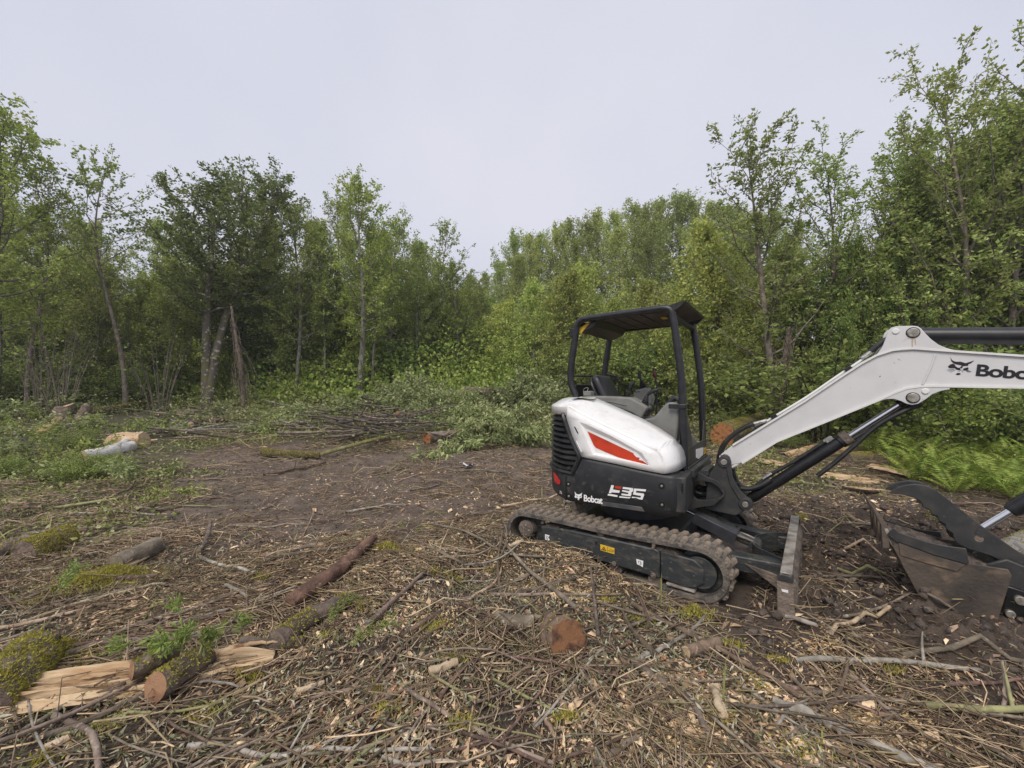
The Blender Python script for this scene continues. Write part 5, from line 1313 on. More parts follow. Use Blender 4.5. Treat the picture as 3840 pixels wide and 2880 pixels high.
M_bark1 = mat('stick_bark_grey', (0.247, 0.198, 0.153), .9, col2=(0.128, 0.099, 0.075), scale=9, lo=.4, hi=.62, col3=(0.405, 0.360, 0.285), scale3=26, lo3=.58, hi3=.75, bump=.5, bscale=50, rnd=.3)
M_bark2 = mat('stick_bark_red', (.20, .135, .098), .92, col2=(.10, .068, .05), scale=12, lo=.4, hi=.6, col3=(.33, .25, .18), scale3=24, lo3=.6, hi3=.75, bump=.7, bscale=40, rnd=.3)
M_pole = mat('pole_bark_dark', (.105, .088, .070), .92, col2=(.055, .046, .038), scale=9, lo=.4, hi=.6, col3=(.19, .165, .135), scale3=22, lo3=.6, hi3=.75, bump=.5, bscale=40, rnd=.35)
M_bark3 = mat('log_bark_brown', (0.195, 0.150, 0.117), .95, col2=(0.090, 0.069, 0.055), scale=9, lo=.4, hi=.6, col3=(0.330, 0.285, 0.225), scale3=22, lo3=.58, hi3=.75, bump=.9, bscale=28, rnd=.2)
M_peel = mat('peeled_wood', (.50, .39, .265), .8, col2=(.33, .235, .15), scale=9, lo=.42, hi=.62, col3=(.19, .125, .08), scale3=26, lo3=.56, hi3=.7, bump=.6, bscale=50, rnd=.25)
M_silver = mat('stick_bark_silver', (0.365, 0.338, 0.290), .85, col2=(0.203, 0.182, 0.149), scale=14, lo=.42, hi=.62, bump=.4, bscale=50, rnd=.2)
M_birch = mat('birch_bark', (.60, .59, .56), .7, col2=(.42, .40, .37), scale=7, lo=.5, hi=.62, col3=(.06, .05, .045), scale3=9, lo3=.66, hi3=.70, stretch=(4, 1, 1), bump=.3, bscale=30)
M_olive = mat('green_stick_bark', (0.285, 0.277, 0.128), .85, col2=(0.173, 0.158, 0.083), scale=14, lo=.42, hi=.62, rnd=.25)
def cut_mat(name, c0, c1, c2):
    if name in MATS: return MATS[name]
    m = bpy.data.materials.new(name); m.use_nodes = True
    n, l = m.node_tree.nodes, m.node_tree.links; b = n['Principled BSDF']; b.inputs['Roughness'].default_value = .8
    t = n.new('ShaderNodeTexCoord'); w = n.new('ShaderNodeTexWave'); w.wave_type = 'RINGS'; w.rings_direction = 'Z'; w.inputs['Scale'].default_value = 48; w.inputs['Distortion'].default_value = 7; w.inputs['Detail'].default_value = 3; w.inputs['Detail Scale'].default_value = 2
    l.new(t.outputs['Object'], w.inputs['Vector']); r = n.new('ShaderNodeValToRGB'); r.color_ramp.elements[0].color = (*c0, 1); r.color_ramp.elements[1].color = (*c1, 1); l.new(w.outputs['Fac'], r.inputs['Fac'])
    z = n.new('ShaderNodeTexNoise'); z.inputs['Scale'].default_value = 11; z.inputs['Detail'].default_value = 5; l.new(t.outputs['Object'], z.inputs['Vector'])
    a = n.new('ShaderNodeMapRange'); a.inputs['From Min'].default_value = .50; a.inputs['From Max'].default_value = .66; l.new(z.outputs['Fac'], a.inputs['Value'])
    q = n.new('ShaderNodeMixRGB'); l.new(a.outputs['Result'], q.inputs['Fac']); l.new(r.outputs['Color'], q.inputs['Color1']); q.inputs['Color2'].default_value = (*c2, 1); l.new(q.outputs['Color'], b.inputs['Base Color'])
    bp = n.new('ShaderNodeBump'); bp.inputs['Strength'].default_value = .5; bp.inputs['Distance'].default_value = .004; l.new(w.outputs['Fac'], bp.inputs['Height']); l.new(bp.outputs['Normal'], b.inputs['Normal'])
    MATS[name] = m; return m
C_pale = cut_mat('cut_face_pale', (.58, .44, .28), (.51, .375, .225), (.42, .27, .14))
C_red = cut_mat('cut_face_red', (.40, .23, .13), (.345, .19, .105), (.27, .135, .07))
C_orange = cut_mat('cut_face_orange', (.46, .20, .075), (.37, .155, .055), (.14, .062, .03))
C_stump = cut_mat('cut_face_stump', (.27, .125, .055), (.17, .078, .034), (.05, .026, .017))

def wobble_tube(path, r, rs, n=12, amp=.08):
    path = np.asarray(path, float); N = len(path); r = np.broadcast_to(r, (N,))
    V, F = tube_np(path, r, n)
    k = rs.rand(N, n) * amp * 2 - amp; ph = rs.rand() * 6
    k += .06 * np.sin(np.arange(n) * 2 * np.pi / n * 2 + ph)[None]
    c = np.repeat(path, n, 0); V = c + (V - c) * (1 + k.reshape(-1, 1))
    return V, F
def caps(V, n, N):
    return np.array([[0, 0, 0, 0]])
def blades(P, Nn, rs, s=.016, w=.0035):
    """short tapering tufts standing on a surface"""
    N = len(P); d = norm(Nn + rs.normal(size=(N, 3)) * .55); sd = norm(np.cross(d, rs.normal(size=(N, 3)))); L = (s * rs.uniform(.5, 1.4, N))[:, None]
    V = np.stack([P - sd * w, P + sd * w, P + d * L], 1).reshape(-1, 3)
    return V, np.arange(3 * N).reshape(-1, 3)

def log(name, label, cat, A, B, r0, r1=None, bark=None, cut=(None, None), moss=0.0, bend=0.0, seed=1, group=None, amp=.06, n=16, mid=None, mossup=.2):
    """a length of trunk from A to B with its own cut ends and moss"""
    rs = np.random.RandomState(seed); A, B = np.array(A, float), np.array(B, float); r1 = r0 if r1 is None else r1
    K = 12; t = np.linspace(0, 1, K)[:, None]; sd = norm(np.cross(B - A, [0, 0, 1.]))
    path = A + (B - A) * t + sd * bend * np.sin(np.pi * t) + np.array([0, 0, 1.]) * (mid or 0) * np.sin(np.pi * t)
    path[1:-1] += rs.normal(size=(K - 2, 3)) * r0 * .05
    rad = r0 + (r1 - r0) * t[:, 0]
    V, F = wobble_tube(path, rad, rs, n, amp)
    e = empty(name, tuple(A)); tag(e, label, cat, group)
    fb = fast_mesh('bark', V - A, F, bark or M_bark3, smooth=True); obj('bark', fb, e)
    for end, (c, i0, sgn) in enumerate(((cut[0], 0, -1), (cut[1], (K - 1) * n, 1))):
        ringv = V[i0:i0 + n]; ctr = ringv.mean(0); d = norm(path[1] - path[0]) * -1 if end == 0 else norm(path[-1] - path[-2])
        x = norm(ringv[0] - ctr); y = np.cross(d, x)
        loc = np.stack([(ringv - ctr) @ x, (ringv - ctr) @ y, np.zeros(n)], 1)
        inner = loc * .6 + np.array([0, 0, .003]) + rs.normal(size=(n, 3)) * r0 * .015
        Vc = np.concatenate([loc, inner, [[0, 0, .002]]])
        Fc = [(i, (i + 1) % n, n + (i + 1) % n, n + i) for i in range(n)]
        me = bpy.data.meshes.new('cut_face'); me.from_pydata(Vc.tolist(), [], Fc + [(n + i, n + (i + 1) % n, 2 * n) for i in range(n)]); me.materials.append(c or bark or M_bark3)
        o = obj('cut_face' if c else 'broken_end', me, e); M = Matrix(((x[0], y[0], d[0], 0), (x[1], y[1], d[1], 0), (x[2], y[2], d[2], 0), (0, 0, 0, 1))); M.translation = Vector(ctr - A + d * .001); o.matrix_local = M
    if moss:
        cnt = int(moss * 38000 * np.linalg.norm(B - A) * (r0 + r1)); f = rs.randint(0, len(F), cnt); q = F[f]; u, v = rs.rand(2, cnt, 1)
        P = (V[q[:, 0]] * (1 - u) + V[q[:, 1]] * u) * (1 - v) + (V[q[:, 3]] * (1 - u) + V[q[:, 2]] * u) * v
        nn = norm(np.cross(V[q[:, 1]] - V[q[:, 0]], V[q[:, 3]] - V[q[:, 0]])); ax = path[np.clip((f // n), 0, K - 1)]; nn = np.where((nn * (P - ax)).sum(1, keepdims=True) < 0, -nn, nn)
        tt = (f // n) / (K - 2); keep = (nn[:, 2] > mossup + rs.normal(size=cnt) * .15) & (vnoise(P[:, 0] * 6 + seed, P[:, 1] * 6, 2) > (.08 if moss > 1.4 else .30))
        vv, ff = blades(P[keep] - A, nn[keep], rs, .015, .005); obj('moss', fast_mesh('moss', vv, ff, M_moss), e)['kind'] = 'stuff'
    return e
def stick(label, pts, r0, r1=None, bark=None, lift=.0, group=None, seed=0, name='branch', cat='branch', forks=0, cut=None, tip=None):
    """a branch lying along picture points; pts (px, py[, height above ground])"""
    rs = np.random.RandomState(seed + 900); r1 = r0 * .45 if r1 is None else r1
    P = []
    for q in pts:
        g = G(q[0], q[1]); g[2] += r0 * .8 + lift + (q[2] if len(q) > 2 else 0); P.append(g)
    P = np.array(smooth_path(P, 5)); P[1:-1] += rs.normal(size=(len(P) - 2, 3)) * r0 * .18
    return stick3(label, P, r0, r1, bark, group, rs, name, cat, forks, cut)
def stick3(label, P, r0, r1, bark, group, rs, name='branch', cat='branch', forks=0, cut=None):
    t = np.linspace(0, 1, len(P)); A = P[0].copy()
    parts = [wobble_tube(P - A, r0 + (r1 - r0) * t, rs, 8, .07)]
    for k in range(forks):
        u = rs.uniform(.25, .85); i = int(u * (len(P) - 1)); d = norm(P[min(i + 1, len(P) - 1)] - P[max(i - 1, 0)]); dd = norm(d * .8 + rs.normal(size=3) * .5 + np.array([0, 0, .15])); L = np.linalg.norm(P[-1] - P[0]) * rs.uniform(.12, .35)
        s = np.linspace(0, 1, 5)[:, None]; parts.append(wobble_tube(P[i] - A + dd * L * s + rs.normal(size=3) * L * .1 * s ** 2, (r0 + (r1 - r0) * u) * .6 * (1 - .6 * s[:, 0]), rs, 6, .06))
    V, F = join(parts)
    n = 8; c0 = V[:n].mean(0); c1 = V[(len(P) - 1) * n:len(P) * n].mean(0)
    k0 = len(V); V = np.concatenate([V, [c0, c1]])
    fc = [(i, (i + 1) % n, k0, k0) for i in range(n)]; e0 = (len(P) - 1) * n; fe = [(e0 + i, e0 + (i + 1) % n, k0 + 1, k0 + 1) for i in range(n)]
    me = bpy.data.meshes.new(name); me.from_pydata(V.tolist(), [], F.tolist() + [q[:3] for q in fc] + [q[:3] for q in fe])
    me.polygons.foreach_set('use_smooth', np.ones(len(me.polygons), bool)); me.materials.append(bark or M_bark1); me.materials.append(cut or M_peel)
    mi = np.zeros(len(me.polygons), np.int32); mi[-2 * n:] = 1; me.polygons.foreach_set('material_index', mi)
    o = obj(name, me); o.location = tuple(A); tag(o, label, cat, group); return o
def GA(px, py, up=0.0):
    g = G(px, py); g[2] += up; return g

# ---- the pieces that can be told apart, foreground
log('log', 'red-barked rough log lying aslant on the hummock left of the excavator', 'log', GA(626, 1318, .06), GA(808, 1178, .085), .056, .038, mat('red_log_bark', (.20, .115, .08), .92, col2=(.09, .05, .036), scale=9, lo=.4, hi=.6, col3=(.40, .29, .20), scale3=18, lo3=.6, hi3=.74, bump=.9, bscale=26), (None, None), 0, .05, 3, amp=.2)
log('log', 'mossy brown log just below the red-barked log', 'log', GA(598, 1405, .06), GA(750, 1318, .075), .066, .056, M_bark3, (None, C_red), .8, -.04, 4)
log('log', 'small mossy log with a pale sawn end pointing left, below the mossy brown log', 'log', GA(525, 1402, .035), GA(655, 1398, .03), .042, .034, M_bark3, (C_pale, None), .9, .02, 5)
log('log', 'smooth grey-brown log butt half sunk at the left, moss at its foot', 'log', GA(248, 1226, .03), GA(338, 1190, .05), .085, .095, M_bark1, (None, C_red), .0, 0, 6)
log('log', 'thick yellow-green mossy log at the left picture edge', 'log', GA(50, 1212, .06), GA(148, 1178, .08), .12, .13, M_bark3, (None, M_bark3), 1.6, 0, 7, mossup=-.3)
log('log', 'dark rotten log cut off by the left edge beside the mossy log', 'log', GA(-90, 1235, .04), GA(55, 1188, .08), .09, .075, M_bark3, (None, None), .2, .02, 8, amp=.14)
log('log', 'larger of two sawn mossy logs, red round end facing the camera', 'log', GA(335, 1522, .085), GA(448, 1452, .10), .075, .064, M_bark3, (C_red, None), .9, 0, 9, mossup=.1)
log('log', 'smaller of two sawn mossy logs, red round end facing the camera', 'log', GA(284, 1498, .125), GA(378, 1452, .135), .052, .048, M_bark3, (C_red, None), .7, 0, 10)
log('log', 'mossy butt across the end of the split log at the left edge', 'log', GA(-40, 1545, .05), GA(95, 1432, .10), .115, .12, M_bark3, (None, C_pale), 1.8, 0, 12, mossup=-.5)
log('sawn_stump', 'orange-brown sawn stump end sticking out of the chips in front of the tracks', 'stump', GA(1228, 1412, .075), GA(1188, 1345, -.10), .125, .155, M_bark2, (C_stump, None), .1, 0, 13, n=22, amp=.11)
log('log', 'short broken log stub with bright yellow split end, right of the sawn stump', 'log', GA(1482, 1418, .025), GA(1552, 1398, .03), .036, .034, M_bark2, (C_pale, M_ink if False else None), 0, 0, 14)
log('log', 'bent grey log stub lying behind the sawn stump', 'log', GA(1075, 1335, .02), GA(1150, 1350, .02), .036, .05, M_bark1, (None, None), 0, .05, 15)
for k, (a_, b_, r, lb) in enumerate((((928, 1462), (988, 1440), .028, 'flat pale yellow wood slab below the tan stick'), ((98, 1625), (150, 1602), .020, 'pale broken wood chunk near the lower left corner'), ((1548, 1492), (1566, 1556), .022, 'blocky pale split piece right of the stout brown branch'), ((742, 1505), (790, 1470), .014, 'orange-brown splinter left of the middle, below the sprig'), ((1100, 1185), (1130, 1172), .022, 'yellow chunk beside the sprocket'), ((1870, 1425), (1905, 1445), .02, 'pale split stub in the mud in front of the bucket'), ((1180, 1560), (1200, 1600), .014, 'peeled splinter below the greenish rods'), ((640, 1500), (700, 1480), .016, 'pale splinter right of the split log tip'))):
    log('wood_chunk', lb, 'wood chunk', GA(*a_, r * .8), GA(*b_, r), r, r * .85, M_peel, (C_pale, C_pale), 0, 0, 60 + k, amp=.2, n=7)
# split half-log: pale torn face above, dark bark below
def split_log(label, A, B, w, h, seed, faceup=(0, -.25, 1), name='split_log'):
    rs = np.random.RandomState(seed); A, B = np.array(A), np.array(B); d = norm(B - A); up_ = norm(np.array(faceup, float) - d * np.dot(d, faceup)); sd = np.cross(d, up_); K = 30; L = np.linalg.norm(B - A)
    e = empty(name, tuple(A)); tag(e, label, 'log')
    t = np.linspace(0, 1, K); tap = np.interp(t, [0, .75, .9, 1], [1, 1, .75, .25]); off = np.cumsum(rs.normal(size=25)) * h * .045; off -= off.mean(); off = np.repeat(off[:9], 3)[:25] + rs.normal(size=25) * h * .03
    for g_ in rs.choice(np.arange(2, 23), 5, replace=False): off[g_] -= h * .22
    rows = []
    for i in range(K):
        c = d * L * t[i]; r = []
        for j in range(25):
            u = j / 24 * 2 - 1; r.append(c + sd * w * u * tap[i] + up_ * (off[j] + rs.normal() * h * .012 + h * .05 * math.sin(t[i] * 5 + (j // 3) * 1.7)))
        rows.append(r)
    b_ = MB(); b_.grid(rows); o = b_.build('torn_face', M_peel2, e, sharp=18)
    rows2 = []
    for i in range(K):
        c = d * L * t[i]; r = [rows[i][0]]
        for j in range(1, 9):
            a = pi * j / 9; r.append(c - sd * w * math.cos(a) * tap[i] - up_ * h * math.sin(a) * (.75 + rs.rand() * .12) * tap[i])
        rows2.append(r + [rows[i][24]])
    b_ = MB(); b_.grid(rows2); b_.build('bark', M_bark2, e, sharp=40)
    for k in range(14):
        u = rs.uniform(-.9, .9); q = d * L * rs.uniform(.05, .85) + sd * w * u + up_ * h * .10; l = rs.uniform(.08, .3); b_ = MB()
        b_.add([q, q + d * l * .5 + sd * .012 + up_ * .006, q + d * l + up_ * rs.uniform(.0, .012), q + d * l * .5 - sd * .010 + up_ * .004, q + d * l * .45 + up_ * .018], [(0, 1, 4), (1, 2, 4), (2, 3, 4), (3, 0, 4)]); b_.build('splinter', M_peel2, e)
    return e
M_peel2 = mat('torn_wood', (.60, .455, .285), .8, col2=(.42, .27, .145), scale=2.0, lo=.42, hi=.62, col3=(.20, .11, .055), scale3=3.0, lo3=.60, hi3=.68, stretch=(1.0, 7, 7), bump=.5, bscale=6, detail=7)
split_log('long split log with pale torn face, across the lower left corner', GA(-150, 1545, .035), GA(592, 1432, .05), .125, .13, 21)
stick('torn orange sliver at the tip of the split log', [(470, 1440, .06), (540, 1418, .06), (600, 1408, .04)], .022, .006, M_peel2, seed=3)

stick('long silvery stick running from the split log up to the red-barked log', [(60, 1405), (240, 1392), (400, 1345), (520, 1312), (640, 1278, .03)], .0165, .009, M_silver, seed=1)
stick('pale crooked stick along the bottom edge, left of centre', [(405, 1618), (470, 1615), (590, 1640), (660, 1622), (790, 1625), (935, 1622)], .014, .008, M_silver, seed=2, forks=2)
stick('grey branch pair resting behind the split log', [(140, 1420), (250, 1390), (380, 1385), (500, 1388)], .022, .015, M_bark1, seed=4, forks=1)
stick('dark twig crossing above the split log', [(0, 1392), (160, 1375), (300, 1360), (380, 1300, .05)], .008, .004, M_bark1, seed=5)
stick('mossy short branch lying behind the two sawn logs', [(430, 1380), (520, 1370)], .030, .026, M_olive, seed=6)
stick('long curved branch beside the near track, lower of a pair', [(985, 1300), (1070, 1290), (1160, 1275), (1245, 1252)], .018, .015, M_bark1, seed=7)
stick('long curved branch beside the near track, upper of a pair', [(1030, 1312), (1100, 1265), (1180, 1230), (1235, 1218)], .016, .013, M_bark1, seed=8)
stick('upright forked stick leaning in front of the sprocket', [(1085, 1290), (1075, 1240, .06), (1086, 1170, .10)], .013, .009, M_bark2, seed=9, forks=1)
stick('long pale branch arching over the brush left of the tracks', [(930, 1140), (1010, 1160), (1090, 1205), (1180, 1215)], .012, .010, M_bark1, seed=10, lift=.04)
stick('dark bent branch in the brush left of the tracks', [(880, 1165, .03), (960, 1205, .02), (1010, 1222), (1055, 1225)], .015, .012, M_bark1, seed=11)
stick('looping thin branch in the brush left of the tracks', [(1025, 1225), (1060, 1240), (1092, 1190, .06), (1092, 1160, .10), (1080, 1130, .08)], .009, .006, M_bark1, seed=12)
stick('white peeled stick poking up from the brush', [(940, 1210), (965, 1165, .06), (980, 1140, .08)], .009, .007, M_peel, seed=13)
stick('tan stick slanting across the chips below the hummock', [(800, 1425), (880, 1370), (955, 1325)], .020, .013, M_bark2, seed=14)
stick('long thin dark branch running to the lower middle', [(880, 1510, .04), (990, 1560), (1110, 1620), (1200, 1655)], .011, .009, M_bark1, seed=15)
stick('greenish rod lying below the sawn stump', [(1065, 1478, .02), (1160, 1520), (1235, 1552)], .009, .008, M_olive, seed=16)
stick('second greenish rod below the sawn stump', [(930, 1470, .03), (1000, 1500), (1080, 1535)], .008, .006, M_olive, seed=17)
stick('long arched twig passing in front of the sawn stump', [(780, 1500), (880, 1440), (960, 1418, .03), (1060, 1420, .04), (1150, 1445)], .008, .005, M_bark1, seed=18)
stick('stout brown branch right of the stump, running to the lower right', [(1372, 1440), (1440, 1485), (1495, 1530), (1530, 1590)], .021, .016, M_bark1, seed=19)
stick('grey branch rising to the right from the stout brown branch', [(1368, 1432), (1430, 1405), (1485, 1372), (1525, 1338, .02)], .016, .010, M_silver, seed=20)
stick('pale peeled upright stub in the lower right chips', [(1540, 1490, .0), (1552, 1530, .02), (1562, 1560)], .020, .018, M_peel, seed=21)
stick('long grey pole in the lower right corner', [(1668, 1522), (1745, 1548), (1850, 1600), (1990, 1662), (2060, 1700)], .026, .022, M_silver, seed=22)
stick('brown split pole beside the long grey pole', [(1690, 1490), (1780, 1505), (1890, 1545), (1960, 1562)], .018, .012, M_bark2, seed=23)
stick('straight grey stick in front of the blade, running right', [(1698, 1335), (1760, 1352), (1850, 1378), (1918, 1396)], .017, .010, M_silver, seed=24)
stick('thin bent stick between blade and bucket', [(1790, 1338), (1850, 1330), (1920, 1308), (1972, 1282)], .012, .008, M_bark1, seed=25)
stick('small twig standing just in front of the blade', [(1822, 1320), (1850, 1300), (1890, 1292)], .008, .006, M_bark1, seed=26)
stick('thin branch curling through the mud toward the thumb', [(1650, 1255), (1760, 1248), (1900, 1250), (2000, 1285), (2060, 1320)], .012, .009, M_bark1, seed=27)
stick('long branch lying along the edge of the ferns', [(1820, 1130), (1960, 1145), (2080, 1165), (2212, 1190)], .014, .010, M_bark1, seed=28)
stick('dark branch leaning in the lower centre', [(1285, 1660), (1330, 1630), (1378, 1608, .02)], .017, .012, M_bark3, seed=29)
stick('short peeled stick in the lower right chips, near the stout branch', [(1455, 1500), (1490, 1535), (1500, 1570)], .012, .010, M_peel, seed=30)
stick('upright broken twig stub at the far right corner', [(2160, 1560), (2172, 1520, .05), (2166, 1470, .1)], .010, .007, M_bark1, seed=31)
stick('branch stub with a cut top sticking up left of the hummock', [(428, 1200), (448, 1175, .05), (455, 1150, .11)], .024, .018, M_bark3, seed=32, cut=C_pale)
stick('rod with a pale cut end lying left of the hummock', [(270, 1145), (330, 1155), (385, 1142)], .028, .022, M_bark1, seed=33, cut=C_pale)
log('mossy_log', 'crooked bright green mossy limb at the near rim of the brush pile', 'log', GA(567, 985, .09), GA(690, 990, .07), .070, .062, M_bark3, (C_pale, None), 1.6, .10, 34, mossup=-.6)
log('mossy_log', 'thin mossy limb running from the crooked mossy limb into the brush pile', 'log', GA(690, 990, .07), GA(880, 952, .22), .045, .03, M_olive, (None, None), .5, -.12, 35)

# mid and far pieces
log('birch_log', 'white birch log with forked end at the left of the mud', 'log', GA(180, 998, .11), GA(285, 975, .12), .125, .12, M_birch, (C_pale, C_orange), 0, .05, 31)
log('birch_log', 'short birch fork arm rising from the white birch log', 'log', GA(248, 982, .15), GA(297, 955, .20), .085, .06, M_birch, (None, C_orange), 0, .02, 32)
log('wood_block', 'pale split wood block behind the birch log', 'wood block', GA(244, 968, .15), GA(312, 966, .17), .22, .20, M_peel2, (C_pale, C_pale), 0, 0, 33, amp=.16, n=8)
log('log', 'orange split pole lying behind the birch log', 'log', GA(285, 962, .05), GA(340, 955, .06), .035, .025, M_peel2, (None, None), 0, 0, 34)
log('log', 'pair of short reddish logs at the far side of the mud, front one', 'log', GA(412, 922, .07), GA(472, 908, .09), .085, .08, M_bark2, (C_pale, C_pale), 0, 0, 35)
log('log', 'pair of short reddish logs at the far side of the mud, rear one', 'log', GA(452, 917, .09), GA(522, 906, .10), .085, .07, M_bark2, (C_pale, C_pale), 0, 0, 36)
log('log', 'dark rotten log lying behind the reddish logs', 'log', GA(330, 905, .1), GA(420, 900, .1), .12, .10, M_bark3, (None, None), .1, 0, 37, amp=.15)
log('log', 'long yellow mossy log by the forest foot at the left', 'log', GA(195, 900, .15), GA(340, 880, .35), .12, .09, M_bark3, (None, None), .55, .1, 38)
log('stump', 'broad low stump with pale sawn top beside the long mossy log', 'stump', GA(140, 906, -.1), GA(138, 906, .42), .30, .25, M_bark3, (None, C_pale), .1, 0, 39)
log('stump', 'leaning cut stump right of the broad low stump', 'stump', GA(168, 912, -.05), GA(190, 906, .42), .17, .14, M_bark3, (None, C_pale), .2, 0, 40)
log('log', 'short yellow broken log in the greenery at the left', 'log', GA(85, 950, .1), GA(125, 920, .2), .12, .10, M_peel2, (None, None), .2, 0, 41, amp=.15)
log('log', 'pale grey log across the brush pile', 'log', GA(820, 925, .12), GA(893, 920, .15), .085, .08, M_birch, (C_pale, C_pale), 0, 0, 42)
log('log', 'tan log leaning at the crest of the brush pile', 'log', GA(858, 918, .35), GA(912, 905, .28), .07, .06, M_bark1, (C_orange, C_pale), 0, 0, 43)
log('log', 'thick short log with an orange sawn end at the right of the brush pile', 'log', GA(922, 958, .14), GA(978, 950, .14), .15, .13, M_bark1, (C_orange, C_orange), 0, 0, 44)
log('log', 'felled log with glowing orange sawn end at the far gap', 'log', GA(1003, 888, .75), GA(1085, 880, .62), .20, .16, M_bark3, (C_orange, None), .2, 0, 45)
log('log', 'thick log with orange sawn end behind the canopy post', 'log', GA(1560, 965, .26), GA(1660, 930, .30), .30, .28, M_bark3, (C_orange, None), .8, 0, 46, n=20)
log('log', 'long pale barkless log beyond the boom cylinder', 'log', GA(1770, 985, .10), GA(2000, 958, .14), .15, .12, M_peel2, (C_pale, None), .25, .1, 47, amp=.1)
log('log', 'mossy underside log below the pale barkless log', 'log', GA(1830, 1000, .08), GA(1960, 988, .08), .13, .12, M_bark3, (None, None), .8, 0, 48)
split_log('splintered slab pointing toward the ferns', GA(1875, 1010, .05), GA(2015, 1040, .06), .12, .10, 22, (0, -.4, 1))
split_log('torn orange slab lying on the soil behind the thumb', GA(1770, 1030, .05), GA(1900, 1048, .06), .10, .09, 23, (0, -.4, 1))
for k, (a_, b_, lb) in enumerate((((1700, 990), (1790, 965), 'torn slab left of the pale barkless log'), ((1830, 1060), (1900, 1072), 'short torn slab behind the thumb tips'), ((1950, 1002), (2035, 1012), 'torn slab under the nearest ferns'), ((1640, 1000), (1700, 1012), 'orange torn slab behind the boom foot'))):
    split_log(lb, GA(*a_, .06), GA(*b_, .08), .09, .09, 70 + k, (0, -.5, 1))
log('log', 'grey log end at the right picture edge behind the thumb cylinder', 'log', GA(2150, 1230, .09), GA(2330, 1150, .10), .11, .11, M_silver, (C_pale, None), .1, 0, 49)

CLEAR = [G(*q) for q in ((240, 1000), (285, 985), (200, 1005), (280, 965), (140, 915), (182, 918), (250, 905), (320, 895), (440, 928), (500, 922), (105, 955), (370, 915), (860, 940), (930, 965), (880, 935), (1010, 880), (1060, 880), (1560, 985), (1850, 1010), (1930, 1010), (1900, 1040))]
def cleared(x, y):
    w = np.ones(np.shape(x))
    for g in CLEAR: w = w * (1 - .93 * np.exp(-(((x - g[0]) / .75) ** 2 + ((y - g[1]) / .9) ** 2) ** 2))
    return w
# ---- brush pile: bare poles and leafy boughs
br = random.Random(12)
for k in range(64):
    px, py = br.gauss(825, 75), br.uniform(905, 960); a = br.gauss(.06, .38); L = br.uniform(1.0, 3.4)
    g = G(px, py); h = .04 + .60 * math.exp(-((px - 840) / 130) ** 2) * br.random()
    d = np.array([math.cos(a), math.sin(a) * .8, 0]); rs = np.random.RandomState(300 + k); s = np.linspace(-.5, .5, 9)[:, None]
    P = g + d * L * s + rs.normal(size=3) * .15 * s ** 2; P[:, 2] = hz(P[:, 0], P[:, 1]) + h + .03 + br.uniform(-.28, .28) * s[:, 0] * 2
    P[:, 2] = np.maximum(P[:, 2], hz(P[:, 0], P[:, 1]) + .02)
    stick3('bare dark pole lying in the brush pile at the far side of the mud', P, br.uniform(.016, .040), br.uniform(.008, .016), (M_pole, M_bark3, M_pole, M_bark1)[k % 4], 'poles of the brush pile', rs, 'pole', 'branch', 1)
L_bough = leaf_mat('bough_leaf', (.060, .082, .034), (.105, .132, .062), (.185, .21, .13), .3)
def gen_bough(seed, L, n, ls, name, leaf, bark):
    rs = np.random.RandomState(seed); s = np.linspace(0, 1, 8)[:, None]; q = np.array([L, 0, 0]) * s + rs.normal(size=3) * .15 * s ** 2 + np.array([0, 0, .12]) * np.sin(np.pi * s)
    wood = [tube_np(q, .014 * (1 - .8 * s[:, 0]), 5)]; LP, LD, LS = [], [], []
    for k in range(n):
        u = .1 + .9 * rs.rand(); a = np.array([np.interp(u, s[:, 0], q[:, c]) for c in range(3)]); dd = norm(np.array([.8, 0, .1]) + rs.normal(size=3) * .55); l = L * .28 * rs.uniform(.4, 1.1)
        z = np.stack([a, a + dd * l * .5, a + dd * l - np.array([0, 0, .06]) * l]); wood.append(tube_np(z, np.array([.005, .004, .002]), 3))
        m = rs.poisson(16) + 2; uu = rs.rand(m)[:, None]; LP.append(a + dd * l * uu + rs.normal(size=(m, 3)) * .03); LD.append(dd * .7 + rs.normal(size=(m, 3)) * .5 + np.array([0, 0, -.45])); LS.append(ls * rs.uniform(.6, 1.3, m))
    wv, wf = join(wood); lv_, lf = leaves(np.concatenate(LP), np.concatenate(LD), np.concatenate(LS), rs, w=.17)
    PROTO[name] = (fast_mesh('stem', wv, wf, bark, smooth=True), fast_mesh('leaves', lv_, lf, leaf), L)
gen_bough(1, 1.6, 26, .12, 'bough0', L_bough, M_bark1); gen_bough(2, 1.4, 20, .10, 'bough1', L_weed, M_bark1); gen_bough(3, 1.2, 24, .11, 'bough2', L_bough, M_olive)
def bough(key, g, rz, sc, label, group, tilt=0.0, name='leafy_bough'):
    a, b_, H = PROTO[key]; e = empty(name, (g[0], g[1], g[2] + .05), rz); e.rotation_euler = (br.uniform(-.4, .4), tilt, rz); e.scale = (sc, sc, sc); obj('stem', a, e); obj('leaves', b_, e); tag(e, label, 'branch', group); return e
def clearof(g):
    c, s = math.cos(EYAW), math.sin(EYAW); lx = c * (g[0] - EX) + s * (g[1] - EY); ly = -s * (g[0] - EX) + c * (g[1] - EY)
    return not (abs(lx) < 1.5 and abs(ly) < 1.15)
for k in range(70):
    px, py = (br.uniform(780, 1000), br.uniform(895, 950)) if k < 26 else (br.uniform(945, 1075), br.uniform(915, 968))
    if px < 880 and py > 925: continue
    g = G(px, py); g[2] += .5 * math.exp(-((px - 890) / 110) ** 2) * br.random()
    bough(('bough0', 'bough2')[k % 2], g, br.uniform(-.8, .8) + (pi if br.random() < .3 else 0), br.uniform(.8, 1.4), 'silvery green leafy bough on the brush pile', 'leafy boughs of the brush pile', br.uniform(-.35, .2))
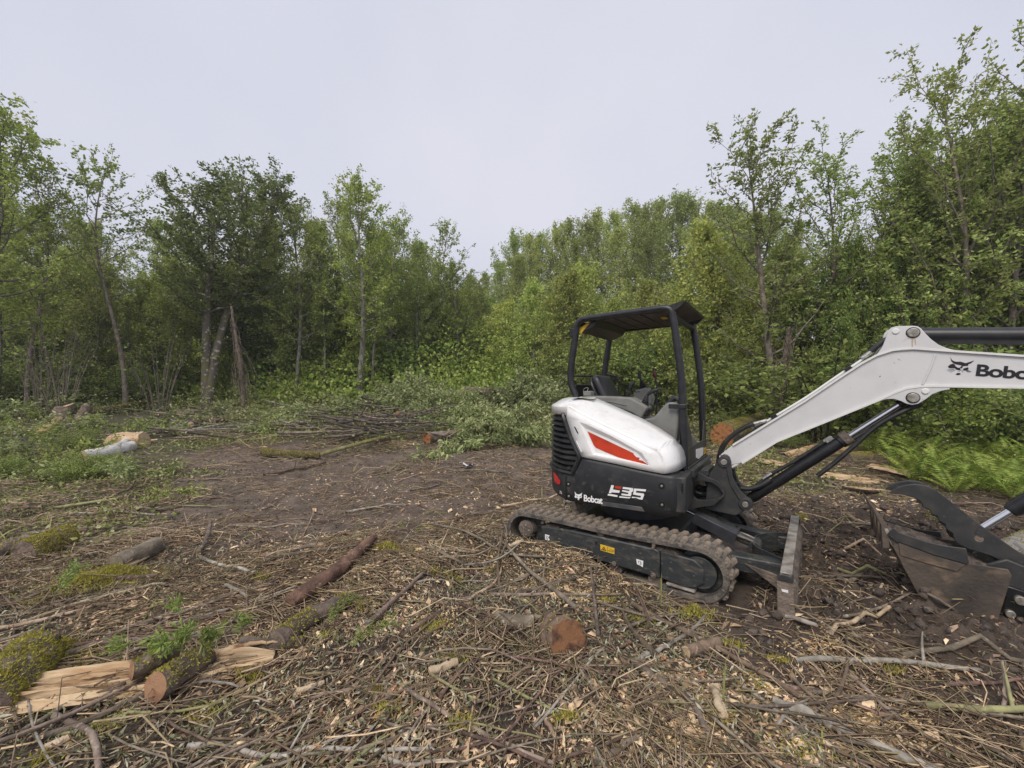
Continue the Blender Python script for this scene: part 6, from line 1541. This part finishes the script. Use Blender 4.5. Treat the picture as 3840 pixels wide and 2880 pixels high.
for k in range(95):
    px = br.uniform(250, 1210); py = br.uniform(866, 935)
    if 640 < px < 1010 and py > 900: continue
    g = G(px, py)
    if float(mudw(g[0:1], g[1:2])[0][0]) > .5 or float(cleared(g[0], g[1])) < .7: continue
    py = py; g = G(px, py)
    bough(('bough0', 'bough1', 'bough2')[k % 3], g, br.uniform(0, 6.28), br.uniform(.4, .9), 'cut leafy bough in the slash belt between mud and woods', 'boughs of the slash belt', br.uniform(-.3, .15))
for k in range(90):
    px = br.uniform(-140, 330); py = br.uniform(885, 1035); g = G(px, py)
    if float(cleared(g[0], g[1])) < .75: continue
    bough(('bough1', 'bough1', 'bough0')[k % 3], g, br.uniform(0, 6.28), br.uniform(.6, 1.2), 'cut leafy bough in the greenery left of the mud', 'boughs left of the mud', br.uniform(-.4, .1))
gen_bough(9, .55, 12, .085, 'sprig', L_shrub, M_olive)
for px, py, rz, tl, lb in ((392, 1475, 2.6, -1.25, 'wilted dark leaf sprig rising from the split log, taller one'), (430, 1480, .3, -.8, 'wilted dark leaf sprig drooping over the split log, right one'), (372, 1480, 3.6, -.6, 'wilted dark leaf sprig behind the two sawn logs')):
    bough("sprig", GA(px, py, .12), rz, .46, lb, 'wilted sprigs on the split log', tl, 'leaf_sprig')
for px, py, sc, rz, lb in ((690, 1395, .22, 1.2, 'fresh bright green sprig beside the small mossy log'), (735, 1440, .22, .5, 'fresh bright green sprig below the mossy brown log'), (110, 1330, .30, 2.0, 'dark green leaf sprig in the litter above the split log'), (290, 1112, .5, .3, 'round-leaved green runner trailing over the slash at the left')):
    bough('bough1', GA(px, py, .03), rz, sc, lb, None, -.5, 'leaf_sprig')

for k in range(120):
    px, py = (br.uniform(-120, 700), br.uniform(872, 960)) if k < 84 else (br.uniform(1000, 1200), br.uniform(880, 940)); g = G(px, py); L = br.uniform(.8, 2.6); a = br.gauss(.1, .6); rs = np.random.RandomState(700 + k); s = np.linspace(-.5, .5, 8)[:, None]
    P = g + np.array([math.cos(a), math.sin(a), 0]) * L * s + rs.normal(size=3) * .2 * s ** 2; P[:, 2] = np.maximum(hz(P[:, 0], P[:, 1]) + .05, g[2] + .12 + br.uniform(-.5, .5) * s[:, 0])
    stick3('dead bare branch lying in the slash between mud and woods', P, br.uniform(.014, .035), .010, (M_bark1, M_silver, M_bark3, M_olive)[k % 4], 'dead branches of the slash belt', rs, 'dead_branch', 'branch', 2)
# ---- loose sticks strewn over the clearing: the largest ones singly
st = random.Random(77); cnt = 0
KIND = ((M_bark1, 'bare grey-brown stick strewn among the wood chips', 'grey-brown sticks in the litter'), (M_bark2, 'reddish barked stick strewn among the wood chips', 'reddish sticks in the litter'), (M_silver, 'pale silvery stick strewn among the wood chips', 'silvery sticks in the litter'), (M_olive, 'greenish barked stick strewn among the wood chips', 'greenish sticks in the litter'), (M_peel, 'pale peeled stick strewn among the wood chips', 'peeled sticks in the litter'))
while cnt < 290:
    r = st.uniform(1.75 ** .5, 9.5 ** .5) ** 2; a = st.uniform(-.92, .92); x, y = r * math.sin(a) * 1.05, r * math.cos(a)
    m1_, m2_ = mudw(np.array([x]), np.array([y])); w = max(float(m1_[0]), float(m2_[0]))
    if not clearof((x, y)) or st.random() < w * .72: continue
    rs = np.random.RandomState(2000 + cnt); L = st.uniform(.22, 1.0) * (1 + .05 * r); az = st.gauss(.5 if x < 1 else -.45, .75); s = np.linspace(-.5, .5, 8)[:, None]
    P = np.array([x, y, 0]) + np.array([math.cos(az), math.sin(az), 0]) * L * s + np.array([-math.sin(az), math.cos(az), 0]) * L * st.uniform(-.16, .16) * (4 * s * s - 1) * .5
    r0 = st.choice((.006, .007, .009, .011, .014, .019)) * (.55 + .13 * min(r, 5)); r0 = min(r0, .0085) if r < 2.7 else r0
    zc = hz(P[:, 0], P[:, 1]); lin = np.linspace(zc[0], zc[-1], 8); P[:, 2] = np.maximum(zc, lin) * .6 + zc * .4 + r0 * .9 + .012
    k = st.choice((0, 0, 0, 0, 1, 1, 2, 3, 4)) if r > 3.5 else st.choice((0, 0, 0, 0, 1, 1, 2, 3)); stick3(KIND[k][1], P, r0, r0 * st.uniform(.4, .9), KIND[k][0], KIND[k][2], rs, 'stick', 'stick', 1 if st.random() < .3 else 0); cnt += 1

# ---- uncountable litter
def scatter(N, rs, rmin, rmax, pw, wfun, amax=1.0):
    """points over the clearing, denser toward the middle of the view, thinned by wfun(x, y)"""
    u = rs.rand(N); r = (rmin ** pw + u * (rmax ** pw - rmin ** pw)) ** (1 / pw); a = rs.uniform(-amax, amax, N)
    x, y = r * np.sin(a), r * np.cos(a); keep = rs.rand(N) < wfun(x, y)
    c, s = math.cos(EYAW), math.sin(EYAW); lx = c * (x - EX) + s * (y - EY); ly = -s * (x - EX) + c * (y - EY)
    keep &= ~((np.abs(lx) < 1.12) & (np.abs(ly) < .93)); x, y = x[keep], y[keep]
    return np.stack([x, y, hz(x, y)], 1)
def frame(N, rs, tilt=.35, P=None):
    az = rs.rand(N) * 2 * np.pi if P is None else 9.0 * vnoise(P[:, 0] * .55, P[:, 1] * .55, 4) + rs.normal(size=N) * .75; d = norm(np.stack([np.cos(az), np.sin(az), rs.normal(size=N) * tilt], 1)); n_ = norm(np.array([0, 0, 1.]) + rs.normal(size=(N, 3)) * tilt); s = norm(np.cross(d, n_)); return d, s, np.cross(s, d)
def splinters(P, L, W, T, rs, tilt=.3):
    N = len(P); d, s, n_ = frame(N, rs, tilt, P); L, W, T = L[:, None], W[:, None], T[:, None]
    V = np.stack([P - d * L * .5 + s * W * .3, P - d * L * .1 - s * W + n_ * T * .2, P + d * L * .15 + s * W * .8 + n_ * T, P + d * L * .5 - s * W * .1 + n_ * T * .3], 1).reshape(-1, 3)
    b4 = np.arange(N)[:, None] * 4; F = (b4[:, None] + np.array([[0, 1, 2], [1, 3, 2], [0, 3, 1], [0, 2, 3]])[None]).reshape(-1, 3); return V, F
def ribbons(P, L, W, rs, tilt=.35, curl=.5):
    N = len(P); d, s, n_ = frame(N, rs, tilt); L, W = L[:, None], W[:, None]; cu = (rs.normal(size=(N, 1)) * curl) * L; rows = []
    for t, w in ((-.5, .25), (-.05, 1), (.5, .15)):
        c = P + d * L * t + n_ * (cu * (t * t - .1)) + s * L * .25 * (t * t) * rs.normal(size=(N, 1)); rows += [c + s * W * w, c - s * W * w]
    V = np.stack(rows, 1).reshape(-1, 3); b6 = np.arange(N)[:, None] * 6; F = (b6[:, None] + np.array([[0, 1, 3, 2], [2, 3, 5, 4]])[None]).reshape(-1, 4); return V, F
def twigs(P, L, R, rs, tilt=.12, bend=.25):
    N = len(P); d, s, n_ = frame(N, rs, tilt, P); L = L[:, None]; cu = rs.normal(size=(N, 1)) * bend * L; cv = rs.normal(size=(N, 1)) * .08 * L; V = []
    for t in (-.5, 0, .5):
        c = P + d * L * t + s * cu * (t * t * 4 - 1) * .5 + n_ * cv * (1 - 4 * t * t); rr = (R * (1 - .35 * (t + .5)))[:, None]
        for k in range(3): V.append(c + (s * math.cos(2.094 * k) + n_ * math.sin(2.094 * k)) * rr)
    V = np.stack(V, 1).reshape(-1, 3); F = [[i * 3 + k, i * 3 + (k + 1) % 3, i * 3 + 3 + (k + 1) % 3, i * 3 + 3 + k] for i in range(2) for k in range(3)]
    b12 = np.arange(N)[:, None] * 9; F = (b12[:, None] + np.array(F)[None]).reshape(-1, 4); return V, F
def patch(x, y, sc, k, lo, hi): return sstep(lo, hi, vnoise(x * sc + 17, y * sc + 5, k))
rs = np.random.RandomState(99)
def w_chip(x, y):
    m1_, m2_ = mudw(x, y); m = np.maximum(m1_, m2_ * .9); g = greenw(x, y); return (1 - .88 * m) * (1 - .6 * g) * (.12 + .88 * patch(x, y, 1.9, 0, .38, .66))
P = scatter(190000, rs, 1.2, 9, 1.05, w_chip); N = len(P); sz = rs.lognormal(-3.75, .6, N) * (1 + P[:, 1] * .05)
V, F = splinters(P + np.array([0, 0, .006]), np.clip(sz, .008, .09), np.clip(sz, .008, .09) * rs.uniform(.05, .19, N), np.clip(sz, .008, .06) * .14, rs)
Pb = scatter(2600, rs, 1.3, 9, 1.05, w_chip); Nb = len(Pb); zb = rs.uniform(.045, .12, Nb); Vb, Fb = splinters(Pb + np.array([0, 0, .012]), zb, zb * rs.uniform(.10, .28, Nb), zb * .14, rs, .3)
V, F = join([(V, F), (Vb, Fb)])
tag(obj('wood_chips', fast_mesh('wood_chips', V, F, M_chip)), 'pale wood chips and splinters strewn over the foreground', 'wood chips', kind='stuff')
P = scatter(70000, rs, 1.2, 11, 1.1, lambda x, y: .35 + .65 * (1 - mudw(x, y)[0])); N = len(P); sz = np.clip(rs.lognormal(-3.9, .55, N) * (1 + P[:, 1] * .06), .008, .10)
V, F = splinters(P + np.array([0, 0, .004]), sz, sz * rs.uniform(.08, .32, N), sz * .22, rs, .4)
tag(obj('bark_litter', fast_mesh('bark_litter', V, F, M_bits)), 'brown bark crumbs and rotten bits covering the ground', 'bark litter', kind='stuff')
def w_leaf(x, y):
    m1_, m2_ = mudw(x, y); m = np.maximum(m1_, m2_); return (1 - .93 * m) * (.15 + .85 * patch(x, y, 1.1, 1, .35, .62))
P = scatter(70000, rs, 1.2, 10, 1.05, w_leaf); N = len(P); sz = rs.uniform(.018, .052, N) * (1 + P[:, 1] * .05)
V, F = ribbons(P + np.array([0, 0, .012]) + np.abs(rs.normal(size=(N, 1))) * np.array([0, 0, .010]), sz, sz * rs.uniform(.06, .15, N), rs, .55, 1.3)
tag(obj('leaf_litter', fast_mesh('leaf_litter', V, F, M_litter)), 'curled grey-green wilted leaves mixed into the litter', 'leaf litter', kind='stuff')
def w_twig(x, y):
    m1_, m2_ = mudw(x, y); return (1 - .62 * np.maximum(m1_, m2_)) * (.15 + .85 * patch(x, y, 1.5, 2, .36, .66))
P = scatter(66000, rs, 1.2, 15, 1.1, w_twig); N = len(P); L = np.clip(rs.lognormal(-1.7, .55, N), .05, .75) * (1 + P[:, 1] * .04)
V, F = twigs(P + np.array([0, 0, .012]) + np.abs(rs.normal(size=(N, 1))) * np.array([0, 0, .014]), L, rs.uniform(.0013, .0040, N) * rs.choice([1, 1, 1, 1.6], N) * (1 + P[:, 1] * .06), rs)
tag(obj('twig_litter', fast_mesh('twig_litter', V, F, M_twig, smooth=True)), 'thin broken twigs matted over the ground', 'twig litter', kind='stuff')
# green ground cover
def w_green(x, y):
    m1_, m2_ = mudw(x, y); return np.clip(greenw(x, y) * (1 - np.maximum(m1_, m2_)), 0, 1) * (.3 + .7 * patch(x, y, .8, 5, .3, .6)) * cleared(x, y)
P = scatter(170000, rs, 3.0, 24, 1.25, w_green, 1.15); N = len(P); h = np.abs(rs.normal(size=N)) * (.05 + .013 * P[:, 1]) * (.4 + patch(P[:, 0], P[:, 1], .5, 3, .3, .7)); P[:, 2] += h
V, F = leaves(P, rs.normal(size=(N, 3)) * np.array([1, 1, .5]), rs.uniform(.025, .060, N) * (1 + .05 * P[:, 1]), rs, w=.33, up=.9)
tag(obj('ground_cover', fast_mesh('ground_cover', V, F, M_green)), 'low green leaves and brambles covering the ground around the mud', 'ground cover', kind='stuff')
P = scatter(9000, rs, 2.4, 14, 1.2, lambda x, y: np.clip(.03 + w_green(x, y) * patch(x, y, .9, 0, .45, .65), 0, 1), 1.15); N = len(P); d = norm(rs.normal(size=(N, 3)) * np.array([.7, .7, .25]) + np.array([0, 0, .75])); L = rs.uniform(.12, .42, N)[:, None]; s = norm(np.cross(d, rs.normal(size=(N, 3)))) * .004 * (1 + .1 * P[:, 1:2])
tip = P + d * L; tip[:, 2] -= L[:, 0] * .18
V = np.stack([P - s, P + s, P + d * L * .55 + s * .8, P + d * L * .55 - s * .8, tip, tip], 1).reshape(-1, 3); b6 = np.arange(N)[:, None] * 6; F = (b6[:, None] + np.array([[0, 1, 2], [0, 2, 3], [3, 2, 4]])[None]).reshape(-1, 3)
tag(obj('grass', fast_mesh('grass', V, F, M_grass)), 'loose green grass blades and stalks among the slash', 'grass', kind='stuff')
# moss cushions and sawdust
mp = []
for k in range(80):
    r = rs.uniform(1.3, 3.0) ** 2; a = rs.uniform(-.9, .9); x, y = r * math.sin(a), r * math.cos(a)
    if float(mudw(np.array([x]), np.array([y]))[0][0]) > .4 or not clearof((x, y)): continue
    m = int(260 * rs.uniform(.4, 1.4)); q = rs.normal(size=(m, 2)) * rs.uniform(.015, .045) * np.array([1.5, 1]); mp.append(np.stack([x + q[:, 0], y + q[:, 1], hz(x + q[:, 0], y + q[:, 1]) + .012], 1))
for px, py, sd_, m in ((245, 1245, .12, 3500), (180, 1260, .10, 2000), (120, 1410, .06, 900), (1500, 1330, .05, 500), (840, 1190, .07, 900)):
    g = G(px, py); q = rs.normal(size=(m, 2)) * sd_ * np.array([1.5, .8]); mp.append(np.stack([g[0] + q[:, 0], g[1] + q[:, 1], hz(g[0] + q[:, 0], g[1] + q[:, 1]) + .02 + .05 * np.exp(-(q ** 2).sum(1) / sd_ ** 2)], 1))
P = np.concatenate(mp); V, F = blades(P, np.tile([0, 0, .8], (len(P), 1)), rs, .024, .0045)
tag(obj('moss_cushions', fast_mesh('moss_cushions', V, F, M_moss)), 'yellow-green moss scraps scattered through the litter', 'moss', kind='stuff')
sp_ = []
for px, py, sd_, m in ((1890, 1560, .11, 1500), (1760, 1400, .08, 700), (1490, 1600, .07, 500), (1080, 1210, .10, 500), (1180, 1225, .16, 900), (1250, 1290, .14, 700), (950, 1345, .12, 400)):
    g = G(px, py); q = rs.normal(size=(m, 2)) * sd_ * np.array([1.2, .8]); sp_.append(np.stack([g[0] + q[:, 0], g[1] + q[:, 1], hz(g[0] + q[:, 0], g[1] + q[:, 1]) + .008], 1))
P = np.concatenate(sp_); N = len(P); sz = rs.uniform(.006, .022, N); V, F = splinters(P, sz, sz * .35, sz * .25, rs, .4)
tag(obj('sawdust', fast_mesh('sawdust', V, F, M_saw)), 'yellow sawdust heaps and fresh shavings in the foreground litter', 'sawdust', kind='stuff')
# clods of dug mud
P0_ = 0
P = scatter(15000, rs, 2.0, 7.5, 1.2, lambda x, y: mudw(x, y)[1] * .9 + .03 * (1 - mudw(x, y)[0])); N = len(P); sz = np.minimum(np.clip(rs.lognormal(-4.15, .6, N), .006, .08), .010 + .028 * mudw(P[:, 0], P[:, 1])[1])
bm_ = bmesh.new(); bmesh.ops.create_icosphere(bm_, subdivisions=1, radius=1); ico = np.array([v.co[:] for v in bm_.verts]); OF = np.array([[v.index for v in f.verts] for f in bm_.faces]); bm_.free()
V = (P[:, None] + ico[None] * sz[:, None, None] * (1 + rs.normal(size=(N, len(ico), 1)) * .24) * np.array([1.15, 1.1, .85])).reshape(-1, 3); F = (np.arange(N)[:, None, None] * len(ico) + OF[None]).reshape(-1, 3)
tag(obj('mud_clods', fast_mesh('mud_clods', V, F, mat('clod_mud', (.095, .074, .060), .9, col2=(.045, .035, .029), scale=6, lo=.4, hi=.6, col3=(.17, .135, .11), scale3=18, lo3=.55, hi3=.7, bump=.7, bscale=60), smooth=True)), 'crumbly dark mud clods dug up around blade and bucket', 'mud', kind='stuff')

# ---- ferns on the right
def frond_mesh(seed):
    rs = np.random.RandomState(seed); K = 26; t = np.linspace(0, 1, K); x = t * .85; z = .62 * np.sin(t * 1.75) * .95; q = np.stack([x, rs.normal() * .05 * t, z], 1); wv, wf = tube_np(q[::3], .005 * (1 - .8 * t[::3]), 3); Ps, Ds, Ss = [], [], []
    for i in range(3, K):
        for sg in (-1, 1): Ps.append(q[i]); Ds.append(np.array([.25, sg, -.12 + .1 * rs.normal()])); Ss.append(.17 * math.sin(pi * min(1, .12 + t[i] * .88)) ** .8 + .015)
    Ps, Ds, Ss = np.array(Ps), np.array(Ds), np.array(Ss); D = norm(Ds); nr = np.array([-.4, 0, 1.]); sd = norm(np.cross(D, nr)); S = Ss[:, None]
    V = np.stack([Ps, Ps + D * S * .4 + sd * S * .12, Ps + D * S - np.array([0, 0, .2]) * S, Ps + D * S * .4 - sd * S * .12], 1).reshape(-1, 3); return fast_mesh('frond', *join([(wv, wf), (V, np.arange(len(V)).reshape(-1, 4))]), L_fern)
FR = [frond_mesh(i) for i in range(3)]
fr_ = random.Random(9)
FERN = [(1800 + 50 * (i % 11) + fr_.uniform(-16, 16), 905 + 27 * (i // 11) + fr_.uniform(-10, 10)) for i in range(77) if not (i % 11 < (i // 11) - 1)] + [(1575 + 26 * i + fr_.uniform(-8, 8), 905 + fr_.uniform(-6, 26)) for i in range(13)]
for k, (px, py) in enumerate(FERN):
    g = G(px, py); e = empty('fern', tuple(g), fr_.uniform(0, 6)); s = fr_.uniform(.5, .85); e.scale = (s, s, s * fr_.uniform(.8, 1.1))
    nf = fr_.randint(8, 12)
    for i in range(nf):
        o = obj('frond', FR[i % 3], e); o.rotation_euler = (fr_.uniform(-.15, .15), fr_.uniform(-.45, .25), 2 * pi * i / nf + fr_.uniform(-.25, .25)); q = fr_.uniform(.75, 1.15); o.scale = (q, q, q)
    tag(e, 'arching green fern on the bank right of the thumb' if px > 1900 else 'arching green fern behind the excavator body, left of the boom', 'fern', 'ferns on the right bank' if px > 1900 else 'ferns behind the machine')
for k in range(62):
    px, py = (fr_.uniform(-140, 210), fr_.uniform(905, 1040)) if k < 22 else (fr_.uniform(1560, 2330), fr_.uniform(880, 985)); g = G(px, py); sc_ = fr_.uniform(.16, .34)
    if float(cleared(g[0], g[1])) < .75: continue
    a_, b2_, H_ = PROTO['shrub1']; e = empty('weed', tuple(g), fr_.uniform(0, 6)); e.scale = (sc_ * 1.3, sc_ * 1.3, sc_); obj('stems', a_, e); obj('foliage', b2_, e); tag(e, 'low leafy green weed clump left of the mud' if k < 22 else 'low leafy green weed clump beyond the boom', 'weed', 'weeds left of the mud' if k < 22 else 'weeds beyond the boom')
# tangled dead roots and vines
def tangle(name, label, px, Y, top, n, wid, m, seed, cat):
    rs = np.random.RandomState(seed); X = (px - 1106) / 913 * Y; z0 = float(hz(X, Y)); H = CAM_H + (847 - top) / 913 * Y - z0; e = empty(name, (X, Y, z0)); parts = []
    ln = rs.uniform(-.25, .25) * H
    for k in range(n):
        s = np.linspace(0, 1, 9)[:, None]; a = rs.rand() * 6.28; d = np.array([math.cos(a), math.sin(a), 0]); h1 = H * rs.uniform(.25, 1.0); R_ = wid * rs.uniform(.05, .9) * rs.rand() ** 1.3
        q = np.array([ln * h1 / H, 0, h1]) * (1 - s) + d * R_ * s ** 1.6 + np.array([0, 0, .25 * wid]) * np.sin(np.pi * s) * rs.uniform(-.2, 1) + np.cumsum(rs.normal(size=(9, 3)) * .10 * wid, 0)
        q[:, 2] = np.maximum(q[:, 2], .02); parts.append(tube_np(q, rs.uniform(.004, .014) * (1 - .4 * s[:, 0]), 4))
    obj('vines', fast_mesh('vines', *join(parts), m, smooth=True), e)['kind'] = 'stuff'
    s = np.linspace(0, 1, 10); q = np.stack([.06 * wid * np.sin(s * 5) + ln * s, .1 * s, H * s * .98], 1); obj('trunk', fast_mesh('trunk', *wobble_tube(q, .09 * (1 - .55 * s), rs, 9, .12), M_bark3, smooth=True), e)
    tag(e, label, cat); return e
tangle('dead_tree', 'dead broken trunk wrapped in hanging brown vines beside the big dark tree', 528, 16.8, 655, 34, .8, M_bark3, 5, 'tree')
tangle('vine_thicket', 'brown leafless vine thicket around the foot of the spiky cottonwood', 1668, 11.8, 700, 40, .75, M_bark3, 6, 'thicket')
for px, Y, top, lb in ((95, 14.6, 690, 'bare many-stemmed shrub below the left alders'), (135, 14.2, 715, 'smaller bare shrub right of the many-stemmed one'), (1915, 11.2, 730, 'bare grey shrub above the boom hose'), (2110, 10.9, 655, 'bare grey shrub above the arm cylinder'), (345, 16.8, 720, 'bare leaning shrub left of the big dark tree')):
    plant('whips', 'bare_shrub', px, Y, top, lb, 'shrub', wid=1.2, parts=('stems', 'foliage'))
# crumpled scrap on the mud
rs2 = np.random.RandomState(2); g = GA(1012, 1011, .03); b_ = MB(); b_.grid([[(i * .05 - .1 + rs2.normal() * .015, j * .04 - .08 + rs2.normal() * .015, abs(rs2.normal()) * .03) for i in range(5)] for j in range(5)])
o = b_.build('litter_scrap', mat('scrap_paper', (.62, .64, .72), .6, col2=(.05, .05, .06), scale=14, lo=.5, hi=.56)); o.location = tuple(g); s_ = o.modifiers.new('solid', 'SOLIDIFY'); s_.thickness = .003
tag(o, 'small crumpled white and dark scrap lying on the open mud', 'scrap')

# thin damp air between the near and the far trees
b_ = MB(); b_.box((0, 68, 9.6), (324, 190, 22.4)); hm = bpy.data.materials.new('damp_air'); hm.use_nodes = True; hn = hm.node_tree.nodes; hn.remove(hn['Principled BSDF'])
pv = hn.new('ShaderNodeVolumePrincipled'); pv.inputs['Color'].default_value = (.86, .89, .95, 1); pv.inputs['Density'].default_value = HAZE; pv.inputs['Anisotropy'].default_value = .2
hm.node_tree.links.new(pv.outputs['Volume'], hn['Material Output'].inputs['Volume'])
if HAZE: tag(b_.build('haze', hm), 'thin pale damp haze softening the far trees', 'haze', kind='stuff')
